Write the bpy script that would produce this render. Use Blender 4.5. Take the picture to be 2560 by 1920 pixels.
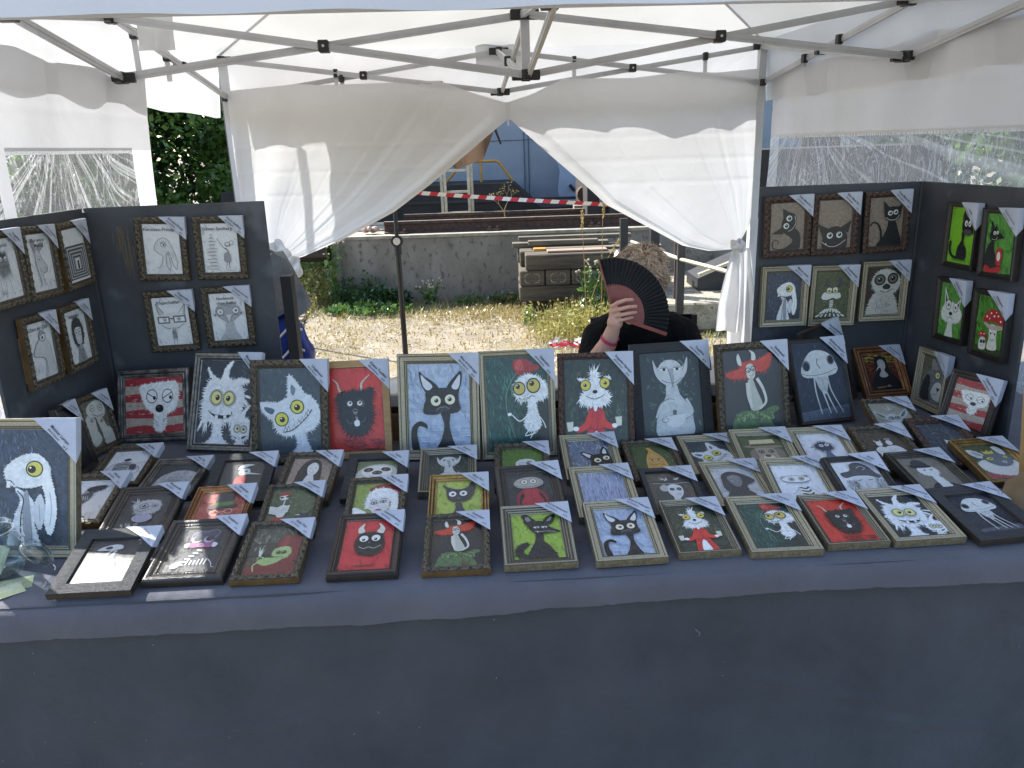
import bpy, bmesh, math, random
import numpy as np
from mathutils import Vector, Matrix, noise as mnoise

for _o in list(bpy.data.objects):
    bpy.data.objects.remove(_o)
SC = bpy.context.scene
COL = SC.collection
rad = math.radians
PI = math.pi

# ------------------------------------------------------------------ camera
def cam_matrix(pitch, roll):
    cp, sp = math.cos(pitch), math.sin(pitch)
    f = Vector((0, cp, -sp)); r = Vector((1, 0, 0)); d = f.cross(r)
    cr, sr = math.cos(roll), math.sin(roll)
    right = cr * r + sr * d
    down = -sr * r + cr * d
    m = Matrix((right, -down, -f)).transposed()
    return m
cam_d = bpy.data.cameras.new('camera')
cam_d.sensor_width = 36.0
cam_d.lens = 36.0 * 1950 / 2560
cam_d.clip_start = 0.05
cam_d.clip_end = 900
cam = bpy.data.objects.new('camera', cam_d)
COL.objects.link(cam)
cam.matrix_world = Matrix.Translation((0, 0, 1.75)) @ cam_matrix(rad(17.0), rad(1.95)).to_4x4()
SC.camera = cam

# ------------------------------------------------------------------ daylight
SUN_AZ, SUN_EL = 54.0, 44.0          # azimuth to the left of straight ahead
sdir = Vector((-math.sin(rad(SUN_AZ)) * math.cos(rad(SUN_EL)), math.cos(rad(SUN_AZ)) * math.cos(rad(SUN_EL)), math.sin(rad(SUN_EL))))
world = bpy.data.worlds.new('World'); SC.world = world; world.use_nodes = True
wn = world.node_tree
sky = wn.nodes.new('ShaderNodeTexSky'); sky.sky_type = 'NISHITA'; sky.sun_disc = False
sky.sun_elevation = rad(SUN_EL); sky.sun_rotation = rad(-SUN_AZ)
sky.air_density = 1.0; sky.dust_density = 1.5; sky.ozone_density = 1.0
wn.nodes['Background'].inputs['Strength'].default_value = 0.15
wn.links.new(sky.outputs[0], wn.nodes['Background'].inputs['Color'])
sun_d = bpy.data.lights.new('sun', 'SUN'); sun_d.energy = 5.0; sun_d.angle = rad(0.53); sun_d.color = (1, 0.965, 0.91)
sun = bpy.data.objects.new('sun', sun_d); COL.objects.link(sun)
sun.rotation_euler = (-sdir).to_track_quat('-Z', 'Y').to_euler()
sun.location = sdir * 40
SC.view_settings.view_transform = 'Standard'; SC.view_settings.look = 'None'
SC.view_settings.exposure = 1.6; SC.view_settings.gamma = 1.0
try: SC.view_settings.use_curve_mapping = False
except Exception: pass
SC.cycles.max_bounces = 8; SC.cycles.diffuse_bounces = 4; SC.cycles.glossy_bounces = 3
SC.cycles.transmission_bounces = 6; SC.cycles.transparent_max_bounces = 14
SC.cycles.caustics_reflective = False; SC.cycles.caustics_refractive = False
SC.cycles.sample_clamp_indirect = 6.0

# ------------------------------------------------------------------ helpers
def lin(h):
    if not isinstance(h, str): return tuple(h)
    h = h.lstrip('#'); o = []
    for i in (0, 2, 4):
        c = int(h[i:i+2], 16) / 255
        o.append(c / 12.92 if c <= .04045 else ((c + .055) / 1.055) ** 2.4)
    return tuple(o)

MATS = {}
def mat(name, c1=(.5,.5,.5), c2=None, scale=8, rough=.7, bump=0, bscale=None, metal=0, stretch=(1,1,1), detail=5,
        spec=.5, contrast=(.35,.65), coat=0, trans=0, sheen=0, c3=None, spots=0, objcoord=True, bdist=.01):
    if name in MATS: return MATS[name]
    m = bpy.data.materials.new(name); m.use_nodes = True; MATS[name] = m
    nt = m.node_tree; N = nt.nodes; Lk = nt.links.new
    b = N['Principled BSDF']
    c1 = lin(c1); c2 = lin(c2) if c2 is not None else tuple(v * .7 for v in c1)
    tc = N.new('ShaderNodeTexCoord'); mp = N.new('ShaderNodeMapping')
    mp.inputs['Scale'].default_value = stretch
    Lk(tc.outputs['Object'], mp.inputs['Vector'])
    nz = N.new('ShaderNodeTexNoise'); nz.inputs['Scale'].default_value = scale; nz.inputs['Detail'].default_value = detail
    nz.inputs['Roughness'].default_value = .62
    Lk(mp.outputs[0], nz.inputs['Vector'])
    rp = N.new('ShaderNodeValToRGB')
    rp.color_ramp.elements[0].position = contrast[0]; rp.color_ramp.elements[1].position = contrast[1]
    rp.color_ramp.elements[0].color = (*c2, 1); rp.color_ramp.elements[1].color = (*c1, 1)
    Lk(nz.outputs[0], rp.inputs[0])
    col = rp.outputs[0]
    if spots:
        n2 = N.new('ShaderNodeTexNoise'); n2.inputs['Scale'].default_value = spots; n2.inputs['Detail'].default_value = 3
        Lk(mp.outputs[0], n2.inputs['Vector'])
        r2 = N.new('ShaderNodeValToRGB'); r2.color_ramp.elements[0].position = .56; r2.color_ramp.elements[1].position = .66
        Lk(n2.outputs[0], r2.inputs[0])
        mx = N.new('ShaderNodeMix'); mx.data_type = 'RGBA'
        Lk(r2.outputs[0], mx.inputs[0]); Lk(col, mx.inputs[6]); mx.inputs[7].default_value = (*lin(c3), 1)
        col = mx.outputs[2]
    Lk(col, b.inputs['Base Color'])
    b.inputs['Roughness'].default_value = rough; b.inputs['Metallic'].default_value = metal
    b.inputs['Specular IOR Level'].default_value = spec
    b.inputs['Coat Weight'].default_value = coat; b.inputs['Coat Roughness'].default_value = .1
    b.inputs['Sheen Weight'].default_value = sheen
    if bump:
        n3 = N.new('ShaderNodeTexNoise'); n3.inputs['Scale'].default_value = bscale or scale * 4; n3.inputs['Detail'].default_value = 6
        Lk(mp.outputs[0], n3.inputs['Vector'])
        bp = N.new('ShaderNodeBump'); bp.inputs['Strength'].default_value = bump; bp.inputs['Distance'].default_value = bdist
        Lk(n3.outputs[0], bp.inputs['Height']); Lk(bp.outputs[0], b.inputs['Normal'])
    return m

class MB:
    """collects geometry for one mesh"""
    def __init__(s): s.v = []; s.f = []; s.mi = []; s.cur = 0
    def add(s, vs, fs):
        o = len(s.v); s.v += [tuple(v) for v in vs]
        for f in fs: s.f.append([o + i for i in f]); s.mi.append(s.cur)
    def box(s, c, d, M=None, taper=1.0):
        x, y, z = d[0]/2, d[1]/2, d[2]/2; t = taper
        vs = [Vector((sx*x*(t if sz > 0 else 1), sy*y*(t if sz > 0 else 1), sz*z)) for sz in (-1,1) for sy in (-1,1) for sx in (-1,1)]
        if M is not None: vs = [M @ v for v in vs]
        vs = [v + Vector(c) for v in vs]
        s.add(vs, [(0,2,3,1),(4,5,7,6),(0,1,5,4),(2,6,7,3),(0,4,6,2),(1,3,7,5)])
    def cbox(s, c, d, ch=.004, M=None):
        """box with chamfered vertical and horizontal edges"""
        x, y, z = d[0]/2, d[1]/2, d[2]/2; ch = min(ch, x*.45, y*.45, z*.45)
        bm = bmesh.new(); bmesh.ops.create_cube(bm, size=1)
        for v in bm.verts: v.co = Vector((v.co.x*2*x, v.co.y*2*y, v.co.z*2*z))
        bmesh.ops.bevel(bm, geom=list(bm.edges), offset=ch, segments=1, affect='EDGES')
        bm.verts.ensure_lookup_table()
        vs = [v.co.copy() for v in bm.verts]; fs = [[v.index for v in f.verts] for f in bm.faces]; bm.free()
        if M is not None: vs = [M @ v for v in vs]
        s.add([v + Vector(c) for v in vs], fs)
    def bar(s, a, b, w, h=None, up=(0,0,1)):
        a, b = Vector(a), Vector(b); h = h or w
        d = (b - a).normalized(); u = Vector(up)
        if abs(d.dot(u)) > .98: u = Vector((0,1,0))
        x = d.cross(u).normalized(); y = x.cross(d)
        vs = [p + x*sx*w/2 + y*sy*h/2 for p in (a,b) for sx, sy in ((-1,-1),(1,-1),(1,1),(-1,1))]
        s.add(vs, [(3,2,1,0),(4,5,6,7),(0,1,5,4),(1,2,6,5),(2,3,7,6),(3,0,4,7)])
    def tube(s, pts, r, n=8, caps=True, flat=1.0):
        pts = [Vector(p) for p in pts]; k = len(pts)
        rs = r if isinstance(r, (list, tuple)) else [r]*k
        rings = []; prev = None
        for i, p in enumerate(pts):
            d = (pts[min(i+1,k-1)] - pts[max(i-1,0)]).normalized()
            if prev is None:
                u = Vector((0,0,1)) if abs(d.z) < .9 else Vector((1,0,0))
                x = d.cross(u).normalized()
            else: x = (prev - d*prev.dot(d)).normalized()
            prev = x; y = d.cross(x)
            rings.append([p + (x*math.cos(2*PI*j/n) + y*math.sin(2*PI*j/n)*flat)*rs[i] for j in range(n)])
        vs = [v for rg in rings for v in rg]; fs = []
        for i in range(k-1):
            for j in range(n): fs.append((i*n+j, i*n+(j+1)%n, (i+1)*n+(j+1)%n, (i+1)*n+j))
        if caps: fs.append(tuple(range(n))[::-1]); fs.append(tuple((k-1)*n+j for j in range(n)))
        s.add(vs, fs)
    def lathe(s, prof, n=24, c=(0,0,0), M=None):
        vs = []; fs = []; k = len(prof)
        for j in range(n):
            a = 2*PI*j/n
            for r, z in prof:
                v = Vector((r*math.cos(a), r*math.sin(a), z))
                if M is not None: v = M @ v
                vs.append(v + Vector(c))
        for j in range(n):
            for i in range(k-1): fs.append((j*k+i, ((j+1)%n)*k+i, ((j+1)%n)*k+i+1, j*k+i+1))
        s.add(vs, fs)
    def ball(s, c, r, n=8, m=6, M=None):
        prof = [(math.sin(PI*i/m), -math.cos(PI*i/m)) for i in range(m+1)]
        r = r if isinstance(r, (list, tuple)) else (r,r,r)
        S = Matrix.Diagonal(Vector(r))
        if M is not None: S = M @ S
        prof[0] = (1e-4,-1); prof[-1] = (1e-4,1)
        s.lathe(prof, n, c, S)
    def prism(s, poly, a, b):
        """poly: list of 2D points placed by function a(p) and b(p)"""
        n = len(poly); vs = [a(p) for p in poly] + [b(p) for p in poly]
        fs = [tuple(range(n))[::-1], tuple(range(n, 2*n))] + [(i, (i+1)%n, n+(i+1)%n, n+i) for i in range(n)]
        s.add(vs, fs)
    def build(s, name, mats, parent=None, smooth=False, **props):
        me = bpy.data.meshes.new(name); me.from_pydata(s.v, [], s.f)
        ms = mats if isinstance(mats, (list, tuple)) else [mats]
        for m in ms: me.materials.append(m)
        if len(ms) > 1: me.polygons.foreach_set('material_index', s.mi)
        if smooth: me.polygons.foreach_set('use_smooth', [True]*len(me.polygons))
        me.update()
        return link(name, me, parent, **props)

def link(name, me, parent=None, label=None, cat=None, group=None, kind=None, loc=None):
    o = bpy.data.objects.new(name, me); COL.objects.link(o)
    if parent is not None: o.parent = parent
    if loc is not None: o.location = loc
    if label: o['label'] = label
    if cat: o['category'] = cat
    if group: o['group'] = group
    if kind: o['kind'] = kind
    return o
def thing(name, label, cat, loc=(0,0,0), rot=None, group=None, M=None):
    o = link(name, None, None, label, cat, group); o.empty_display_size = .1
    if M is not None: o.matrix_world = M
    else:
        o.location = loc
        if rot: o.rotation_euler = rot
    return o
def nz(x, y=0, z=0): return mnoise.noise(Vector((x, y, z)))
def lerp(a, b, t): return a + (b-a)*t
def polyline(pts, t):
    """point at fraction t of arc length"""
    ds = [0]
    for i in range(1, len(pts)): ds.append(ds[-1] + math.dist(pts[i], pts[i-1]))
    g = t*ds[-1]
    for i in range(1, len(pts)):
        if g <= ds[i] or i == len(pts)-1:
            u = (g-ds[i-1])/max(ds[i]-ds[i-1], 1e-9); u = min(max(u, 0), 1)
            return tuple(lerp(a, b, u) for a, b in zip(pts[i-1], pts[i]))
# ================================================================== ground
R = random.Random(7)
m_ground = mat('dry_ground', '#8a806f', '#675f51', scale=2.3, rough=.95, bump=.6, bscale=38, bdist=.03, spots=5.5, c3='#75694d', detail=9, contrast=(.3,.7))
m_pave = mat('paver_stone', '#918876', '#6f6656', scale=6, rough=.9, bump=.5, bscale=60)
m_joint = mat('joint_sand', '#75694f', '#594e3a', scale=30, rough=1)
def ground():
    xs = [-400,-120,-40,-15]+[-8+i*.4 for i in range(41)]+[15,40,120,400]
    ys = [-400,-100,-30,-8,-2,1]+[2+i*.4 for i in range(27)]+[14,18,30,60,120,400]
    b = MB(); vs = []
    for y in ys:
        for x in xs:
            near = abs(x) < 9 and 2 < y < 14
            z = (nz(x*.6, y*.6)*.03 + nz(x*2.3, y*2.3, 5)*.012) if near else 0
            vs.append((x, y, z - .03))
    n = len(xs)
    b.add(vs, [(j*n+i, j*n+i+1, (j+1)*n+i+1, (j+1)*n+i) for j in range(len(ys)-1) for i in range(n-1)])
    b.build('ground', m_ground, smooth=True, kind='structure')
ground()
# pavement of small stone setts, left of the dry ground
pv = MB(); pv.add([(-6,4.2,-.004),(-1.62,4.2,-.004),(-2.42,9.6,-.004),(-6,9.9,-.004)], [(0,1,2,3)])
pave = pv.build('pavement', m_joint, kind='structure')
sett = MB(); sett.cbox((0,0,0), (.185,.095,.05), .007); sett_me = None
cnt = 0
for r in range(52):
    y = 4.35 + r*.105
    xr = lerp(-1.62, -2.42, (y-4.2)/5.4)
    off = (r % 2)*.1
    for c in range(5):
        x = xr - .10 - off*.6 - c*.197 + R.uniform(-.006,.006)
        if cnt >= 260: break
        if sett_me is None:
            o = sett.build('sett', m_pave, pave); sett_me = o.data
        else: o = link('sett', sett_me, pave)
        o.location = (x, y+R.uniform(-.005,.005), .0 + R.uniform(-.006,.008)); o.rotation_euler = (R.uniform(-.03,.03), R.uniform(-.03,.03), R.uniform(-.05,.05)); cnt += 1

# grass and weeds --------------------------------------------------
def leafmat(name, c, tr=.35, c2=None):
    m = bpy.data.materials.new(name); m.use_nodes = True; nt = m.node_tree; N = nt.nodes; Lk = nt.links.new
    N.remove(N['Principled BSDF'])
    a = N.new('ShaderNodeBsdfDiffuse'); t = N.new('ShaderNodeBsdfTranslucent'); g = N.new('ShaderNodeBsdfGlossy'); g.inputs['Roughness'].default_value = .35
    tc = N.new('ShaderNodeTexCoord'); nz_ = N.new('ShaderNodeTexNoise'); nz_.inputs['Scale'].default_value = 2.2; nz_.inputs['Detail'].default_value = 8
    Lk(tc.outputs['Object'], nz_.inputs['Vector'])
    rp = N.new('ShaderNodeValToRGB'); rp.color_ramp.elements[0].position = .3; rp.color_ramp.elements[1].position = .7
    rp.color_ramp.elements[0].color = (*lin(c2 or c), 1); rp.color_ramp.elements[1].color = (*lin(c), 1)
    Lk(nz_.outputs[0], rp.inputs[0])
    for s in (a, t): Lk(rp.outputs[0], s.inputs['Color'])
    m1 = N.new('ShaderNodeMixShader'); m1.inputs[0].default_value = tr; Lk(a.outputs[0], m1.inputs[1]); Lk(t.outputs[0], m1.inputs[2])
    m2 = N.new('ShaderNodeMixShader'); m2.inputs[0].default_value = .06; Lk(m1.outputs[0], m2.inputs[1]); Lk(g.outputs[0], m2.inputs[2])
    Lk(m2.outputs[0], N['Material Output'].inputs['Surface'])
    return m
m_straw = leafmat('straw', '#a2915f', .3, '#8a7c45')
m_grass = leafmat('grass_blade', '#858c48', .4, '#a39c5c')
m_green = leafmat('weed_leaf', '#5b7a35', .4, '#3f5f2a')
m_dark = leafmat('dark_leaf', '#3e6030', .35, '#294522')
m_tree = leafmat('tree_leaf', '#6d8f3c', .48, '#44682a')
m_flower = leafmat('pale_flower', '#cfc7b4', .3, '#b7a994')
def blade(b, x, y, h, w, lean, ang, z=0):
    dx, dy = math.cos(ang), math.sin(ang); px, py = -dy*w/2, dx*w/2
    b.add([(x-px, y-py, z), (x+px, y+py, z), (x+dx*lean*.4+px*.7, y+dy*lean*.4+py*.7, z+h*.6), (x+dx*lean*.4-px*.7, y+dy*lean*.4-py*.7, z+h*.6), (x+dx*lean, y+dy*lean, z+h)],
          [(0,1,2,3), (3,2,4)])
def leaf(b, p, s, d=None):
    d = d or Vector((R.uniform(-1,1), R.uniform(-1,1), R.uniform(-.6,1))).normalized()
    e = d.cross(Vector((R.uniform(-1,1), R.uniform(-1,1), R.uniform(-1,1)))).normalized()
    p = Vector(p)
    b.add([p, p+d*s*.5+e*s*.28, p+d*s, p+d*s*.5-e*s*.28], [(0,1,2,3)])
def density(x, y):
    return .35 + nz(x*.9, y*.9, 3) - .12 + (0.6 if y > 8.3 else 0) + (.35 if x > .1 else 0) - (.5 if (x < -1.9 and y < 8.6) else 0)
g1, g2 = MB(), MB()
for i in range(26000):
    y = 4.6 + R.random()**.8*4.7; x = R.uniform(-2.7, 2.2)
    d = density(x, y)
    if R.random() > d*.9: continue
    (g1 if R.random() < .74 - (.25 if y > 8 else 0) else g2)
    b = g1 if R.random() < .8 - (.3 if (y > 8 or x > .3) else 0) else g2
    h = R.uniform(.01, .045)*(1.9 if y > 8.2 or x > .3 else 1)
    blade(b, x, y, h, R.uniform(.004,.010), R.uniform(.01,.07), R.uniform(0, 6.28), -.02)
g1.build('dry_grass', m_straw, kind='stuff', label='short dry straw coloured grass on the bare ground', cat='grass')
g2.build('grass', m_grass, kind='stuff', label='short yellow green grass on the bare ground', cat='grass')
# taller weeds
def clump(bl, lf, cx, cy, rx, ry, h, n, leaves=3, z0=0, s=.05):
    for i in range(n):
        a = R.uniform(0, 6.28); q = math.sqrt(R.random()); x = cx+rx*q*math.cos(a); y = cy+ry*q*math.sin(a)
        hh = h*R.uniform(.35,1)*(1-.45*q); la = R.uniform(0, 6.28); ln = R.uniform(.02,.22)*hh*1.6
        blade(bl, x, y, hh, .008, ln, la, z0)
        for j in range(leaves):
            t = R.uniform(.25, 1)
            leaf(lf, (x+math.cos(la)*ln*t*t, y+math.sin(la)*ln*t*t, z0+hh*t), s*R.uniform(.5,1.3))
wa, wb, wc, g1_ = MB(), MB(), MB(), MB()
clump(wa, wb, -2.75, 10.1, .8, .5, .95, 900, 5)
clump(wa, wa, -2.35, 9.5, .55, .4, .55, 500, 3)
clump(wc, wc, -1.75, 9.02, .34, .12, .55, 150, 6, s=.05)
clump(wa, g1_, -2.9, 9.0, .7, .7, .35, 700, 2, s=.04)
clump(g1_, g1_, .2, 8.3, 1.1, .5, .10, 900, 1, s=.03)
clump(g1_, g1_, -.9, 7.6, 1.6, .9, .05, 900, 1, s=.03)
clump(g1_, wa, .75, 7.2, .6, .4, .34, 500, 2, s=.04)
clump(wc, wc, -1.4, 9.05, .26, .09, .30, 130, 6, s=.05)
clump(wb, wb, -1.6, 8.7, .5, .22, .14, 260, 4, s=.05)
clump(wa, wb, -.2, 9.0, .5, .1, .16, 160, 4, s=.04)
clump(wb, g1_, .05, 8.95, .2, .08, .2, 50, 3, s=.035)
clump(wa, g1_, .78, 7.6, .55, .25, .42, 650, 2, s=.035)
clump(wa, wa, .95, 7.3, .5, .3, .45, 500, 2, s=.04)
clump(wb, wa, .20, 7.75, .08, .07, .34, 50, 5, s=.035)
clump(wb, wc, 1.05, 7.55, .35, .12, .85, 150, 6, s=.06)
clump(wa, wb, -.2, 6.0, .12, .1, .1, 60, 2, s=.03)
g1_.build('dead_weeds', m_straw, kind='stuff', label='dead straw coloured weeds scattered over the ground', cat='weeds')
wa.build('weeds', m_grass, kind='stuff', label='yellow green weeds along the wall and timber stack', cat='weeds')
wb.build('weed_leaves', m_green, kind='stuff', label='broad green weed leaves along the concrete wall', cat='weeds')
wc.build('undergrowth', m_dark, kind='stuff', label='dark green bramble low against the concrete wall', cat='weeds')
# single flowering stems the photo lets one count
def flower_plant(x, y, h, label, lean=.1):
    t = thing('wildflower', label, 'plant', (x, y, 0), group='flowering weeds')
    s = MB(); f = MB(); l = MB()
    for k in range(7):
        a = R.uniform(0, 6.28); e = (math.cos(a)*R.uniform(.05,.16), math.sin(a)*.08, h*R.uniform(.7,1))
        s.tube([(0,0,0), (e[0]*.4, e[1]*.4, e[2]*.55), e], .004, 5)
        for q in range(5): f.ball((e[0]+R.uniform(-.03,.03), e[1]+R.uniform(-.03,.03), e[2]+R.uniform(-.015,.02)), R.uniform(.006,.014), 6, 4)
        for q in range(12):
            tt = R.uniform(.1,.9); leaf(l, (e[0]*tt, e[1]*tt, e[2]*tt), R.uniform(.04,.09))
    s.build('stem', m_green, t); f.build('blossom', m_flower, t); l.build('foliage', m_green, t)
flower_plant(-2.02, 9.0, .78, 'pale flowering weed at the left end of the concrete wall')
flower_plant(-.93, 8.98, .3, 'low cream flowering weed at the foot of the concrete wall')
flower_plant(.82, 7.62, .72, 'flowering weed in front of the timber stack, left of the fan')
def seed_stalk(x, y, h, lx, label):
    t = thing('grass_stalk', label, 'plant', (x, y, 0), group='tall seeded grass stalks')
    s = MB(); s.tube([(0,0,0), (lx*.25,0,h*.5), (lx*.7,0,h*.85), (lx,0,h)], [.004,.003,.0025,.002], 5); s.build('stem', m_straw, t)
    hd = MB(); d = Vector((lx*.3+.01, 0, h*.15))
    for q in range(40):
        u = R.random(); p = Vector((lx,0,h)) + d.normalized()*u*.15
        leaf(hd, p+Vector((R.uniform(-.006,.006), R.uniform(-.006,.006),0)), .03, (d.normalized()+Vector((R.uniform(-.5,.5), R.uniform(-.5,.5),0))).normalized())
    hd.build('seed_head', m_straw, t)
seed_stalk(.70, 7.0, 1.02, -.03, 'tall pale grass stalk with a seed head, left one over the timber stack')
seed_stalk(.84, 7.0, 1.10, .01, 'tallest pale grass stalk with a seed head, beside the black fan')
seed_stalk(.70, 7.05, .78, .22, 'pale grass stalk bending right with a drooping seed head')

# ================================================================== concrete ramp and rails
m_conc = mat('old_concrete', '#8b857a', '#6a6459', scale=3.2, rough=.95, bump=.5, bscale=30, spots=16, c3='#5e594f', detail=10, contrast=(.3,.72), stretch=(1,1,.7))
m_conctop = mat('concrete_cap', '#9a9484', '#7a7465', scale=9, rough=.95, bump=.4)
m_rust = mat('rusty_rail', '#4a352b', '#2c201b', scale=22, rough=.85, bump=.3)
m_steel = mat('worn_rail_top', '#8d8578', '#6d6458', scale=30, rough=.5, metal=.3)
m_black = mat('black_steel', '#24262a', '#17181b', scale=4, rough=.55, bump=.1)
m_blackwarm = mat('grimy_black', '#2b2724', '#1b1a1b', scale=3, rough=.8, bump=.2)
ramp = thing('concrete_wall', 'low weathered concrete wall with rails on top behind the stall', 'wall', (0,9.2,0))
b = MB(); b.box((1.5,.9,.36), (6.9,1.8,.80)); b.build('wall_block', m_conc, ramp)
b = MB(); b.box((-1.98,.1,.34), (.06,.42,.86)); b.build('end_plate', m_conc, ramp)
b = MB(); b.box((1.5,.9,.775), (6.94,1.84,.035)); b.build('cap', m_conctop, ramp)
b = MB(); 
for yy in (.62,1.25): b.box((1.5,yy,.80), (6.8,.12,.02))
b.build('timber_strip', m_conctop, ramp)
def rail(y, x0, x1, z, lab):
    t = thing('rail', lab, 'rail', (0, y, z), group='rails on the concrete wall')
    prof = [(-.06,0),(.06,0),(.06,.012),(.014,.026),(.012,.095),(.034,.105),(.034,.135),(-.034,.135),(-.034,.105),(-.012,.095),(-.014,.026),(-.06,.012)]
    b = MB(); b.prism(prof, lambda p: (x0, p[0], p[1]), lambda p: (x1, p[0], p[1])); b.build('rail_body', m_rust, t)
    c = MB(); c.box(((x0+x1)/2,0,.1375), (x1-x0,.06,.004)); c.build('rail_head', m_steel, t)
    return t
def clamp(t, x):
    b = MB(); b.box((x,-.085,.012), (.17,.07,.022))
    for dx in (-.045,.045): b.tube([(x+dx,-.085,.02),(x+dx,-.085,.055)], .014, 8); b.tube([(x+dx,-.085,.03),(x+dx,-.085,.045)], .024, 6)
    b.build('rail_clamp', m_rust, t)
r1 = rail(9.42, -1.45, 4.4, .795, 'front rusty rail lying along the concrete wall top')
for x in (-1.25,-.15,1.05,2.2): clamp(r1, x)
r2 = rail(10.15, -1.3, 4.4, .815, 'rear rusty rail lying along the concrete wall top')
for x in (-.95,.02,1.1): clamp(r2, x)
# debris at the rail end
b = MB()
for k in range(6): b.ball((R.uniform(-.08,.08), R.uniform(-.05,.05), .03+R.uniform(0,.05)), (R.uniform(.03,.07), .04, .035), 8, 5)
b.build('plastic_bag', mat('pale_plastic', '#b79f92', '#8b6f66', scale=25, rough=.4), label='crumpled pale plastic bag at the end of the front rail', cat='bag', loc=(-1.62, 9.42, .79))

# ================================================================== blue machine behind
m_blue = mat('blue_paint', '#8f969d', '#7e868f', scale=1.4, rough=.5, bump=.05, spots=7, c3='#868e97')
m_lblue = mat('pale_blue_paint', '#94a3b4', '#8190a2', scale=2, rough=.45)
m_seam = mat('seam_dark', '#3f5367', '#334455', rough=.7)
m_yel = mat('ochre_paint', '#b98a3c', '#a3762e', scale=9, rough=.5)
loco = thing('locomotive', 'blue and black rail vehicle behind the concrete wall', 'locomotive', (0,11.6,0))
b = MB(); b.box((.4,3.2,2.2), (9,2.8,4.2)); b.build('body', m_blue, loco)
b = MB()
for x in (.33,.40): b.box((x,1.79,2.2), (.012,.02,3.4))
b.box((-.2,1.793,1.83), (3.2,.012,.008)); b.build('seam', m_seam, loco)
b = MB(); prof = [(-4.2,.3),(1.8,.3),(1.8,.86),(.52,.86),(.12,1.22),(-4.2,1.22)]
b.prism(prof, lambda p: (p[0], .25, p[1]), lambda p: (p[0], 1.6, p[1])); b.build('running_board', m_blackwarm, loco)
b = MB(); b.box((-.9,.24,.98), (6.2,.03,.04)); b.box((-.9,.23,.72), (6.2,.02,.02)); b.tube([(-.28,.22,.8),(-.28,.25,.8)], .03, 10); b.tube([(.45,.22,.8),(.45,.25,.8)], .04, 10); b.build('ledge', m_black, loco)
b = MB()
b.tube([(-.93,.95,1.22),(-.67,.95,1.50),(-.62,.95,1.53),(-.14,.95,1.53),(-.08,.95,1.50),(.12,.95,1.22)], .022, 8); b.tube([(-.37,.95,1.22),(-.37,.95,1.53)], .02, 8)
b.build('handrail', m_yel, loco)
# cut metal sheet standing in front
b = MB(); pl = [(.86,.9),(.80,1.05),(.84,1.35),(.78,1.55),(.82,1.75),(.70,1.98),(.74,2.06),(1.0,2.10),(2.2,2.1),(2.2,1.0),(1.35,.92),(1.15,.82)]
b.prism(pl, lambda p: (p[0], 0, p[1]), lambda p: (p[0], .02, p[1]))
sh = b.build('metal_sheet', m_lblue, label='pale blue cut metal plate leaning against the locomotive', cat='plate', loc=(0,12.3,0))
b = MB(); b.cbox((.93,-.02,1.86), (.05,.03,.12), .005, Matrix.Rotation(.5,3,'Y')); b.cbox((1.02,-.02,1.10), (.05,.03,.12), .005, Matrix.Rotation(-.7,3,'Y')); b.box((.80,-.02,2.05), (.16,.03,.07))
b.build('hinge', m_black, sh)
b = MB(); b.bar((1.15,-.012,1.25),(1.6,-.012,1.23),.012); b.bar((1.15,-.012,1.25),(1.18,-.012,1.7),.012); b.bar((1.18,-.012,1.7),(1.5,-.012,1.7),.012); b.build('chalk_line', mat('chalk', '#b9c9dc'), sh)
# buffer stop
bs = thing('buffer_stop', 'weathered buffer block with two dark round bosses on the rails', 'buffer', (1.15,10.5,.83))
m_paint = mat('peeling_white', '#b7ad98', '#6b6052', scale=14, rough=.9, stretch=(1,1,.25), bump=.4)
m_mossy = mat('mossy_steel', '#4d5a50', '#3a443c', scale=12, rough=.9, bump=.4)
b = MB(); b.box((.18,0,.27), (.46,.25,.16)); b.box((.08,0,.1), (.12,.2,.2)); b.box((.33,.0,.1),(.07,.2,.2)); b.box((.1,-.16,.02),(.2,.12,.14)); b.build('post', m_paint, bs)
b = MB(); b.prism([(-.12,.35),(.45,.35),(.24,.66),(.16,.66)], lambda p: (p[0], -.08, p[1]), lambda p: (p[0], .08, p[1])); b.build('bracket', m_mossy, bs)
b = MB(); b.bar((-.14,-.1,.33),(.2,-.1,.68),.018); b.bar((.2,-.1,.68),(.55,-.1,.33),.018); b.build('edge_strip', mat('galvanised', '#8a9aa5', '#6e7d88', rough=.4, metal=.5), bs)
for x in (-.12,.48):
    b = MB(); b.tube([(x,-.12,.28),(x,.12,.28)], .10, 20); b.build('boss', m_rust, bs)
    b = MB(); b.tube([(x+.01,-.125,.28),(x+.01,-.122,.28)], .045, 16); b.build('boss_face', mat('boss_white', '#d5d0c4', '#aaa594') if x > 0 else m_mossy, bs)
b = MB(); b.box((.95,0,.08), (1.1,.3,.26)); b.box((-.2,0,.04),(.12,.2,.2)); b.build('concrete_base', m_conc, bs)
# ladder
m_alu = mat('ladder_aluminium', '#b5ae98', '#9c9582', scale=12, rough=.45, metal=.25)
lad = thing('ladder', 'aluminium ladder standing upright on the concrete wall', 'ladder', (-.64,10.62,.80))
for i, (x, y) in enumerate(((-.2,.0),(-.15,-.07),(.16,-.07),(.2,0))):
    b = MB(); b.box((x,y,.55+(.35 if i > 1 else 0)), (.035,.05,1.1+(.7 if i > 1 else 0))); b.build('stile', m_alu, lad)
for k in range(7):
    b = MB(); b.box((0,-.05,.12+k*.27), (.34,.035,.03)); b.build('rung', m_alu, lad)
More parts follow.
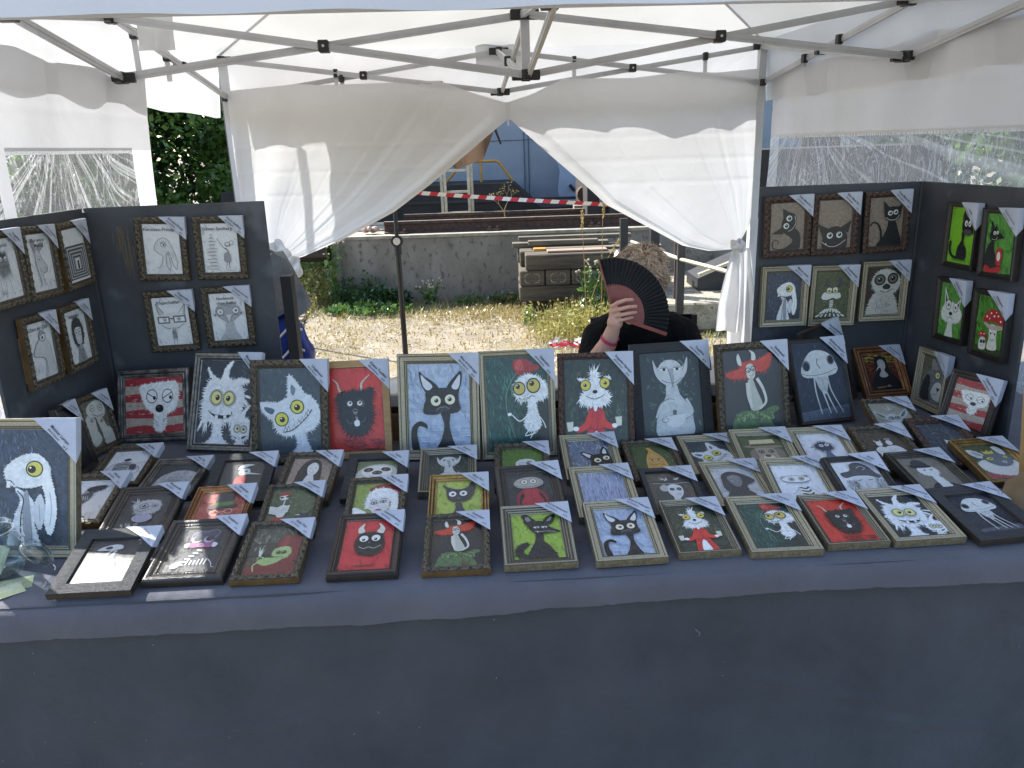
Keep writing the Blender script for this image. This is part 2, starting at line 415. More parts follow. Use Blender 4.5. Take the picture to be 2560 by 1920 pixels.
# bare weed on the rails
dw = thing('dead_weed', 'bare branching dead weed growing between the rails', 'plant', (.0,9.95,.80))
b = MB()
def twig(p, d, l, r, lv):
    q = p + d*l; b.tube([p, (p+q)/2 + Vector((R.uniform(-.01,.01),0,R.uniform(-.01,.01))), q], [r, r*.8, r*.6], 5, caps=False)
    if lv:
        for s in (-1, 1):
            dd = (d + Vector((s*R.uniform(.35,.7), R.uniform(-.3,.3), R.uniform(.1,.4)))).normalized(); twig(q, dd, l*R.uniform(.6,.85), r*.65, lv-1)
    else:
        for k in range(4): leaf(b, q + Vector((R.uniform(-.01,.01),0,R.uniform(-.02,.02))), .02)
twig(Vector((0,0,0)), Vector((-.15,0,1)).normalized(), .17, .009, 4)
b.build('stem', m_straw, dw)

# ================================================================== barrier tape
m_red = mat('tape_red', '#b5222f', '#a51d2a', rough=.35); m_white = mat('tape_white', '#d8d4cc', '#c8c4bc', rough=.35)
def tape(name, pts, w, label, step=.075):
    b = MB(); L = [Vector(p) for p in pts]; tot = sum((L[i+1]-L[i]).length for i in range(len(L)-1)); n = int(tot/step)
    for k in range(n):
        a = Vector(polyline([tuple(p) for p in L], k/n)); c = Vector(polyline([tuple(p) for p in L], (k+1)/n)); b.cur = k % 2
        tw = math.sin(k*.35)*.006
        b.add([a+Vector((0,tw,-w/2)), c+Vector((0,tw,-w/2)), c+Vector((.02,-tw,w/2)), a+Vector((.02,-tw,w/2))], [(0,1,2,3)])
    return b.build(name, [m_white, m_red], label=label, cat='tape')
tape('barrier_tape', [(-2.3,7.5,1.47),(-.8,7.5,1.352),(.1,7.5,1.262),(.96,7.5,1.187),(1.62,7.5,1.13)], .034, 'red and white barrier tape stretched across behind the stall')
for x, z in ((-2.3,1.6),(1.62,1.3)):
    b = MB(); b.tube([(0,0,0),(0,0,z)], .018, 8); b.ball((0,0,z), .025)
    b.build('tape_post', m_rust, label='thin rusty iron post holding the '+('left' if x < 0 else 'right')+' end of the tape', cat='post', loc=(x,7.52,0))
b = MB()
for k in range(60):
    a = Vector((R.uniform(-.30,.22), R.uniform(-.10,.10), R.uniform(.01,.06))); c = a + Vector((R.uniform(.03,.10), R.uniform(-.04,.04), R.uniform(-.03,.03)))
    b.cur = k % 2; w = Vector((0,.015,.020)); b.add([a-w*.5, c-w*.4, c+w*.5, a+w*.4], [(0,1,2,3)])
b.build('tape_heap', [m_white, m_red], label='crumpled heap of red and white tape on the grass', cat='tape', loc=(.62,6.75,.02))

# ================================================================== timber stack
m_sleep = mat('sleeper_wood', '#5b5346', '#3a342c', scale=5, rough=.95, bump=.6, bscale=25, stretch=(.35,3,3))
m_sleepend = mat('sleeper_end', '#4b443a', '#2f2a24', scale=12, rough=.95, bump=.5)
m_plank = mat('fresh_plank', '#8f7868', '#7c6658', scale=6, rough=.8, stretch=(.3,3,3))
m_greyw = mat('grey_plank', '#6a6253', '#4e483d', scale=7, rough=.9, stretch=(.3,3,3), bump=.4)
m_plate = mat('end_plate_metal', '#8f897c', '#6e685c', scale=30, rough=.6, metal=.3)
G = 'old sleepers stacked by the concrete wall'
def sleeper(cx, cy, cz, L, along, label, yaw=0, w=.255, h=.158, ring=False, m=None):
    t = thing('railway_sleeper', label, 'timber', (cx, cy, cz-h/2), (0,0,yaw), G)
    b = MB(); d = (L, w, h) if along == 'x' else (w, L, h); b.cbox((0,0,h/2), d, .010); b.build('beam', m or m_sleep, t)
    if ring:
        q = MB(); n = 26
        for k in range(n):
            a = 2*PI*k/n; rr = .075; x = math.copysign(abs(math.cos(a))**.5, math.cos(a))*rr; z = math.copysign(abs(math.sin(a))**.6, math.sin(a))*.047
            q.box((x, -L/2-.004, h/2+z), (.014,.008,.010), Matrix.Rotation(-a,3,'Y'))
        q.build('end_ring', m_plate, t)
    return t
b = MB(); b.box((.78,8.35,.09),(1.2,.5,.2)); b.build('timber_block', mat('dark_wood', '#2f2a24', '#201d19'), label='dark squared block under the timber stack', cat='timber')  # support block in a darker wood than the sleepers
sleeper(.86,8.12,.27,1.5,'x','long old sleeper at the bottom front of the timber stack')
sleeper(.86,8.60,.27,1.5,'x','long old sleeper at the bottom rear of the timber stack')
for i, x in enumerate((.245,.512,.779,1.046,1.313)):
    sleeper(x,8.42,.434,.86,'y','sleeper with a ringed end, '+['leftmost','second from left','third from left','fourth from left','rightmost'][i]+' in the middle layer',ring=True)
sleeper(.90,8.11,.598,1.44,'x','broad old sleeper at the top front of the timber stack')
for i,(x,y) in enumerate(((.80,8.40),(.78,8.68))): sleeper(x,y,.598,1.34,'x',('middle' if not i else 'rear')+' old sleeper in the top layer of the timber stack')
def plank(c, d, label, m, yaw=0):
    b = MB(); b.cbox((0,0,0), d, .004); b.build('plank', m, label=label, cat='plank', group='loose planks on the timber stack', loc=c).rotation_euler = (0,0,yaw)
plank((.72,8.15,.69), (.62,.16,.022), 'short pinkish fresh plank on top of the timber stack', m_plank, .02)
plank((.98,8.33,.69), (1.3,.12,.02), 'long pale grey plank along the top of the stack', m_greyw, -.01)
plank((.58,8.63,.705), (1.05,.14,.05), 'thick grey board across the back of the stack', m_greyw)
plank((.60,8.47,.74), (.75,.10,.05), 'rounded weathered board lying highest on the stack', m_greyw)
plank((.75,8.75,.76), (1.25,.1,.04), 'thin weathered board at the rear top of the stack', m_greyw, .01)
plank((.34,8.30,.69), (.13,.1,.03), 'small yellow ended offcut on the stack', m_yel)

# ================================================================== steel posts, handrail, platform and winch on the right
def post(x, y, z, w, label):
    b = MB(); b.box((0,0,z/2), (w,w,z)); b.build('steel_post', m_black, label=label, cat='post', group='black steel posts behind the stall', loc=(x,y,0))
post(1.17,7.9,1.02,.075,'black steel post rising behind the head of the seated person')
post(1.46,7.8,.98,.085,'black steel post just right of the one behind the head')
post(1.44,6.5,1.0,.06,'black post that carries the pale handrail')
b = MB(); b.tube([(1.15,7.3,.86),(1.44,6.46,.80),(1.75,5.9,.755),(1.95,5.7,.74)], .017, 8); b.build('handrail', m_alu, label='pale round handrail sloping right behind the seated person', cat='handrail')
m_slab = mat('pitted_slab', '#a39c88', '#6f6a5c', scale=11, rough=.95, bump=.6, spots=22, c3='#5a5549')
plt = thing('loading_platform', 'low pitted concrete platform with joints on the right behind the stall', 'platform', (2.9,8.0,0))
for i, (x, y, w, d) in enumerate(((-.55,.75,2.0,1.2),(-.55,-.3,2.0,.85),(1.3,.75,1.6,1.2),(1.3,-.3,1.6,.85))):
    b = MB(); b.cbox((x,y,.13), (w,d,.27), .015); b.build('slab', m_slab, plt)
for x in (-1.5,-.9): 
    b = MB(); b.tube([(x+.6,.2,.26),(x+.6,.2,.36)], .02, 8); b.box((x+.6,.2,.28),(.1,.08,.02)); b.build('bolt', m_rust, plt)
win = thing('winch', 'black cast iron winch with a large flanged wheel on the platform', 'winch', (2.55,8.1,.27))
b = MB(); b.prism([(-.62,0),(.9,0),(.9,.30),(.1,.42),(-.62,.12)], lambda p: (p[0],-.2,p[1]), lambda p: (p[0],.3,p[1])); b.build('bed', m_black, win)
b = MB(); b.bar((-.62,-.22,.16),(.15,-.22,.44),.05,.03); b.build('sloping_bar', m_alu, win)
b = MB(); b.lathe([(.09,-.05),(.19,-.05),(.2,-.03),(.16,-.02),(.16,.03),(.2,.05),(.09,.05),(.09,-.05)], 28, (.18,-.28,.26), Matrix.Rotation(PI/2,3,'X') @ Matrix.Rotation(.5,3,'Y')); b.build('wheel', m_rust, win, smooth=False)
b = MB(); b.prism([(-.05,0),(.3,.12),(.3,.0)], lambda p: (p[0]-.2,-.45,p[1]), lambda p: (p[0]-.2,-.35,p[1])); b.build('guard_plate', m_greyw, win)
b = MB(); b.tube([(.0,-.3,.42),(.1,-.3,.52),(.2,-.3,.55),(.22,-.3,.46)], .015, 6); b.build('handle', m_rust, win)
wag = thing('wagon', 'dark rail wagon with hanging hooks behind the platform', 'wagon', (3.2,9.6,0))
b = MB(); b.box((0,1.0,1.05), (4.4,1.6,1.1)); b.build('body', m_blackwarm, wag)
for x in (-1.9,-1.15,-.5,.4):
    b = MB(); b.box((x,.12,.8), (.09,.14,.95)); b.build('rib', m_black, wag)
b = MB(); b.box((-1.72,.02,.62), (.075,.05,.7)); b.build('pale_strut', mat('pale_strut', '#b3ab90', '#857d66', scale=9), wag)
for dx in (0,.06,.11):
    b = MB(); b.tube([(-2.05+dx,.1,1.25),(-2.05+dx,.1,1.02),(-2.02+dx,.1,1.0),(-1.99+dx,.1,1.05)], .012, 6); b.build('hook', m_plate, wag)
for x in (-1.3,.2,1.4):
    b = MB(); b.lathe([(.05,-.06),(.3,-.06),(.33,-.02),(.28,0),(.28,.05),(.05,.05)], 24, (x,.1,.35), Matrix.Rotation(PI/2,3,'X')); b.build('wheel', m_rust, wag)
# street grate on the ground
gr = MB()
for i in range(12):
    for j in range(5):
        gr.box((2.28+i*.055-j*.02, 6.45+j*.09, .012), (.034,.05,.012))
gr.build('ground_grate', m_slab, label='studded metal ground plate behind the chair', cat='grate')
# steel box at wall's left end
b = MB(); b.cbox((0,0,0), (.46,.3,.46), .06); b.build('buffer_box', mat('brown_tin', '#3b3029', '#2a221d', scale=9, rough=.7), label='dark brown steel box sticking out at the left end of the wall', cat='box', loc=(-2.28,9.35,.74))
b = MB(); b.tube([(-.17,0,0),(.17,0,0)], .15, 20); b.build('tyre', m_black, label='old black tyre lying in the weeds left of the wall', cat='tyre', loc=(-2.95,9.55,.12))

# ================================================================== trees and far things
m_bark = mat('bark', '#4a4036', '#2f2922', scale=12, rough=.95, bump=.6, stretch=(2,2,.4))
def tree(x, y, h, rx, rz, zc, n, label, s=.11, seed=1, leafm=None):
    rr = random.Random(seed); t = thing('tree', label, 'tree', (x,y,0), group='trees behind the tent')
    b = MB(); b.tube([(0,0,0),(.05,0,h*.3),(0,.05,h*.6),(.03,0,h*.9)], [.16,.13,.09,.03], 8)
    for k in range(7):
        a = rr.uniform(0,6.28); z0 = h*rr.uniform(.25,.7); b.tube([(0,0,z0),(math.cos(a)*rx*.45,math.sin(a)*rx*.45,z0+.5),(math.cos(a)*rx*.8,math.sin(a)*rx*.8,z0+.7)], [.06,.035,.015], 6)
    b.build('trunk', m_bark, t)
    c = MB(); cl = []
    for k in range(70):
        a = rr.uniform(0,6.28); q = rr.random()**.5; e = rr.uniform(-1,1)
        cl.append((math.cos(a)*rx*q*math.sqrt(1-e*e*.7), math.sin(a)*rx*q*math.sqrt(1-e*e*.7), zc+rz*e, rr.uniform(.3,.75)))
    per = n//70
    for (cx,cy,cz,r) in cl:
        for k in range(per):
            d = Vector((rr.gauss(0,1),rr.gauss(0,1),rr.gauss(0,.8))).normalized()*r*rr.random()**.45
            p = Vector((cx,cy,cz))+d; q = Vector((rr.uniform(-1,1),rr.uniform(-1,1),rr.uniform(-.3,1))).normalized(); e = q.cross(Vector((rr.uniform(-1,1),rr.uniform(-1,1),rr.uniform(-1,1)))).normalized(); ss = s*rr.uniform(.6,1.3)
            c.add([p, p+q*ss*.5+e*ss*.32, p+q*ss, p+q*ss*.5-e*ss*.32], [(0,1,2,3)])
    c.build('crown', leafm or m_tree, t)
tree(-6.3,13.5,6.5,2.1,2.6,2.9,30000,'dense leafy tree seen through the gap beside the left tent leg',seed=3,s=.12)
tree(-8.6,15.5,7,2.6,3.0,3.2,14000,'dark bushy tree behind the left side wall',seed=4,s=.17,leafm=m_dark)
tree(-4.4,17,7,2.4,2.8,3.2,12000,'tree further back behind the left tent leg',seed=5,s=.18,leafm=m_dark)
tree(-6.4,19,7,3,3.2,3.0,10000,'rearmost dark tree filling the gap on the left',seed=15,s=.22,leafm=m_dark)
tree(7.6,12.0,4.5,2.0,1.6,1.9,10000,'leafy bush seen blurred through the right window',seed=6,s=.15)
tree(10.0,11.0,5,2.3,1.8,2.0,9000,'yellow green bush furthest right behind the window',seed=8,s=.16,leafm=m_grass)
tree(-10.5,9.5,5,2.0,1.7,1.9,8000,'leafy bush outside the left window',seed=9,s=.15)
m_wallg = mat('grey_render', '#8d9298', '#7b8086', scale=2, rough=.9); m_roofd = mat('dark_roof', '#33373b', '#272a2d', scale=6, rough=.8, stretch=(6,1,1))
def shed(x, y, w, d, h, label, wm, name='shed'):
    t = thing(name, label, 'building', (x,y,0)); b = MB(); b.box((0,0,h/2),(w,d,h)); b.build('wall', wm, t)
    b = MB(); b.prism([(-d/2-.2,h),(d/2+.2,h),(0,h+1.1)], lambda p:(-w/2-.2,p[0],p[1]), lambda p:(w/2+.2,p[0],p[1])); b.build('roof', m_roofd, t)
    for k in range(3):
        f = MB(); f.box((-w/3+k*w/3,-d/2-.01,h*.55),(.9,.04,.9)); fo = f.build('window', m_white, t)
        g = MB(); g.box((-w/3+k*w/3,-d/2-.035,h*.55),(.78,.012,.78)); g.build('pane', m_black, fo)
shed(-13.5,17,9,5,3.0,'dark roofed shed beyond the left side of the tent',m_blackwarm)
shed(6.0,18,6,5,3.4,'grey rendered building behind the right side of the tent',m_wallg,'house')
# ================================================================== tent
TA = .071
ta = Vector((math.cos(TA), math.sin(TA), 0)); tn = Vector((-math.sin(TA), math.cos(TA), 0)); TO = Vector((-.013, 5.499, 0))
HW, D1 = 1.769, 1.737
def T(u, v, z): return TO + ta*u - tn*v + Vector((0,0,z))
def fabric(name, c='#e9e9e8', tr=.42, bump=.12, streak=0):
    m = bpy.data.materials.new(name); m.use_nodes = True; nt = m.node_tree; N = nt.nodes; Lk = nt.links.new
    N.remove(N['Principled BSDF'])
    d = N.new('ShaderNodeBsdfDiffuse'); t = N.new('ShaderNodeBsdfTranslucent'); g = N.new('ShaderNodeBsdfGlossy'); g.inputs['Roughness'].default_value = .45
    tc = N.new('ShaderNodeTexCoord')
    n1 = N.new('ShaderNodeTexNoise'); n1.inputs['Scale'].default_value = 1.6; n1.inputs['Detail'].default_value = 9; Lk(tc.outputs['Object'], n1.inputs['Vector'])
    rp = N.new('ShaderNodeValToRGB'); rp.color_ramp.elements[0].position = .3; rp.color_ramp.elements[1].position = .6
    a = lin(c); rp.color_ramp.elements[0].color = (a[0]*.9, a[1]*.9, a[2]*.89, 1); rp.color_ramp.elements[1].color = (*a, 1)
    Lk(n1.outputs[0], rp.inputs[0]); Lk(rp.outputs[0], d.inputs[0]); Lk(rp.outputs[0], t.inputs[0])
    # fine pressed creases in the cloth
    n2 = N.new('ShaderNodeTexNoise'); n2.inputs['Scale'].default_value = 5; n2.inputs['Detail'].default_value = 7; n2.inputs['Distortion'].default_value = 1.2; Lk(tc.outputs['Object'], n2.inputs['Vector'])
    bp = N.new('ShaderNodeBump'); bp.inputs['Strength'].default_value = bump; bp.inputs['Distance'].default_value = .05; Lk(n2.outputs[0], bp.inputs['Height'])
    for s in (d, t, g): Lk(bp.outputs[0], s.inputs['Normal'])
    m1 = N.new('ShaderNodeMixShader'); m1.inputs[0].default_value = tr; Lk(d.outputs[0], m1.inputs[1]); Lk(t.outputs[0], m1.inputs[2])
    m2 = N.new('ShaderNodeMixShader'); m2.inputs[0].default_value = .04; Lk(m1.outputs[0], m2.inputs[1]); Lk(g.outputs[0], m2.inputs[2])
    Lk(m2.outputs[0], N['Material Output'].inputs['Surface'])
    return m
m_fab = fabric('tent_fabric', '#dcdddf', .27)
m_roof = fabric('tent_roof_fabric', '#dfe0dd', .18, .06)
m_wall2 = fabric('tent_wall_fabric', '#dcdde1', .17)
def vinyl(name, haze):
    m = bpy.data.materials.new(name); m.use_nodes = True; nt = m.node_tree; N = nt.nodes; Lk = nt.links.new
    N.remove(N['Principled BSDF'])
    tr = N.new('ShaderNodeBsdfTransparent'); tr.inputs[0].default_value = (.93,.95,.95,1)
    d = N.new('ShaderNodeBsdfDiffuse'); d.inputs[0].default_value = (.8,.8,.82,1); t = N.new('ShaderNodeBsdfTranslucent'); t.inputs[0].default_value = (.8,.82,.85,1)
    g = N.new('ShaderNodeBsdfGlossy'); g.inputs['Roughness'].default_value = .12
    tc = N.new('ShaderNodeTexCoord')
    # broad crumple zones gate the fine, mostly vertical white creases
    mp = N.new('ShaderNodeMapping'); mp.inputs['Scale'].default_value = (1, 2.2, 1.0); mp.inputs['Rotation'].default_value = (.5, 0, 0); Lk(tc.outputs['Object'], mp.inputs['Vector'])
    n1 = N.new('ShaderNodeTexNoise'); n1.inputs['Scale'].default_value = 4.5; n1.inputs['Detail'].default_value = 4; n1.inputs['Distortion'].default_value = 2.6; Lk(mp.outputs[0], n1.inputs['Vector'])
    rp = N.new('ShaderNodeValToRGB'); e = rp.color_ramp.elements; e[0].position = .47; e[0].color = (0,0,0,1); e[1].position = .54; e[1].color = (0,0,0,1)
    x = rp.color_ramp.elements.new(.505); x.color = (1,1,1,1)
    Lk(n1.outputs[0], rp.inputs[0])
    n4 = N.new('ShaderNodeTexNoise'); n4.inputs['Scale'].default_value = 2.1; n4.inputs['Detail'].default_value = 3; Lk(tc.outputs['Object'], n4.inputs['Vector'])
    # creases fanning out from where the sheet is gathered at the top
    sb = N.new('ShaderNodeSeparateXYZ'); Lk(tc.outputs['Object'], sb.inputs[0])
    py_ = N.new('ShaderNodeMath'); py_.operation = 'ADD'; py_.inputs[1].default_value = .64 if haze < .2 else -1.25; Lk(sb.outputs[1], py_.inputs[0])
    pz_ = N.new('ShaderNodeMath'); pz_.operation = 'ADD'; pz_.inputs[1].default_value = -1.92; Lk(sb.outputs[2], pz_.inputs[0])
    at_ = N.new('ShaderNodeMath'); at_.operation = 'ARCTAN2'; Lk(py_.outputs[0], at_.inputs[0]); Lk(pz_.outputs[0], at_.inputs[1])
    cb = N.new('ShaderNodeCombineXYZ'); ml = N.new('ShaderNodeMath'); ml.operation = 'MULTIPLY'; ml.inputs[1].default_value = 9; Lk(at_.outputs[0], ml.inputs[0]); Lk(ml.outputs[0], cb.inputs[0]); Lk(sb.outputs[2], cb.inputs[1])
    n5 = N.new('ShaderNodeTexNoise'); n5.inputs['Scale'].default_value = 1.0; n5.inputs['Detail'].default_value = 3; n5.inputs['Distortion'].default_value = .5; Lk(cb.outputs[0], n5.inputs['Vector'])
    r5 = N.new('ShaderNodeValToRGB'); e5 = r5.color_ramp.elements; e5[0].position = .475; e5[0].color = (0,0,0,1); e5[1].position = .545; e5[1].color = (0,0,0,1); x5 = e5.new(.51); x5.color = (.30,.30,.30,1); Lk(n5.outputs[0], r5.inputs[0])
    r4 = N.new('ShaderNodeValToRGB'); r4.color_ramp.elements[0].position = .40; r4.color_ramp.elements[1].position = .62; r4.color_ramp.elements[0].color = (.05,.05,.05,1); r4.color_ramp.elements[1].color = (.45,.45,.45,1); Lk(n4.outputs[0], r4.inputs[0])
    mm = N.new('ShaderNodeMath'); mm.operation = 'MULTIPLY_ADD'; Lk(rp.outputs[0], mm.inputs[0]); Lk(r4.outputs[0], mm.inputs[1]); mm.inputs[2].default_value = haze
    ad5 = N.new('ShaderNodeMath'); ad5.operation = 'ADD'; ad5.use_clamp = True; Lk(mm.outputs[0], ad5.inputs[0]); Lk(r5.outputs[0], ad5.inputs[1])
    n2 = N.new('ShaderNodeTexNoise'); n2.inputs['Scale'].default_value = 7; n2.inputs['Detail'].default_value = 5; n2.inputs['Distortion'].default_value = 1.8; Lk(tc.outputs['Object'], n2.inputs['Vector'])
    bp = N.new('ShaderNodeBump'); bp.inputs['Strength'].default_value = 1.0; bp.inputs['Distance'].default_value = .06; Lk(n2.outputs[0], bp.inputs['Height']); Lk(bp.outputs[0], g.inputs['Normal'])
    md = N.new('ShaderNodeMixShader'); md.inputs[0].default_value = .5; Lk(d.outputs[0], md.inputs[1]); Lk(t.outputs[0], md.inputs[2])
    m1 = N.new('ShaderNodeMixShader'); Lk(ad5.outputs[0], m1.inputs[0]); Lk(tr.outputs[0], m1.inputs[1]); Lk(md.outputs[0], m1.inputs[2])
    m2 = N.new('ShaderNodeMixShader'); m2.inputs[0].default_value = .10; Lk(m1.outputs[0], m2.inputs[1]); Lk(g.outputs[0], m2.inputs[2])
    Lk(m2.outputs[0], N['Material Output'].inputs['Surface'])
    return m
m_vinyl = vinyl('clear_vinyl', .10); m_vinyl2 = vinyl('hazy_vinyl', .30); m_vinyl3 = vinyl('milky_vinyl', .62)
m_bar = mat('truss_aluminium', '#bcbdbf', '#a9aaac', scale=4, rough=.4, metal=.2, spec=.6)
m_leg = mat('leg_powdercoat', '#c2c4c6', '#b4b6b8', scale=3, rough=.4, metal=.15)
m_blk = mat('bracket_nylon', '#1c1d20', '#131416', scale=9, rough=.5)
m_rivet = mat('rivet', '#cfcfcf', '#b5b5b5', rough=.3, metal=.8)
tent = thing('market_tent', 'white pop up market tent with scissor truss, tied back curtain and clear side windows', 'tent', T(0,D1,0))
tent_m = Matrix.Translation(tent.location)
def tpart(b, name, m, smooth=False, parent=None):
    off = tent.location
    b.v = [(v[0]-off.x, v[1]-off.y, v[2]-off.z) for v in b.v]
    return b.build(name, m, parent or tent, smooth=smooth)
ZT_, ZB_ = 2.328, 2.10
def grid(fn, nu, nv, name, m, smooth=True, parent=None, thick=0):
    b = MB(); vs = [fn(i/nu, j/nv) for j in range(nv+1) for i in range(nu+1)]
    b.add(vs, [(j*(nu+1)+i, j*(nu+1)+i+1, (j+1)*(nu+1)+i+1, (j+1)*(nu+1)+i) for j in range(nv) for i in range(nu)])
    return tpart(b, name, m, smooth, parent)
# roof: four sloping fields
PK = T(0, D1, 3.12)
def roof_field(A, B):
    def fn(i, j):
        e = A.lerp(B, i); p = e.lerp(PK, j)
        sag = -.05*math.sin(PI*i)*math.sin(PI*min(j*1.2,1))
        wr = (.012*nz(p.x*2.2, p.y*2.2, p.z*3) + .02*nz(i*14, 0, 3)*(1-j)**6)*min(1, j*12)
        return p + Vector((0,0,sag+wr))
    return fn
E0 = 1.80; zE = 2.37
cs = [T(-E0,-.05,zE), T(E0,-.05,zE), T(E0,2*D1+.05,zE), T(-E0,2*D1+.05,zE)]
for i in range(4): grid(roof_field(cs[i], cs[(i+1)%4]), 44, 28, 'roof_panel', m_roof)
# hip seams
for c in cs:
    b = MB(); b.tube([c.lerp(PK, t) + Vector((0,0,-.012-.0*t)) for t in (0,.25,.5,.75,1)], .008, 5); tpart(b, 'roof_seam', m_fab)
# valance: back, left, right, front
def val(A, B, nrm, zb, scal, name, seed):
    def fn(i, j):
        p = A.lerp(B, i); L = (B-A).length
        w = .014*nz(i*L*3, seed)*j + .008*math.sin(i*L*9+seed)*j
        z = lerp(zE, zb + (scal*abs(math.sin(i*L*PI/.42 + seed)) + .02*nz(i*L*2.4, seed, 4)), j)
        return Vector((p.x, p.y, z)) + nrm*(.0 + .03*j + w)
    return grid(fn, 120, 8, name, m_fab)
val(T(-E0,-.05,0), T(E0,-.05,0), tn*1.0, 1.955, .05, 'valance', 1)
val(T(-E0,-.05,0), T(-E0,2*D1+.05,0), -ta, 1.985, 0, 'valance', 2)
val(T(E0,-.05,0), T(E0,2*D1+.05,0), ta, 1.985, 0, 'valance', 3)
val(T(-E0,2*D1+.05,0), T(E0,2*D1+.05,0), -tn*1.0, 2.052, 0, 'valance', 4)
b = MB(); b.bar(T(-E0,2*D1+.035,2.075), T(E0,2*D1+.035,2.075), .004, .045); tpart(b, 'valance_hem', m_fab)
# legs
for (u, v) in ((-HW,0),(HW,0),(-HW,2*D1),(HW,2*D1)):
    b = MB(); p = T(u,v,0); b.box((p.x,p.y,1.17), (.048,.048,2.32), Matrix.Rotation(TA,3,'Z')); b.box((p.x,p.y,.60), (.058,.058,1.2), Matrix.Rotation(TA,3,'Z'))
    lg = tpart(b, 'leg', m_leg)
    b = MB(); b.box((p.x,p.y,.008),(.13,.13,.016)); tpart(b, 'foot', m_blk)
def bar3(a, b_, off, w=.017, h=.031):
    q = MB(); q.bar(a+off, b_+off, w, h); q.bar(a+off, b_+off, w+.004, .006)
    return tpart(q, 'truss_bar', m_bar)
def bracket(p, dirs=(), s=.05):
    q = MB(); q.cbox(p, (s*.9,s*.9,s), .005, Matrix.Rotation(TA,3,'Z'))
    for d in dirs:
        d = Vector(d).normalized(); q.cbox(p+d*s*.8, (s*.95,s*.62,s*.85), .004, Matrix.Rotation(math.atan2(d.y,d.x),3,'Z'))
    return tpart(q, 'bracket', m_blk)
def clip(p, ax):
    q = MB(); ang = math.atan2(ax.y, ax.x); R3 = Matrix.Rotation(ang,3,'Z'); q.cbox(p, (.046,.062,.05), .004, R3)
    o = tpart(q, 'clip', m_blk)
    q = MB(); n = Vector((ax.y,-ax.x,0)); q.tube([p+n*.031, p+n*.034], .006, 10); q.tube([p-n*.031, p-n*.034], .006, 10)
    tpart(q, 'rivet', m_rivet, parent=None)
def scissor(A, B, za, zb, sagA=0, sagB=0, cl=True):
    """A,B plan points; two crossing bars with a pinned clip"""
    ax = (B-A).normalized(); n = Vector((ax.y,-ax.x,0))
    a1 = A+Vector((0,0,za[0])); a0 = A+Vector((0,0,za[1])); b1 = B+Vector((0,0,zb[0])); b0 = B+Vector((0,0,zb[1]))
    bar3(a1, b0, n*.011); bar3(a0, b1, -n*.011)
    clip((a1+b0+a0+b1)/4, ax)
c_ = (ZT_, ZB_); mid = (2.325, 2.085); midc = (2.30, 2.05)
P = lambda u, v: T(u, v, 0)
# back truss (2 scissors), middle truss, front truss
scissor(P(-HW,0), P(0,0), c_, (2.34,2.09)); scissor(P(0,0), P(HW,0), (2.34,2.09), c_)
scissor(P(-HW,D1), P(0,D1), mid, midc); scissor(P(0,D1), P(HW,D1), midc, mid)
scissor(P(-HW,2*D1), P(0,2*D1), (2.33,2.16), (2.33,2.16)); scissor(P(0,2*D1), P(HW,2*D1), (2.33,2.16), (2.33,2.16))
for s in (-1, 1):
    scissor(P(s*HW,0), P(s*HW,D1), c_, mid); scissor(P(s*HW,D1), P(s*HW,2*D1), mid, (2.33,2.10))
scissor(P(0,0), P(0,D1), (2.34,2.09), midc); scissor(P(0,D1), P(0,2*D1), midc, (2.33,2.16))
dn = [ta, -ta, tn, -tn]
for s in (-1, 1):
    for v, z2 in ((0,c_),(D1,mid),(2*D1,(2.33,2.10))):
        dd = [-s*ta] + ([tn] if v > 0 else []) + ([-tn] if v < 2*D1 else [])
        for z in z2: bracket(T(s*HW, v, z), dd)
for v, z2 in ((0,(2.34,2.09)),(D1,midc),(2*D1,(2.33,2.16))):
    dd = [ta,-ta] + ([tn] if v > 0 else []) + ([-tn] if v < 2*D1 else [])
    for z in z2: bracket(T(0, v, z), dd)
b = MB(); p = T(0,D1,0); b.box((p.x,p.y,2.58), (.038,.038,1.06), Matrix.Rotation(TA,3,'Z')); tpart(b, 'centre_pole', m_bar)
# straps with clips hanging the curtains
def strap(A, B, t, zb, label='strap'):
    p = A.lerp(B, t); q = MB(); q.cbox(p+Vector((0,0,0)), (.03,.04,.05), .004, Matrix.Rotation(TA,3,'Z')); tpart(q, 'strap_clip', m_blk)
    q = MB(); q.bar(p+Vector((0,0,-.02)), Vector((p.x,p.y,zb)), .026, .003); tpart(q, 'strap', m_fab)
BL0, BL1, B0 = T(-HW,0,ZB_), T(-HW,0,ZT_), T(0,0,2.09); B1_ = T(0,0,2.34)
strap(T(-HW,0,ZB_), T(0,0,2.34), .42, 2.16); strap(BL1, B0, .40, 2.16); strap(T(0,0,2.34), T(HW,0,ZB_), .28, 2.14); strap(B0, T(HW,0,ZT_), .78, 2.15); strap(BL1, B0, .78, 2.14)
strap(T(-HW,0,ZB_), T(-HW,D1,2.325), .62, 2.12); strap(T(HW,0,ZB_), T(HW,D1,2.325), .38, 2.14); strap(T(HW,0,ZB_), T(HW,D1,2.325), .62, 2.16); strap(T(-HW,0,ZB_), T(-HW,D1,2.325), .86, 2.12)
# fabric flaps at the nodes
def flap(u, v, z, w, h, tilt=0):
    def fn(i, j): return T(u+(i-.5)*w, v+.03*nz(i*3,j*3,u)+j*tilt, z-h*j)
    grid(fn, 10, 8, 'fabric_flap', m_fab)
flap(0, -.03, 2.40, .30, .17); flap(-1.62, D1-.1, 2.36, .16, .16, .02)

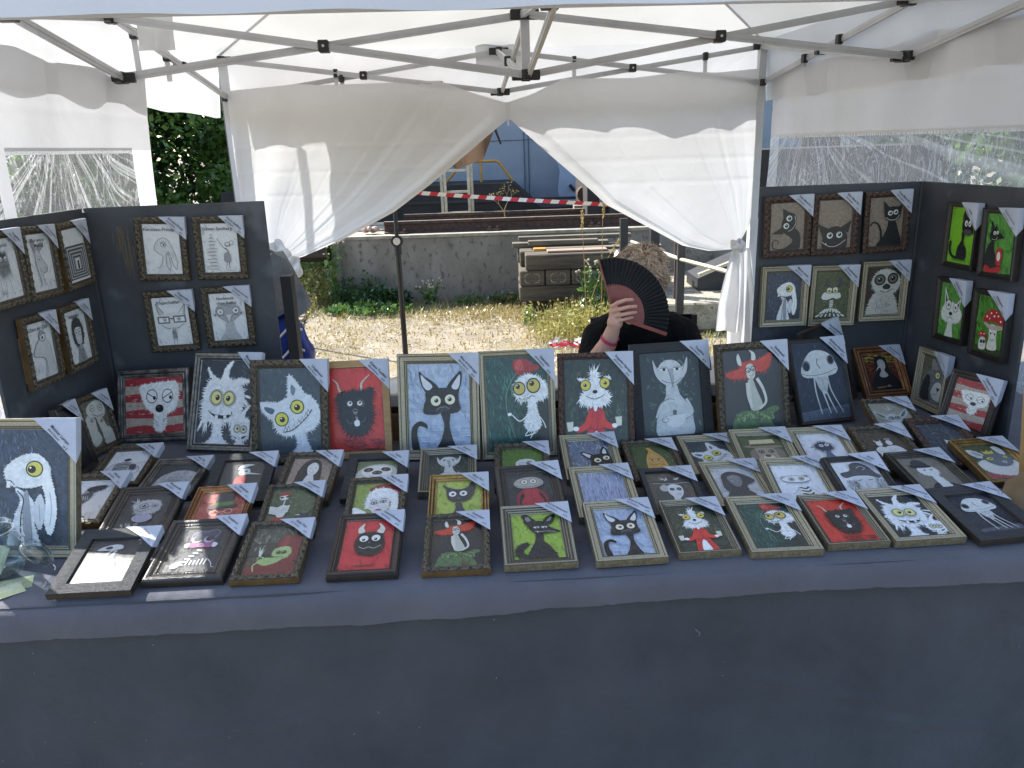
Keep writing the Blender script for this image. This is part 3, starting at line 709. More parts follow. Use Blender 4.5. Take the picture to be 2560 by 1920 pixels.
# ---------------------------------------------------------- tied back curtains
topL = [(-1.75,2.14),(-1.3,2.17),(-1.17,2.16),(-.4,2.17),(-.19,2.09),(.035,2.02)]
topR = [(.035,2.02),(.21,2.07),(.42,2.16),(.88,2.15),(1.21,2.18),(1.46,2.17),(1.76,2.19)]
def curtain(top, outer, inner, knot, seed, name, flip=1):
    def fn(i, j):
        # i across (outer 0 -> inner 1), j from top to knot
        a = polyline(outer, j); c = polyline(inner, j); a0, c0 = outer[0], inner[0]
        tp = polyline(top, i if flip > 0 else 1-i)
        x = lerp(a[0], c[0], i) + (tp[0]-lerp(a0[0], c0[0], i))*(1-j)
        z = lerp(a[1], c[1], i) + (tp[1]-lerp(a0[1], c0[1], i))*(1-j)
        # belly: inner threads sag a little under the straight line to the knot
        z -= .05*math.sin(PI*j)*i*(1-i)*4*.5
        k = math.sin(PI*min(j*1.05,1))**.8
        f = (.022*math.sin(i*9+seed+1.5*math.sin(i*5)) + .007*math.sin(i*23+seed*2.3+j*2+2*math.sin(i*7)) + .004*max(0,nz(i*26, seed))*3)*k*(.45+.75*j)*(1.2-j*.6)
        f += .05*nz(x*1.1, z*1.1, seed)*(1-j*.6)
        # hem roll along the inner edge
        if i > .93: f += .035*math.sin((i-.93)/.07*PI)*k
        # pressed creases
        for zc in (1.62, 1.47, 1.78): f += .004*max(0, 1-abs(z-zc+.02*nz(x*2,zc))/.018)
        f += .016*(nz(x*3.1, z*2.2, seed+9))*j*.8
        return T(x, .03+f, z)
    return grid(fn, 150, 90, name, m_fab)
curtain(topL, [(-1.75,2.14),(-1.755,1.75),(-1.75,1.45),(-1.66,1.2),(-1.60,1.12)], [(.035,2.02),(.04,1.915),(-.09,1.82),(-.22,1.72),(-.49,1.52),(-.75,1.345),(-1.1,1.18),(-1.39,1.07),(-1.55,1.04)], (-1.55,1.06), 1.3, 'left_curtain')
curtain(topR[::-1], [(1.76,2.19),(1.775,1.8),(1.79,1.45),(1.74,1.16),(1.67,1.04)], [(.035,2.02),(.06,1.915),(.30,1.70),(.61,1.43),(.71,1.335),(.99,1.18),(1.26,1.03),(1.45,.985),(1.63,.99)], (1.65,1.02), 4.1, 'right_curtain')
# zip and its tape
b = MB(); p = T(.04,.10,0); b.box((p.x,p.y,1.965), (.035,.004,.11))
tpart(b, 'zip_tape', m_fab)
b = MB(); b.box((p.x,p.y-.005,1.905), (.008,.004,.022)); b.box((p.x,p.y-.005,1.885), (.012,.004,.02)); tpart(b, 'zip_pull', m_rivet)
# knots
def lump(c, r, seed, name='knot', rot=0):
    b = MB(); n, m = 30, 20; vs = []
    for j in range(m+1):
        for i in range(n):
            th = 2*PI*i/n; ph = PI*j/m; d = Vector((math.sin(ph)*math.cos(th), math.sin(ph)*math.sin(th), math.cos(ph)))
            k = 1 + .28*math.sin(th*3+seed+ph*2) + .16*math.sin(th*5-ph*3+seed) + .2*nz(d.x*2, d.y*2, d.z*2+seed)
            q = Vector((d.x*r[0]*k, d.y*r[1]*k, d.z*r[2]*k)); q = Matrix.Rotation(rot,3,'Y') @ q
            vs.append(c+q)
    b.add(vs, [(j*n+i, j*n+(i+1)%n, (j+1)*n+(i+1)%n, (j+1)*n+i) for j in range(m) for i in range(n)])
    tpart(b, name, m_fab, True)
lump(T(-1.56,.07,1.04), (.10,.06,.11), 1); lump(T(-1.47,.10,.99), (.07,.05,.075), 2.2, rot=.6); lump(T(-1.58,.11,.94), (.07,.05,.055), 4, rot=-.4)
lump(T(1.65,.06,1.02), (.05,.045,.035), 3, rot=.3)
# tails of the right curtain
def tail(u0, z0, wa, wb, z1, lean, seed, v0, n=6):
    def fn(i, j):
        w = lerp(wa, wb, min(1, j*1.6)**.8); u = u0 + (i-.5)*w + lean*j
        f = .028*math.sin(i*n*PI+seed)*min(1, j*2+.2) + .012*nz(i*5, j*4, seed)
        return T(u, v0+f, lerp(z0, z1 - .03*i, j))
    grid(fn, 50, 50, 'curtain_tail', m_fab)
tail(1.62, 1.00, .05, .19, .42, -.03, 1.0, .09, 3)
tail(1.70, 1.00, .07, .24, .02, .03, 2.6, .04, 4)
tail(-1.62, .98, .06, .2, .25, -.04, 2.0, .02, 4)

# ---------------------------------------------------------- side walls with clear windows
def sidewall(s, va, vb, name, zt, zw, zl, vw0, vw1, seed, edge=0):
    sg = s*(HW+.045)
    def disp(v, z):
        f = .035*nz(v*1.6, z*.8, seed) + .012*math.sin(v*11+seed+2.5*(z-1.8)) + .010*nz(v*6, z*2, seed+3)
        for zc in (1.93,): f += .003*max(0, 1-abs(z-zc)/.02)
        return f + .03*math.sin((zt-z)*2.2)*(1 if s < 0 else .3)
    def piece(v0, v1, z0, z1, m, nm, nu=60, nv=24, par=None, topw=0):
        def fn(i, j):
            v = lerp(v0, v1, i); z = lerp(z1, z0, j)
            if topw and j < .2: z += .018*nz(v*3, seed)*(1-j*5) - .012*abs(math.sin(v*5))*(1-j*5)
            if edge and v0 == va: v += edge*(1-i)*(zt-z)
            return T(sg + s*disp(v, z), v, z)
        return grid(fn, nu, nv, nm, m, parent=par)
    w = piece(va, vb, zw, zt, m_wall2, name, 130, 26, topw=1)
    piece(va, vb, 0.02, zl, m_wall2, name+'_skirt', 90, 14)
    piece(va, vw0, zl, zw, m_vinyl3, name+'_border', 14, 24)
    piece(vb-.02, vb, zl, zw, m_wall2, name+'_border', 4, 24)
    for (a, c) in vw1:
        piece(a, c, zl, zw, m_vinyl if s < 0 else m_vinyl2, 'clear_window', 70, 60)
        piece(a, c, zw-.012, zw+.012, m_wall2, 'window_welt', 60, 2)
    for (a, c), (d, e) in zip(vw1, vw1[1:]): piece(c, d, zl, zw, m_wall2, name+'_border', 8, 24)
sidewall(-1, 1.37, 3.46, 'left_side_wall', 2.12, 1.785, .55, 1.58, [(1.58,2.66),(2.72,3.44)], 1.7, edge=.05)
sidewall(1, .06, 3.46, 'right_side_wall', 2.17, 1.75, .6, .20, [(.20,1.75),(1.75,3.44)], 6.2)

# ---------------------------------------------------------- brown awning outside, behind the left curtain
m_brown = fabric('brown_cloth', '#75604f', .22, .5)
aw = thing('brown_awning', 'brown cloth awning hanging outside behind the left curtain', 'awning', (-1.2,5.75,0))
def awn(i, j):
    top = polyline([(-1.70,2.46),(-.75,2.46),(-.05,2.1)], i); bot = polyline([(-1.70,1.66),(-.85,1.72),(-.60,1.80),(-.34,1.60),(-.15,1.66),(-.07,1.84)], i)
    x = lerp(top[0], bot[0], j); z = lerp(top[1], bot[1], j)
    return (x+1.2, -.0+.04*math.sin(i*30)*j+.05*nz(x*3,z*3), z)
b = MB(); nu, nv = 80, 24; vs = [awn(i/nu, j/nv) for j in range(nv+1) for i in range(nu+1)]
b.add(vs, [(j*(nu+1)+i, j*(nu+1)+i+1, (j+1)*(nu+1)+i+1, (j+1)*(nu+1)+i) for j in range(nv) for i in range(nu)]); b.build('cloth', m_brown, aw, smooth=True)
b = MB(); b.tube([(-.74,0.05,0),(-.74,.05,2.5)], .018, 10); b.build('pole', m_black, aw)
b = MB(); b.tube([(-.74,0,2.47),(.45,0,2.47),(1.15,0,2.11)], .010, 8); b.build('rope', m_straw, aw)
b = MB(); b.tube([(1.12,-.01,1.95),(1.15,-.02,1.84),(1.18,-.02,1.76)], [.016,.010,.008], 6); b.build('tassel', m_black, aw)
# slim pole inside the tent, with a round clamp
sp = thing('umbrella_pole', 'slim black adjustable pole with a round white clamp knob', 'pole', (-.815,5.85,0))
b = MB(); b.tube([(0,0,1.10),(.0,0,1.60)], .015, 10); b.build('upper_tube', m_black, sp)
b = MB(); b.tube([(0.0,0,0.0),(0,0,1.08)], .021, 12); b.build('lower_tube', mat('dark_tube', '#3a3a3b', '#29292a', rough=.35, metal=.5, scale=3), sp)
b = MB(); b.tube([(0,0,1.00),(0,0,1.10)], .028, 12); b.tube([(-.0,.02,1.10),(0,-.025,1.10)], .043, 20); b.build('clamp', m_blk, sp)
b = MB(); b.tube([(0,-.026,1.10),(0,-.032,1.10)], .027, 18); b.build('knob', m_white, sp)
b = MB(); b.lathe([(.001,0),(.16,0),(.16,.02),(.03,.05),(.001,.05)], 20); b.build('base', m_blk, sp)

# ================================================================== tables
TY = rad(2.1)
m_cloth = None
def clothmat(name, c1, c2, rough=.9):
    m = mat(name, c1, c2, scale=3.0, rough=rough, bump=0, sheen=.12, contrast=(.25,.75), detail=8)
    nt = m.node_tree; N = nt.nodes; Lk = nt.links.new
    tc = N.new('ShaderNodeTexCoord'); outs = []
    for sc in ((55, 55, 900), (900, 55, 55)):
        mp = N.new('ShaderNodeMapping'); mp.inputs['Scale'].default_value = sc; Lk(tc.outputs['Object'], mp.inputs['Vector'])
        n = N.new('ShaderNodeTexNoise'); n.inputs['Scale'].default_value = 1; n.inputs['Detail'].default_value = 2; Lk(mp.outputs[0], n.inputs['Vector']); outs.append(n)
    n4 = N.new('ShaderNodeTexNoise'); n4.inputs['Scale'].default_value = 9; n4.inputs['Detail'].default_value = 6; n4.inputs['Distortion'].default_value = .6; Lk(tc.outputs['Object'], n4.inputs['Vector'])
    ad = N.new('ShaderNodeMath'); ad.operation = 'ADD'; Lk(outs[0].outputs[0], ad.inputs[0]); Lk(outs[1].outputs[0], ad.inputs[1])
    mu = N.new('ShaderNodeMath'); mu.operation = 'MULTIPLY_ADD'; Lk(ad.outputs[0], mu.inputs[0]); mu.inputs[1].default_value = .12; Lk(n4.outputs[0], mu.inputs[2])
    bp = N.new('ShaderNodeBump'); bp.inputs['Strength'].default_value = .45; bp.inputs['Distance'].default_value = .022; Lk(mu.outputs[0], bp.inputs['Height'])
    Lk(bp.outputs[0], N['Principled BSDF'].inputs['Normal'])
    return m
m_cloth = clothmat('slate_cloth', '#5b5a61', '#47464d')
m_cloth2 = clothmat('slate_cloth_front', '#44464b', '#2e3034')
m_wood = mat('table_wood', '#8a6a48', '#6f5236', scale=6, rough=.6, stretch=(.5,4,4))
TM = Matrix.Translation((0,1.66,0)) @ Matrix.Rotation(TY,4,'Z')
tb = thing('trestle_table', 'long trestle table hidden under the slate cloths', 'table', M=TM)
b = MB(); b.box((.0,.56,.725), (4.5,1.08,.03)); b.box((-1.55,1.35,.725),(1.4,.48,.03)); b.box((1.6,1.35,.725),(1.5,.48,.03)); b.build('tabletop', m_wood, tb)
for x in (-2.1,-.75,.75,2.1):
    for y in (.1,1.02):
        b = MB(); b.box((x,y,.355),(.05,.05,.71)); b.build('leg', m_wood, tb)
for x in (-2.1,-.95,1.0,2.2):
    b = MB(); b.box((x,1.5,.355),(.05,.05,.71)); b.build('leg', m_wood, tb)
ZC = .748
def cloth_top():
    """upper cloth: flat top, soft rolled front edge and a short overhang with a frayed hem"""
    b = MB(); nx = 300
    xs = [-2.3 + 4.65*i/nx for i in range(nx+1)]
    prof = [(1.12,0),(.9,0),(.6,0),(.3,0),(.1,0),(.05,-.0003),(.025,-.0012),(.008,-.004),(-.004,-.009),(-.012,-.018),(-.016,-.03),(-.018,-.042),(-.018,-.054),(-.018,-.066)]
    vs = []
    for x in xs:
        hem = .036*nz(x*.9, 3) + .010*x*0 + .004*nz(x*9, 1) + .003*nz(x*60, 2)
        hem -= .018*(1.2-x)/2.4 if x < 1.2 else 0
        for k, (y, z) in enumerate(prof):
            t = max(0, (k-6)/7); q = (.005*nz(x*3.2, z*12, 2)+.004*nz(x*9,z*20,7))*t
            zz = z*(1 + 0) + hem*t*1.1
            top = .0006*nz(x*7, y*7, 1) if k < 5 else .003*nz(x*2.5, 0, 9)*(1 if 4 < k < 11 else .5)
            wv = (.010*nz(x*1.9, 2, 7)+.004*nz(x*6.5, 1, 3)) if k > 4 else 0
            vs.append((x, y - q*1.7 + wv - .004*abs(nz(x*6,4))*t, ZC + zz + (top if z > -.02 else 0)))
    n = len(prof)
    b.add(vs, [(i*n+k, i*n+k+1, (i+1)*n+k+1, (i+1)*n+k) for i in range(nx) for k in range(n-1)])
    o = b.build('upper_tablecloth', m_cloth, smooth=True, label='slate blue cloth covering the table top with a short frayed overhang', cat='tablecloth')
    o.matrix_world = TM; return o
cloth_top()
def cloth_front():
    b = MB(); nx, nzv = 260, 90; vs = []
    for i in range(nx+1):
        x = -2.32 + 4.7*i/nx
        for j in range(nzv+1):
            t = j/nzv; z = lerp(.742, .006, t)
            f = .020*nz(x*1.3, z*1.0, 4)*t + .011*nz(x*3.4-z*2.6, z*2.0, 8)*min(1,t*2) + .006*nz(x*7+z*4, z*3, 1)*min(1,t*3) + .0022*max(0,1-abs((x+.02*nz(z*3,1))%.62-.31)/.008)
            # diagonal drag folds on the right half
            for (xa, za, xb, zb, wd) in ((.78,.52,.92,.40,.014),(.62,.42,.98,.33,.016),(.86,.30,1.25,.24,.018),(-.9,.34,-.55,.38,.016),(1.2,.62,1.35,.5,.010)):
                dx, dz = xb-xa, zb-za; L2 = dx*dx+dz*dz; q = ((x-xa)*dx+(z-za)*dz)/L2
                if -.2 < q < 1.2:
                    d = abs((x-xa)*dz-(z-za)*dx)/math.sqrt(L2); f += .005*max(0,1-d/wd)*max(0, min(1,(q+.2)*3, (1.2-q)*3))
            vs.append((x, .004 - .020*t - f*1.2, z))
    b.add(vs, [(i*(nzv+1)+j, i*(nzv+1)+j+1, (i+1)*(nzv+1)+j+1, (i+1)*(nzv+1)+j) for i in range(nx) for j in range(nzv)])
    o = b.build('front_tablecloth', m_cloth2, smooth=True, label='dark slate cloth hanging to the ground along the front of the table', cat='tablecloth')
    o.matrix_world = TM
    for xc, w_, xs_, sd_ in ((-1.58,1.46,-2.312,'left'),(1.62,1.56,2.403,'right')):
        b = MB(); b.box((xc,1.355,.744), (w_,.52,.006)); b.box((xs_,1.2,.40),(.012,.83,.69))
        o = b.build('rear_tablecloth', m_cloth, label='slate cloth under the '+sd_+' display board', cat='tablecloth'); o.matrix_world = TM
cloth_front()
lr = random.Random(12); b = MB()
for k in range(22):
    x, z = lr.uniform(-1.3,1.3), lr.uniform(.15,.70); l = lr.uniform(.002,.006); a_ = lr.uniform(0,3.1)
    if k == 7: x, z, l = .43, .60, .022
    P0 = Vector((x,-.052,z)); b.tube([P0, P0+Vector((math.cos(a_)*l*.5,0,math.sin(a_)*l*.3)), P0+Vector((math.cos(a_+.7)*l,0,math.sin(a_+.7)*l))], .00022, 4)
o = b.build('lint', m_white, kind='stuff', label='pale lint and loose threads on the hanging cloth', cat='lint'); o.matrix_world = TM
# bench behind the back row
bn = thing('storage_crate', 'brown wooden crate bench with a white lid behind the leaning pictures', 'crate', (.2,2.71,0))
b = MB(); 
for k in range(4):
    q = MB(); q.cbox((0,-.078,.28+k*.165), (1.5,.018,.15), .003); q.build('slat', m_wood, bn)
b = MB(); b.box((0,0,.44), (1.48,.14,.86)); b.build('body', mat('crate_inside', '#3d2d20', '#2b1f16', rough=.8), bn)
b = MB(); b.cbox((0,0,.90), (1.54,.17,.05), .006); b.build('lid', mat('white_lid', '#c9ccd0', '#b4b8bd', rough=.5), bn)

# ================================================================== display boards
m_board = mat('slate_board', '#3f4247', '#282a2f', scale=3.4, rough=.6, bump=.12, bscale=14, contrast=(.3,.68), spots=5.5, c3='#4f5257', detail=11)
m_boardedge = mat('board_edge', '#25282f', '#1a1c21', rough=.6)
m_stain = mat('brown_stain', '#4b4237', '#363433', scale=14, rough=.7, stretch=(3,1,.5))
def frame_m(hx, hy, yaw, tilt, z=.75):
    u = Vector((math.cos(yaw), math.sin(yaw), 0)); bk = Vector((-math.sin(yaw), math.cos(yaw), 0)); v = math.cos(tilt)*bk + math.sin(tilt)*Vector((0,0,1)); n = u.cross(v)
    return Matrix((u, v, n)).transposed().to_4x4(), Vector((hx,hy,z))
def board(name, hx, hy, yaw, tilt, u0, u1, h, parent):
    R4, o = frame_m(hx, hy, yaw, tilt)
    b = MB(); b.cbox(((u0+u1)/2, h/2, -.006), (abs(u1-u0), h, .012), .0015)
    q = b.build('board', m_board, parent); q.matrix_basis = Matrix.Translation(o - parent.location) @ R4
    return Matrix.Translation(o) @ R4, q
db1 = thing('display_board', 'left folding slate grey display board hung with pencil drawings', 'display board', (-1.522,2.873,.75))
WL = {}
WL['LR'], bLR = board('b', -1.522, 2.873, rad(6.5), rad(88.5), -.003, .633, .834, db1)
WL['LL'], bLL = board('b', -1.522, 2.873, rad(89.1), rad(90), -.62, .003, .834, db1)
db2 = thing('display_board', 'right folding slate grey display board hung with cat, lemur and green prints', 'display board', (1.559,2.991,.75))
WL['RL'], bRL = board('b', 1.559, 2.991, rad(1.6), rad(90), -.610, .003, .822, db2)
WL['RR'], bRR = board('b', 1.559, 2.991, rad(-84.1), rad(90), -.003, .60, .822, db2)
for db, (x, y) in ((db1,(-1.522,2.873)),(db2,(1.559,2.991))):
    b = MB(); b.tube([(0,.004,.001),(0,.004,.82)], .0105, 8); b.build('hinge', m_boardedge, db)
# old brown paint drips on the left board
rr = random.Random(5)
b = MB()
for k in range(46):
    u = .10 + abs(rr.gauss(0,.045)) if rr.random() < .8 else rr.uniform(.08,.2); v0 = rr.uniform(.64,.77); l = rr.uniform(.01,.12)**1.0; w = rr.uniform(.0008,.003)
    b.add([(u,v0,.0006),(u+w,v0,.0006),(u+w*.8,v0-l,.0006),(u+w*.3,v0-l*1.05,.0006)], [(0,1,2,3)])
o = b.build('paint_drip', mat('drip', '#6b5a3c', '#4f4431', rough=.6), bLR)
# ================================================================== pictures: flat print built as thin layers of paint
class Art:
    def __init__(s, seed=1): s.sh = []; s.r = random.Random(seed)
    def poly(s, c, pts, c2=None):
        s.sh.append((c, c2, pts)); return s
    @staticmethod
    def mix(a, b, t, k=1.0):
        v = lambda h: [int(h[i:i+2],16) for i in (1,3,5)]
        return '#%02x%02x%02x' % tuple(max(0, min(255, int((lerp(x,y,t))*k))) for x, y in zip(v(a), v(b)))
    def bg(s, c, c2=None):
        c2 = c2 or c; s.poly(c, [(-.02,-.02),(1.02,-.02),(1.02,1.42),(-.02,1.42)], c2)
        for i in range(90):
            x, y = s.r.uniform(0,1), s.r.uniform(0,1.4); e = min(1, (abs(x-.5)*1.6)**2+(abs(y-.7)*1.15)**2)
            s.brush([s.mix(c, c2, s.r.uniform(.1,.9)*(.4+.6*e), lerp(1.10, .82, e)*s.r.uniform(.95,1.05))], 1, x-.02, y-.02, x+.02, y+.02, .20, s.r.uniform(40,100), .05, 20)
        return s
    def rect(s, c, x0, y0, x1, y1, c2=None): return s.poly(c, [(x0,y0),(x1,y0),(x1,y1),(x0,y1)], c2)
    @staticmethod
    def cr(p, n=5, closed=True):
        o = []; k = len(p); R_ = range(k if closed else k-1)
        for i in R_:
            if closed: a, b, c, d = p[i-1], p[i], p[(i+1)%k], p[(i+2)%k]
            else: a, b, c, d = p[max(i-1,0)], p[i], p[i+1], p[min(i+2,k-1)]
            for j in range(n):
                t = j/n
                o.append(tuple(.5*((2*b[q]) + (-a[q]+c[q])*t + (2*a[q]-5*b[q]+4*c[q]-d[q])*t*t + (-a[q]+3*b[q]-3*c[q]+d[q])*t**3) for q in (0,1)))
        if not closed: o.append(p[-1])
        return o
    def blob(s, c, pts, c2=None, n=5): return s.poly(c, s.cr(pts, n), c2)
    def el(s, c, x, y, rx, ry=None, rot=0, c2=None, n=22):
        ry = ry or rx; a = math.radians(rot); ca, sa = math.cos(a), math.sin(a)
        return s.poly(c, [(x+rx*math.cos(t)*ca-ry*math.sin(t)*sa, y+rx*math.cos(t)*sa+ry*math.sin(t)*ca) for t in (2*PI*i/n for i in range(n))], c2)
    def ln(s, c, pts, w=.01, w2=None, n=4, sm=True):
        w2 = w if w2 is None else w2; q = s.cr(pts, n, False) if sm and len(pts) > 2 else list(pts)
        k = len(q); L = []; Rr = []
        for i, p in enumerate(q):
            a = q[max(i-1,0)]; b = q[min(i+1,k-1)]; dx, dy = b[0]-a[0], b[1]-a[1]; l = math.hypot(dx,dy) or 1e-6
            ww = lerp(w, w2, i/(k-1))/2; L.append((p[0]-dy/l*ww, p[1]+dx/l*ww)); Rr.append((p[0]+dy/l*ww, p[1]-dx/l*ww))
        for i in range(k-1): s.poly(c, [L[i], L[i+1], Rr[i+1], Rr[i]])
        return s
    def ring(s, c, x, y, rx, ry=None, w=.008, rot=0):
        ry = ry or rx; a = math.radians(rot); q = [(x+rx*math.cos(t)*math.cos(a)-ry*math.sin(t)*math.sin(a), y+rx*math.cos(t)*math.sin(a)+ry*math.sin(t)*math.cos(a)) for t in (2*PI*i/20 for i in range(21))]
        return s.ln(c, q, w, sm=False)
    def fur(s, c, pts, l=.05, m=70, slant=.35, c2=None, tone=None, inner=26):
        q = s.cr(pts, 8); k = len(q); cx = sum(p[0] for p in q)/k; cy = sum(p[1] for p in q)/k
        ar = sum(q[i-1][0]*q[i][1]-q[i][0]*q[i-1][1] for i in range(k)); sg = 1 if ar > 0 else -1
        per = [0]
        for i in range(1, k+1): per.append(per[-1]+math.dist(q[i-1], q[i%k]))
        o = []; j = 0
        for i in range(m):
            g = (i+s.r.uniform(-.3,.3))/m*per[-1]; g %= per[-1]
            while per[(j+1)%(k+1)] < g and j < k: j += 1
            if per[j] > g: j = 0
            while per[j+1] < g: j += 1
            t = (g-per[j])/max(per[j+1]-per[j], 1e-6); a, b = q[j%k], q[(j+1)%k]; p = (lerp(a[0],b[0],t), lerp(a[1],b[1],t))
            dx, dy = b[0]-a[0], b[1]-a[1]; L = math.hypot(dx,dy) or 1; nx_, ny_ = sg*dy/L, -sg*dx/L; e = per[-1]/m*.42
            o.append((p[0]-dx/L*e, p[1]-dy/L*e))
            h = l*s.r.uniform(.35,1.25); st = s.r.uniform(-slant,slant) + .25*ny_*0
            o.append((p[0]+nx_*h+dx/L*h*st, p[1]+ny_*h+dy/L*h*st+h*.25))
        s.poly(c, o, c2)
        if not tone and c[0] == '#' and l > .018: tone = s.mix(c, c2 or c, .8, .86 if sum(lin(c)) > .3 else 1.5); inner = 34
        if tone:
            xs = [p[0] for p in q]; ys = [p[1] for p in q]
            for i in range(inner):
                u = s.r.uniform(0, 2*PI); e = s.r.random()**.6*.88; kq = q[int(u/(2*PI)*k) % k]
                x = cx+(kq[0]-cx)*e; y = cy+(kq[1]-cy)*e; hl = l*s.r.uniform(.6,1.2); an = math.atan2(y-cy, x-cx)+s.r.uniform(-.4,.4)
                s.poly(tone, [(x-.004, y), (x+.004, y), (x+math.cos(an)*hl, y+math.sin(an)*hl+hl*.3)])
        return s
    def eye(s, x, y, r, iris='#e2d468', dx=0, dy=0, pr=.45, ry=None, out='#15161a', ow=.16, rot=0):
        ry = ry or r
        s.el(out, x, y, r*(1+ow), ry*(1+ow), rot); s.el(iris, x, y, r, ry, rot)
        s.el('#101114', x+dx*r, y+dy*ry, r*pr, ry*pr); s.el('#f4f4f0', x+dx*r-r*pr*.35, y+dy*ry-ry*pr*.4, r*pr*.28, ry*pr*.26); return s
    def hair(s, c, x, y, n, l, a0, a1, w=.008, rx=.02, ry=.02):
        for i in range(n):
            a = math.radians(s.r.uniform(a0,a1)); px, py = x+s.r.uniform(-rx,rx), y+s.r.uniform(-ry,ry); h = l*s.r.uniform(.6,1.2)
            q = (px+math.cos(a)*h, py-math.sin(a)*h); s.poly(c, [(px-math.sin(a)*w/2, py-math.cos(a)*w/2), (px+math.sin(a)*w/2, py+math.cos(a)*w/2), q])
        return s
    def brush(s, cs, n, x0, y0, x1, y1, l=.12, ang=90, w=.012, da=12):
        for i in range(n):
            a = math.radians(ang+s.r.uniform(-da,da)); x, y = s.r.uniform(x0,x1), s.r.uniform(y0,y1); h = l*s.r.uniform(.3,1); ww = w*s.r.uniform(.4,1)
            dx, dy = math.cos(a)*h/2, math.sin(a)*h/2; ex, ey = -math.sin(a)*ww/2, math.cos(a)*ww/2
            s.poly(s.r.choice(cs), [(x-dx,y-dy),(x+ex,y+ey),(x+dx,y+dy),(x-ex,y-ey)])
        return s
    def teeth(s, pts, n=6, h=.03, c='#eee9dc', up=False):
        q = s.cr(pts, 6, False)
        for i in range(n):
            p = q[int((i+.5)/n*(len(q)-1))]; d = -h if up else h; s.poly(K_, [(p[0]-.026,p[1]), (p[0]+.026,p[1]), (p[0],p[1]+d*1.25)]).poly(c, [(p[0]-.018,p[1]), (p[0]+.018,p[1]), (p[0],p[1]+d)])
        return s

m_print = None
def print_material():
    m = bpy.data.materials.new('print_paper'); m.use_nodes = True; nt = m.node_tree; N = nt.nodes; Lk = nt.links.new; b = N['Principled BSDF']
    a = N.new('ShaderNodeAttribute'); a.attribute_name = 'paint'; a2 = N.new('ShaderNodeAttribute'); a2.attribute_name = 'paint2'
    tc = N.new('ShaderNodeTexCoord'); oi = N.new('ShaderNodeObjectInfo'); ad = N.new('ShaderNodeVectorMath'); ad.operation = 'MULTIPLY_ADD'
    Lk(oi.outputs['Random'], ad.inputs[0]); ad.inputs[1].default_value = (7,9,11); Lk(tc.outputs['Object'], ad.inputs[2])
    n = N.new('ShaderNodeTexNoise'); n.inputs['Scale'].default_value = 14; n.inputs['Detail'].default_value = 8; n.inputs['Roughness'].default_value = .65; n.inputs['Distortion'].default_value = .5; Lk(ad.outputs[0], n.inputs['Vector'])
    rp = N.new('ShaderNodeValToRGB'); rp.color_ramp.elements[0].position = .36; rp.color_ramp.elements[1].position = .64; Lk(n.outputs[0], rp.inputs[0])
    mx = N.new('ShaderNodeMix'); mx.data_type = 'RGBA'; Lk(rp.outputs[0], mx.inputs[0]); Lk(a.outputs['Color'], mx.inputs[6]); Lk(a2.outputs['Color'], mx.inputs[7])
    Lk(mx.outputs[2], b.inputs['Base Color']); b.inputs['Roughness'].default_value = .55; b.inputs['Specular IOR Level'].default_value = .3
    return m
m_print = print_material()
def glassmat():
    m = bpy.data.materials.new('picture_glass'); m.use_nodes = True; nt = m.node_tree; N = nt.nodes; Lk = nt.links.new; N.remove(N['Principled BSDF'])
    t = N.new('ShaderNodeBsdfTransparent'); g = N.new('ShaderNodeBsdfGlossy'); g.inputs['Roughness'].default_value = .31
    lw = N.new('ShaderNodeLayerWeight'); lw.inputs[0].default_value = .5; pw_ = N.new('ShaderNodeMath'); pw_.operation = 'POWER'; pw_.inputs[1].default_value = 4.2; Lk(lw.outputs['Facing'], pw_.inputs[0])
    f = N.new('ShaderNodeMath'); f.operation = 'MULTIPLY_ADD'; f.inputs[1].default_value = .9; f.inputs[2].default_value = .035; Lk(pw_.outputs[0], f.inputs[0])
    m2 = N.new('ShaderNodeMixShader'); Lk(f.outputs[0], m2.inputs[0]); Lk(t.outputs[0], m2.inputs[1]); Lk(g.outputs[0], m2.inputs[2])
    Lk(m2.outputs[0], N['Material Output'].inputs['Surface']); return m
m_glass = glassmat()
def clip_rect(p, x0, y0, x1, y1):
    for ax, lim, keep in ((0,x0,1),(0,x1,-1),(1,y0,1),(1,y1,-1)):
        o = []; n = len(p)
        if n == 0: return []
        for i in range(n):
            a, b = p[i-1], p[i]; ia = (a[ax]-lim)*keep >= 0; ib = (b[ax]-lim)*keep >= 0
            if ia != ib:
                t = (lim-a[ax])/(b[ax]-a[ax]); q = (lerp(a[0],b[0],t), lerp(a[1],b[1],t)); o.append(q)
            if ib: o.append(b)
        p = o
    return p
CC = {}
def clin(h):
    if h not in CC: CC[h] = lin(h)
    return CC[h]
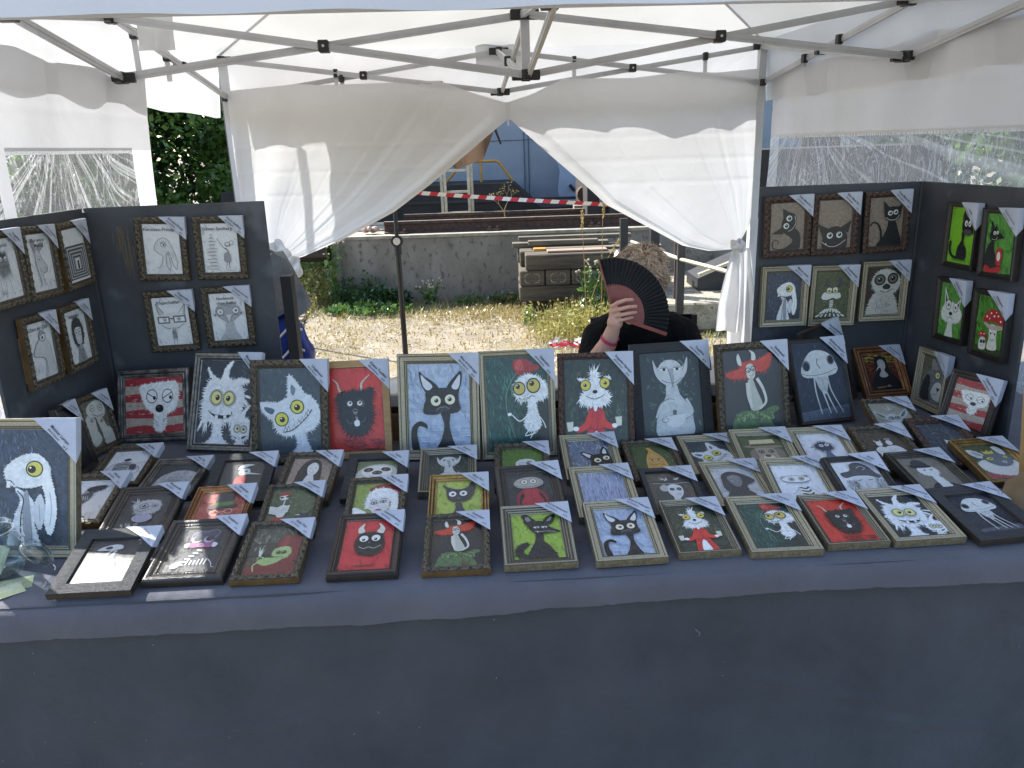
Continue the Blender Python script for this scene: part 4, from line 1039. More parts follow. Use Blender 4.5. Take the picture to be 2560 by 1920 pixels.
def art_mesh(name, art, land=False):
    """unit picture: x 0..1, y 0..-1.4 (up the print), stacked layers"""
    vs = []; fs = []; c1 = []; c2 = []; X1, Y1 = (1.4, 1.0) if land else (1.0, 1.4)
    dz = .0045/max(len(art.sh), 24)
    for k, (c, d, p) in enumerate(art.sh):
        p = clip_rect(p, 0, 0, X1, Y1)
        if len(p) < 3: continue
        a = clin(c); b = clin(d) if d else (a[0]*.86, a[1]*.86, a[2]*.86)
        o = len(vs); z = min(k*dz, .0045) + (.00012 if k else 0)
        vs += [(x, -y, z) for x, y in p]; fs.append(tuple(range(o, o+len(p))))
        c1 += [(*a,1)]*len(p); c2 += [(*b,1)]*len(p)
    me = bpy.data.meshes.new(name); me.from_pydata(vs, [], fs)
    for nm, cc in (('paint', c1), ('paint2', c2)):
        at = me.attributes.new(nm, 'FLOAT_COLOR', 'POINT'); at.data.foreach_set('color', np.array(cc, dtype=np.float32).ravel())
    me.materials.append(m_print); me.update()
    # every layer faces up the print
    bm = bmesh.new(); bm.from_mesh(me)
    for f in bm.faces:
        if f.normal.z < 0: f.normal_flip()
    bm.to_mesh(me); bm.free()
    return me
# ------------------------------------------------------------------ the pictures themselves
W_, K_ = '#f2f2ee', '#0e0f12'
def rabbit(seed=3):
    a = Art(seed).bg('#445063', '#2e333a').brush(['#5c6a82','#6c7a90','#4f5c78'], 60, 0,0,.7,.5,.16,80,.02,40).brush(['#39413a','#3f4a3c'], 40, .5,.9,1,1.4,.14,60,.02,40).brush(['#7585a0','#8e9cb2'], 30, 0,.8,.35,1.35,.14,90,.008)
    a.fur(W_, [(.40,.70),(.47,.85),(.40,1.05),(.33,1.42),(.66,1.42),(.62,1.15),(.60,.85)], .02, 60, c2='#c2c6ca').blob('#9a9ea3', [(.50,.80),(.55,.74),(.58,1.0),(.60,1.4),(.52,1.4),(.49,1.1)])
    a.ln(K_, [(.43,.74),(.50,.84),(.47,1.05),(.46,1.4)], .012)
    for y in (1.0,1.07,1.14,1.21,1.28): a.ln(K_, [(.465,y),(.50,y+.005)], .006)
    a.fur(W_, [(.30,.56),(.30,.47),(.40,.37),(.55,.30),(.68,.31),(.78,.42),(.80,.56),(.72,.66),(.55,.70),(.40,.68),(.33,.64)], .022, 70, c2='#cdd0cf')
    a.ln(K_, [(.42,.69),(.56,.72),(.72,.67),(.79,.57)], .008).poly('#f0f0ea', [(.315,.62),(.35,.62),(.355,.70),(.31,.70)]).ln(K_, [(.315,.61),(.36,.62),(.40,.67)], .008)
    a.fur(W_, [(.74,.42),(.80,.55),(.86,.80),(.87,1.05),(.80,1.27),(.74,1.1),(.76,.85),(.72,.65)], .018, 50).ln('#8d9095', [(.80,.75),(.82,.95),(.80,1.15)], .006)
    a.fur('#d9dadb', [(.70,.78),(.74,.95),(.72,1.12),(.68,1.2),(.63,1.08),(.63,.9)], .016, 40).ln('#8d9095', [(.68,.9),(.69,1.1)], .006)
    return a.eye(.63,.475,.085,'#d9cf5e',-.35,.05,.55)
def bigear(seed=5):
    a = Art(seed).bg('#93a3bb', '#b9c3d0').brush(['#8194b3','#a9b6c8','#cdd4dc'], 90, 0,0,1,.8,.2,88,.02,20).brush(['#d3d9df','#7f94b3'], 50, 0,1.0,1,1.4,.3,5,.015,6)
    a.blob(K_, [(.06,1.42),(.03,1.2),(.06,1.02),(.18,.93),(.29,.98),(.30,1.05),(.25,1.03),(.16,1.02),(.13,1.15),(.17,1.42)])
    a.fur(K_, [(.53,.78),(.58,1.0),(.52,1.25),(.45,1.42),(.76,1.42),(.70,1.2),(.66,1.0),(.67,.78)], .008, 50, c2='#25272c')
    a.poly(K_, Art.cr([(.19,.12),(.27,.20),(.42,.30),(.50,.42),(.32,.48),(.23,.36),(.19,.22)],5)).poly('#d2d4d6', Art.cr([(.215,.18),(.29,.25),(.40,.36),(.33,.43),(.25,.36)],5))
    a.poly(K_, Art.cr([(.86,.12),(.88,.25),(.84,.40),(.80,.50),(.63,.42),(.70,.28),(.79,.18)],5)).poly('#d2d4d6', Art.cr([(.85,.18),(.84,.34),(.79,.42),(.71,.38),(.78,.26)],5))
    a.fur(K_, [(.50,.40),(.66,.40),(.80,.46),(.82,.62),(.84,.74),(.72,.80),(.58,.78),(.42,.82),(.26,.80),(.25,.70),(.29,.58),(.30,.46)], .012, 80, c2='#24262c')
    a.hair('#4b4e55', .56,.72, 30,.10,150,390,.006,.12,.03)
    for sgn in (-1,1):
        for k in range(4): a.ln('#3d4046', [(.56+sgn*.2,.70+k*.015),(.56+sgn*.42,.64+k*.05)], .003)
    a.ln('#8a8d90', [(.46,.75),(.53,.70),(.56,.71),(.60,.69),(.66,.73)], .010)
    return a.eye(.45,.60,.082,'#e8e3c4',.1,-.05,.42).eye(.68,.58,.082,'#e8e3c4',-.05,-.05,.42)
def espresso(seed=6):
    a = Art(seed).bg('#3f4a38', '#2c302d').brush(['#55663f','#4d5b43','#5d6c4c'], 70, 0,.2,1,1.3,.14,80,.03,30)
    a.brush(['#7d8a78'], 10, .1,.75,.2,.9,.1,90,.006).brush(['#7d8a78'], 14, .82,.6,.9,.85,.12,90,.006)
    a.fur(W_, [(.44,.22),(.52,.20),(.56,.38),(.62,.45),(.72,.58),(.66,.68),(.52,.72),(.36,.70),(.24,.62),(.34,.50),(.42,.42)], .075, 64, .5, c2='#d0d0cb')
    a.fur(W_, [(.22,.30),(.38,.32),(.46,.40),(.36,.36)], .04, 24).fur(W_, [(.74,.27),(.62,.30),(.54,.38),(.66,.36)], .04, 24)
    a.hair(W_, .47,.22, 8, .16, 60,120,.02,.04,.02)
    a.eye(.34,.40,.075,'#d6c54e',-.1,0,.35).eye(.65,.37,.075,'#d6c54e',.1,0,.35).el(K_,.49,.50,.04,.028).ln(K_, [(.34,.56),(.42,.60),(.50,.61),(.60,.57),(.64,.54)], .009)
    a.blob('#d8382f', [(.46,.74),(.38,.80),(.36,1.02),(.30,1.42),(.44,1.42),(.48,1.15),(.56,1.42),(.74,1.42),(.62,1.05),(.64,.84),(.56,.74),(.50,.82)], '#a92a29')
    a.blob('#d8382f', [(.38,.82),(.30,.98),(.18,1.06),(.20,1.12),(.36,1.06),(.42,.92)]).blob('#d8382f', [(.60,.84),(.68,.96),(.80,1.0),(.80,1.07),(.66,1.06),(.56,.96)])
    a.ln('#7d1b1b', [(.50,.80),(.52,1.0),(.47,1.12)], .008).ln('#7d1b1b', [(.36,1.05),(.50,1.08),(.64,1.06)], .010)
    a.fur(W_, [(.47,1.14),(.53,1.14),(.58,1.42),(.42,1.42)], .02, 30).el(W_,.49,.75,.03,.05)
    for x, y in ((.08,1.02),(.86,.95)):
        a.poly('#d8d5bd', [(x-.06,y-.06),(x+.05,y-.07),(x+.04,y+.07),(x-.04,y+.08)]).ln('#97957f', [(x-.06,y-.06),(x+.05,y-.07)], .008)
    return a.el(W_,.17,1.06,.05,.035).el(W_,.79,1.02,.045,.035)
def poppy(seed=8):
    a = Art(seed).bg('#2a574b', '#1c3034').brush(['#3c7565','#2f5f5a','#48806a'], 80, 0,0,.45,1.4,.2,85,.03,25).rect('#2b2e2e', .78,.55,1.0,1.42).brush(['#2b2f2f','#252a2b','#2c3634'], 60, .45,.5,1,1.4,.2,80,.04,20)
    a.ln('#7d8f7c', [(.50,.24),(.38,.40),(.31,.62),(.34,.90),(.44,1.20)], .014,.008)
    a.blob('#a93232', [(.46,.20),(.44,.08),(.56,.03),(.68,.06),(.78,.12),(.88,.17),(.76,.24),(.62,.26),(.52,.27)], '#8a2427').blob('#c2504a', [(.48,.18),(.50,.08),(.58,.06),(.60,.20)]).ln('#741c20', [(.54,.25),(.58,.12),(.64,.08)], .008).ln('#741c20', [(.60,.25),(.70,.16),(.84,.17)], .008)
    a.fur(W_, [(.46,.50),(.50,.36),(.66,.28),(.84,.32),(.96,.44),(.98,.58),(.84,.66),(.70,.64),(.56,.66),(.48,.60)], .06, 70, .5, c2='#c9cbc9', tone='#a9abab', inner=60)
    a.fur(W_, [(.68,.62),(.78,.64),(.80,.80),(.86,1.0),(.80,1.10),(.66,1.10),(.60,1.0),(.66,.82)], .035, 50, c2='#c6c8c6', tone='#a9abab')
    a.ln(W_, [(.64,.88),(.52,.96),(.40,.86)], .016).ln(W_, [(.82,.88),(.90,.98),(.94,1.08)], .014).el(W_,.36,.85,.035,.025)
    a.ln(W_, [(.68,1.08),(.60,1.18),(.78,1.14)], .014).ln(W_, [(.78,1.08),(.68,1.22)], .014)
    a.ln(K_, [(.52,.62),(.60,.64),(.70,.60),(.76,.58)], .016,.006).teeth([(.54,.625),(.62,.635),(.70,.60)],5,.02)
    return a.eye(.53,.475,.085,'#c9b455',-.25,-.35,.42,ow=.2).eye(.76,.44,.095,'#c9b455',-.25,-.35,.42,ow=.2)
def devil(seed=9):
    a = Art(seed).bg('#d43d30', '#c2332a').brush(['#dc4a3c','#c8352c'], 50, 0,0,1,1.1,.2,80,.04,30).brush(['#7d2a28','#8b2c29','#6a2625'], 50, .3,1.2,1,1.4,.25,5,.03,15)
    for p, q in (([(.20,.18),(.27,.26),(.30,.38),(.38,.46)],0),([(.80,.13),(.72,.20),(.66,.28),(.66,.42)],1)):
        a.ln('#cfc7b3', p, .012,.045)
        for t in (.35,.5,.65,.8,.92):
            m_ = polyline(p, t); a.ln('#8c8372', [(m_[0]-.02,m_[1]),(m_[0]+.02,m_[1]-.006)], .005)
    a.hair(K_, .55,.76, 260, .34, 0, 360, .016, .10, .14); a.fur(K_, [(.36,.44),(.50,.40),(.68,.40),(.84,.36),(.80,.55),(.80,.80),(.76,1.0),(.64,1.12),(.48,1.12),(.36,1.02),(.30,.85),(.28,.62),(.27,.46)], .085, 140, .8, c2='#202024', tone='#3a3a3e', inner=60)
    a.blob('#4b4d52', [(.40,.58),(.48,.54),(.50,.62),(.44,.66)]).blob('#4b4d52', [(.62,.53),(.70,.58),(.68,.66),(.60,.62)])
    a.eye(.46,.60,.042,'#dcdcd6',.1,-.3,.5).eye(.62,.60,.042,'#dcdcd6',.1,-.3,.5).ln('#96989a', [(.50,.72),(.54,.69),(.58,.72)], .009).blob('#7c7e80',[(.50,.74),(.58,.74),(.54,.79)])
    a.ln('#7b7d80', [(.40,.86),(.42,.92),(.52,.93)], .006).ln('#7b7d80', [(.70,.84),(.68,.90),(.60,.92)], .006).blob('#e9e9e5', [(.52,.90),(.59,.88),(.60,.97),(.53,.98)]).hair('#cfcfca',.56,.88,4,.09,80,110,.008,.01,.01)
    return a.ln('#8e4a3c', [(.49,1.16),(.49,1.28),(.45,1.31)], .009).ln('#8e4a3c', [(.62,1.15),(.62,1.26),(.66,1.29)], .009)
def monsters(seed=11):
    a = Art(seed).bg('#343c42', '#22282d').brush(['#465059','#2b3239','#505a60'], 80, 0,0,1,1.4,.16,70,.04,60)
    w, w2, tn = '#f0f0ee', '#cfd2d4', '#a3a8ad'
    a.fur(w, [(.33,1.0),(.50,1.0),(.46,1.12),(.50,1.3),(.62,1.45),(.16,1.45),(.30,1.3),(.33,1.12)], .05, 50, .5, w2, tn, 30)
    a.fur(w, [(.20,.34),(.38,.36),(.50,.32),(.66,.36),(.80,.46),(.84,.64),(.80,.86),(.74,1.02),(.56,1.02),(.42,1.08),(.26,1.02),(.12,1.02),(.09,.82),(.11,.58)], .085, 110, .75, w2, tn, 90)
    a.fur(w, [(.40,.40),(.43,.24),(.47,.12),(.60,.0),(.54,.14),(.52,.26),(.60,.40)], .03, 36, .5).fur(w, [(.38,.40),(.22,.30),(.13,.12),(.22,.24),(.34,.32)], .035, 30, .6).fur(w, [(.66,.36),(.76,.30),(.93,.35),(.80,.38),(.74,.46)], .05, 28, .7)
    for x, y, an in ((.12,1.02,255),(.18,1.08,265),(.78,.95,275),(.86,.68,320),(.88,.60,340)): a.hair(w, x, y, 9, .17, an-14, an+14, .022, .03, .02)
    a.fur(w, [(.78,1.28),(.90,1.28),(.88,1.36),(.94,1.45),(.72,1.45),(.78,1.36)], .03, 30).fur(w, [(.70,1.0),(.84,.96),(.98,1.0),(1.02,1.14),(.98,1.28),(.86,1.33),(.72,1.28),(.66,1.14)], .055, 70, .7, w2, tn, 30).fur(w, [(.80,1.0),(.85,.86),(.99,.74),(.90,.88),(.90,1.0)], .02, 20)
    a.poly(K_, Art.cr([(.20,.84),(.30,.90),(.42,.92),(.56,.92),(.66,.86),(.60,.96),(.42,.98),(.30,.93)],4)).poly('#eeece4', [(.345,.92),(.40,.925),(.40,1.0),(.345,1.0)]).poly('#eeece4', [(.50,.93),(.555,.925),(.56,.97),(.51,.975)]).poly('#eeece4', [(.60,.86),(.64,.85),(.64,.91),(.60,.92)])
    a.poly(K_, Art.cr([(.69,1.25),(.80,1.29),(.96,1.25),(.88,1.31),(.78,1.31)],4)).poly('#eeece4', [(.78,1.28),(.82,1.285),(.82,1.34),(.78,1.335)]).poly('#eeece4', [(.83,1.285),(.87,1.28),(.87,1.34),(.83,1.345)])
    for x, y, r in ((.34,.63,.112),(.575,.64,.108),(.775,1.14,.062),(.895,1.15,.060)): a.el('#a9aa98', x, y, r*1.18, r*1.28)
    return a.eye(.34,.63,.092,'#e3dd88',.25,.0,.44,ry=.108,ow=.10).eye(.575,.64,.09,'#e3dd88',-.15,0,.44,ry=.105,ow=.10).eye(.775,1.14,.044,'#e6e2bd',.1,-.1,.52,ry=.05,ow=.14).eye(.895,1.15,.043,'#e6e2bd',-.05,-.1,.52,ry=.05,ow=.14)
def tiltcat(seed=12):
    a = Art(seed).bg('#414c49', '#344050').brush(['#55605b','#4a5866','#3c4a5c'], 70, 0,0,1,1.4,.16,70,.05,60)
    a.fur('#d7dbdd', [(.55,.95),(.72,.90),(.74,1.1),(.84,1.42),(.54,1.42),(.62,1.2)], .04, 50, c2='#aeb9c6', tone='#93a0b0')
    a.fur('#dfe2e3', [(.18,.62),(.30,.56),(.46,.48),(.62,.40),(.80,.44),(.94,.58),(.98,.80),(.86,.98),(.66,1.02),(.46,1.08),(.30,1.02),(.22,.84)], .06, 110, .6, c2='#c3cacf', tone='#9aa5ae', inner=70)
    a.fur('#d7dbdd', [(.02,.56),(.20,.56),(.36,.60),(.22,.80),(.08,.72)], .05, 36).blob('#49606f', [(.08,.62),(.24,.66),(.20,.74),(.10,.69)]).fur('#d7dbdd', [(.50,.12),(.62,.24),(.72,.42),(.50,.50),(.48,.30)], .05, 36).blob('#6b7c88', [(.53,.26),(.60,.34),(.56,.44),(.52,.38)])
    a.eye(.36,.82,.10,'#d9cf4e',.1,.05,.45,rot=-20).eye(.62,.62,.10,'#d9cf4e',.0,.1,.5,rot=-20)
    return a.ln(K_, [(.38,1.03),(.54,.99),(.72,.84),(.84,.70),(.86,.66)], .014).teeth([(.40,1.02),(.56,.97),(.72,.83),(.83,.71)],7,.07,'#f0f0ea',True)
def redhead(seed=13):
    a = Art(seed).bg('#2b2e31', '#232629').blob('#5f7a48', [(.10,1.25),(.20,1.02),(.40,.96),(.62,1.0),(.86,.92),(.96,.98),(.80,1.10),(.86,1.42),(.12,1.42)], '#42543a').brush(['#86a468','#6d8a52','#3c4a34'], 110, .18,1.0,.85,1.12,.08,60,.03,60).brush(['#5d4e40'], 20, .55,1.2,.75,1.35,.1,60,.03,60)
    a.fur('#cc3f2c', [(.04,.36),(.26,.30),(.38,.20),(.60,.18),(.74,.12),(.84,.08),(.82,.22),(.72,.34),(.52,.34),(.40,.42),(.20,.44)], .055, 110, .9, c2='#a82e20', tone='#e0674c', inner=110)
    a.blob('#d4d2c8', [(.26,.22),(.24,.12),(.27,.05),(.31,.14),(.32,.24)]).blob('#d4d2c8', [(.50,.16),(.50,.06),(.46,.0),(.56,.06),(.57,.16)])
    a.blob('#d3d1c4', [(.40,.26),(.48,.22),(.54,.28),(.55,.42),(.48,.48),(.41,.42)], '#b9b7aa').blob('#b9b7a8', [(.44,.46),(.50,.46),(.56,.62),(.66,.92),(.46,.96),(.42,.7)])
    a.ln('#d3d1c4', [(.58,.46),(.68,.64),(.72,.84),(.60,.95)], .055,.035).ln('#cfcdbf', [(.40,.52),(.41,.74),(.47,.92)], .045,.04).ln('#cfcdbf', [(.46,.92),(.44,.66),(.43,.48)], .035,.03)
    return a.ring(K_,.43,.32,.04,.035,.012).ring(K_,.52,.30,.04,.035,.012).el(K_,.44,.33,.012).el(K_,.52,.31,.012).ln(K_, [(.45,.40),(.49,.42),(.53,.38)], .007)
def alien(seed=14):
    a = Art(seed).bg('#272e3d', '#1d222c').brush(['#3c4658','#2a303d'], 60, 0,0,1,1.1,.2,70,.05,60).poly('#5c626c', [(0,1.24),(1,1.16),(1,1.42),(0,1.42)], '#454b55').brush(['#777d86','#4a505a'], 60, 0,1.22,1,1.4,.1,10,.02,30)
    a.ln('#c9cac6', [(.37,.64),(.36,.9),(.42,1.3)], .035,.018).ln('#c9cac6', [(.64,.62),(.68,.9),(.86,1.3)], .035,.016)
    a.blob('#cfd0cc', [(.38,.62),(.50,.60),(.62,.62),(.64,.74),(.58,.92),(.52,.94),(.44,.84),(.40,.72)], '#9fa19f').ln('#cfd0cc', [(.50,.90),(.55,1.1),(.60,1.3)], .032,.02).ln('#cfd0cc', [(.57,.90),(.64,1.1),(.72,1.3)], .032,.02)
    a.blob('#d8d9d4', [(.12,.56),(.14,.44),(.26,.26),(.40,.16),(.60,.16),(.78,.26),(.86,.42),(.88,.52),(.80,.60),(.60,.63),(.36,.64),(.20,.63)], '#bcbeba', 7)
    a.el('#74767a',.24,.42,.085,.10).el('#141519',.24,.43,.062,.08).el('#74767a',.76,.34,.08,.09).el('#141519',.76,.34,.055,.07)
    return a.ln(K_, [(.48,.30),(.47,.40),(.52,.48)], .014).ln('#6b6c6e', [(.12,.55),(.30,.60),(.60,.58),(.86,.50)], .01).ln('#6b6c6e', [(.52,.66),(.55,.88)], .006)
def elf(seed=15):
    a = Art(seed).bg('#333b38', '#282d2e').brush(['#4c6249','#466045','#55705a'], 80, .1,.1,.95,1.3,.13,60,.05,60)
    c = '#c9cbc7'
    a.blob(c, [(.42,.56),(.52,.60),(.60,.56),(.64,.72),(.78,.92),(.84,1.16),(.80,1.42),(.26,1.42),(.22,1.16),(.30,.92),(.40,.74)], '#b1b3b0')
    a.blob(c, [(.22,.12),(.30,.26),(.50,.18),(.70,.26),(.80,.10),(.78,.34),(.66,.50),(.54,.58),(.46,.58),(.32,.48),(.24,.34)], '#b7b9b6')
    a.el(c,.50,.30,.20,.17).el('#b1b3b0',.42,.155,.02).el('#b1b3b0',.56,.155,.02).ln(K_, [(.26,.20),(.30,.32)], .006).ln(K_, [(.76,.18),(.71,.32)], .006)
    a.poly('#a4a7a4', [(.46,.28),(.56,.28),(.53,.58)]).ln(K_, [(.46,.28),(.50,.40),(.53,.58),(.55,.40)], .007).ln(K_, [(.34,.46),(.44,.51),(.56,.52),(.70,.44)], .008)
    for x in (.40,.62): a.el('#e9e9e4',x,.28,.06,.042).el(K_,x,.295,.028,.022).poly('#a9aca9', [(x-.065,.27),(x-.04,.235),(x+.04,.235),(x+.065,.27)]).ln(K_, [(x-.065,.27),(x+.065,.27)], .008)
    a.ln('#77797a', [(.22,1.10),(.30,.88),(.44,.80),(.54,.82)], .045,.03).ln(c, [(.22,1.09),(.31,.89),(.45,.81),(.54,.83)], .032,.026)
    a.ln('#77797a', [(.74,.80),(.84,1.02),(.72,1.12),(.56,1.12)], .05,.035).ln(c, [(.74,.80),(.83,1.02),(.72,1.11),(.56,1.11)], .038,.03)
    a.blob('#d6d7d2', [(.36,1.08),(.70,1.04),(.66,1.22),(.52,1.27),(.40,1.22)]).ring('#77797a',.36,1.14,.05,.04,.01).ln('#77797a', [(.36,1.08),(.70,1.04)], .008)
    return a.ln('#77797a', [(.54,.88),(.53,1.02)], .004).poly('#55575a', [(.50,.98),(.56,.98),(.56,1.06),(.50,1.06)])
def grumpy(seed=16, land=True):
    a = Art(seed); X, Y = (1.4,1.0) if land else (1.0,1.4)
    a.poly('#b8aa9b', [(-.02,-.02),(X+.02,-.02),(X+.02,Y+.02),(-.02,Y+.02)], '#9c8f80')
    n = 7
    for k in range(0, n, 2): a.poly('#a5343a', [(0,Y*k/n+.02),(X*.3,Y*k/n-.01),(X*.6,Y*k/n+.02),(X,Y*k/n-.02),(X,Y*(k+1)/n-.02),(X*.5,Y*(k+1)/n+.02),(0,Y*(k+1)/n)], '#8e272e')
    a.brush(['#c9beb0','#a9938a','#8e4a48'], 60, 0,0,X,Y,.12,5,.02,15)
    cx, cy, s = X*.60, Y*.38, (1.0 if land else .78)
    g = lambda x, y: (cx+x*s, cy+y*s)
    a.fur(W_, [g(-.06,.18),g(.10,.18),g(.14,.40),g(.08,.56),g(-.10,.56),g(-.14,.40)], .05, 50, .6, c2='#cfcfca')
    a.fur(W_, [g(-.46,-.22),g(-.2,-.26),g(.1,-.28),g(.42,-.26),g(.44,.0),g(.34,.20),g(.1,.28),g(-.12,.26),g(-.30,.16),g(-.42,-.04)], .06, 110, .6, c2='#d0d0cc', tone='#a9a9a6', inner=40)
    for x in (-.18,.20):
        p = g(x,-.04); a.el(K_,p[0],p[1],.135*s,.125*s).el('#ececE8'.lower(),p[0],p[1],.12*s,.11*s).el(K_,p[0]+(.06 if x < 0 else .07)*s,p[1]+.03*s,.035*s)
        a.ln(K_, [g(x-.12,-.10 if x < 0 else .0),g(x+.10,.0 if x < 0 else -.10)], .016*s)
    p = g(.0,.18); a.el(K_,p[0],p[1],.10*s,.07*s).el('#5a5a5e',p[0]-.03*s,p[1]-.03*s,.03*s,.015*s)
    return a.ln(K_, [g(-.14,.36),g(-.06,.42)], .01).ln(K_, [g(.14,.36),g(.08,.42)], .01)
def darklord(seed=17):
    a = Art(seed).bg('#c23036', '#c83c3e').brush(['#c04a48','#a82e34'], 40, 0,0,1,1.4,.2,80,.04,30).el('#8a2b2e',.5,1.28,.24,.02)
    a.ln('#8c3b36', [(.46,1.05),(.42,1.18),(.46,1.26)], .01).ln('#8c3b36', [(.64,1.05),(.70,1.16),(.66,1.26)], .01)
    a.fur(K_, [(.32,.46),(.46,.38),(.64,.38),(.78,.46),(.82,.66),(.78,.90),(.64,1.0),(.46,1.0),(.32,.92),(.26,.70)], .055, 110, .6, c2='#26262a', tone='#3d3d42', inner=50)
    a.blob('#d9d6ca', [(.30,.40),(.28,.26),(.36,.14),(.40,.12),(.38,.24),(.42,.36)], '#bdb9ab').blob('#d9d6ca', [(.66,.36),(.72,.24),(.68,.12),(.76,.18),(.82,.30),(.78,.42)], '#bdb9ab')
    a.eye(.42,.56,.088,'#e6e4de',-.05,.35,.40).eye(.66,.55,.088,'#e6e4de',-.05,.35,.40)
    return a.ln('#c5c3bd', [(.34,.78),(.44,.84),(.54,.80),(.64,.84),(.78,.76)], .012).el('#77797a',.54,.68,.02,.012)
def fox(seed=18):
    a = Art(seed).bg('#8aa63a', '#9db84a').brush(['#a3bd54','#7f9a33','#b3c86a'], 70, 0,0,1,1.4,.25,70,.05,60)
    a.fur(K_, [(.30,1.38),(.12,1.34),(.04,1.18),(.10,1.0),(.26,.92),(.30,1.0),(.18,1.10),(.20,1.26),(.34,1.32)], .06, 60, .6, c2='#2c2f30')
    a.fur(K_, [(.50,.62),(.62,.66),(.60,.86),(.74,1.08),(.82,1.42),(.30,1.42),(.36,1.1),(.46,.86)], .035, 60, .5, c2='#2c2e30', tone='#4a4d4f', inner=40)
    a.fur(K_, [(.30,.34),(.26,.20),(.22,.06),(.32,.04),(.44,.18),(.50,.30)], .03, 34).blob('#7c7f80', [(.31,.26),(.29,.14),(.36,.12),(.40,.24)]).fur(K_, [(.66,.30),(.70,.18),(.80,.10),(.90,.08),(.86,.24),(.78,.36)], .03, 34).blob('#7c7f80', [(.72,.28),(.78,.18),(.84,.14),(.80,.26)])
    a.fur(K_, [(.34,.34),(.56,.26),(.72,.34),(.76,.46),(.92,.58),(.94,.62),(.72,.64),(.52,.66),(.40,.56)], .025, 70, .5, c2='#2b2d2f').el(K_,.94,.60,.04,.03).el('#d8d8d2',.96,.59,.012,.01)
    for x in (.50,.66): a.el('#dcdcd6',x,.46,.06,.04).el(K_,x+.01,.48,.022,.018).poly('#3a3c3e', [(x-.065,.45),(x-.03,.41),(x+.04,.41),(x+.065,.45)])
    return a.ln('#d8d8d2', [(.46,.58),(.56,.61),(.70,.60),(.88,.63)], .008).poly('#e6e6e0', [(.50,.59),(.53,.60),(.51,.65)])
def smoker(seed=19):
    a = Art(seed).bg('#57574a', '#45433a').brush(['#6d7060','#5c5a4c','#7b7e6c'], 90, 0,0,1,.8,.2,60,.05,60).poly('#3f3a35', [(0,.5),(.6,.46),(.6,.8),(0,.85)])
    a.blob('#7d3534', [(.56,.40),(.66,.26),(.78,.28),(.88,.26),(.98,.36),(1.02,1.0),(.60,.9),(.54,.6)], '#652a2b').blob('#8a3f3c', [(.60,.60),(.66,.30),(.74,.34),(.72,.6)]).blob('#7a302f', [(.10,1.1),(.4,1.0),(.9,1.02),(1.0,1.42),(.1,1.42)], '#5e2526')
    a.fur('#a9bd7f', [(.50,.86),(.50,.72),(.58,.64),(.76,.62),(.84,.76),(.78,.90),(.64,.96)], .04, 50, .6, c2='#93a96c').blob('#9db374', [(.22,1.0),(.40,.92),(.62,.94),(.74,.90),(.62,1.06),(.38,1.14)], '#88a060')
    a.ln('#a5b97c', [(.30,1.02),(.18,1.12),(.22,1.3)], .035,.025).ln('#a5b97c', [(.42,.98),(.26,.88),(.22,.96)], .03,.02).hair('#cdd2c0',.26,.86,12,.3,70,115,.02,.02,.02).brush(['#8b8f80','#9a9e8e'], 20, .1,.2,.35,.7,.15,80,.03,40)
    return a.eye(.60,.78,.045,'#7d7648',0,0,.7).eye(.71,.78,.045,'#7d7648',0,0,.7).ln(K_, [(.48,.87),(.58,.92),(.72,.90)], .01)
def stripey(seed=20):
    a = Art(seed).bg('#3a3b3e', '#303134').brush(['#4a4b4e','#37383b'], 50, 0,0,1,1.4,.2,80,.05,50)
    a.blob('#4c4958', [(.30,.44),(.28,.20),(.46,.10),(.70,.10),(.84,.22),(.80,.44),(.60,.52)], '#3e3b49').ln('#8d87a3', [(.32,.40),(.30,.22),(.44,.12),(.56,.16)], .02,.01).ln('#8d87a3', [(.56,.14),(.74,.08),(.84,.20),(.74,.36)], .02,.01).ln('#6c667f', [(.44,.30),(.50,.18),(.64,.20)], .014,.006)
    a.el('#b9b5c2',.42,.40,.10,.11).el('#35333d',.44,.37,.085,.09).el('#b9b5c2',.66,.40,.10,.11).el('#35333d',.68,.37,.085,.09).el(K_,.47,.39,.035).el(K_,.64,.39,.035)
    a.blob('#a66087', [(.30,.52),(.44,.50),(.54,.54),(.66,.50),(.80,.52),(.78,.64),(.64,.66),(.54,.62),(.42,.66),(.30,.62)], '#8d4d72').ring('#d3a6bd',.54,.585,.06,.05,.012).blob('#c9c7cf', [(.22,.56),(.30,.50),(.32,.64),(.26,.66)]).blob('#c9c7cf', [(.78,.50),(.88,.56),(.84,.66),(.78,.64)])
    for i in range(6): a.ln('#cfcfd1', [(.52-i*.055,.74+i*.09),(.62-i*.05,.76+i*.085)], .035)
    for i in range(6): a.ln('#cfcfd1', [(.44+i*.07,1.04+.03*math.sin(i)),(.42+i*.07,1.2)], .03,.02)
    return a.ln('#cfcfd1', [(.82,1.05),(.9,1.16),(.94,1.28),(1.0,1.3)], .02,.01).blob('#c2c2c6', [(.16,1.16),(.30,1.10),(.30,1.26),(.16,1.30)])
def sitalien(seed=21):
    a = Art(seed).bg('#3c3b3d', '#323133').poly('#4a494c', [(0,.95),(1,.92),(1,1.42),(0,1.42)], '#403f42').ln('#c9c9c9', [(0,.95),(1,.91)], .014)
    a.blob('#c4c4c2', [(.18,.34),(.30,.22),(.50,.16),(.64,.20),(.66,.30),(.56,.34),(.36,.36)], '#a8a8a6').el('#2b2b2e',.40,.27,.07,.05).ln('#c4c4c2', [(.50,.34),(.40,.5),(.40,.72),(.56,.8),(.50,1.0),(.44,1.2)], .04,.02).ln('#b5b5b3', [(.56,.36),(.54,.6),(.64,.74),(.56,.96)], .06,.03)
    return a.ln('#b5b5b3', [(.44,.78),(.60,.92),(.52,1.08)], .03,.015)
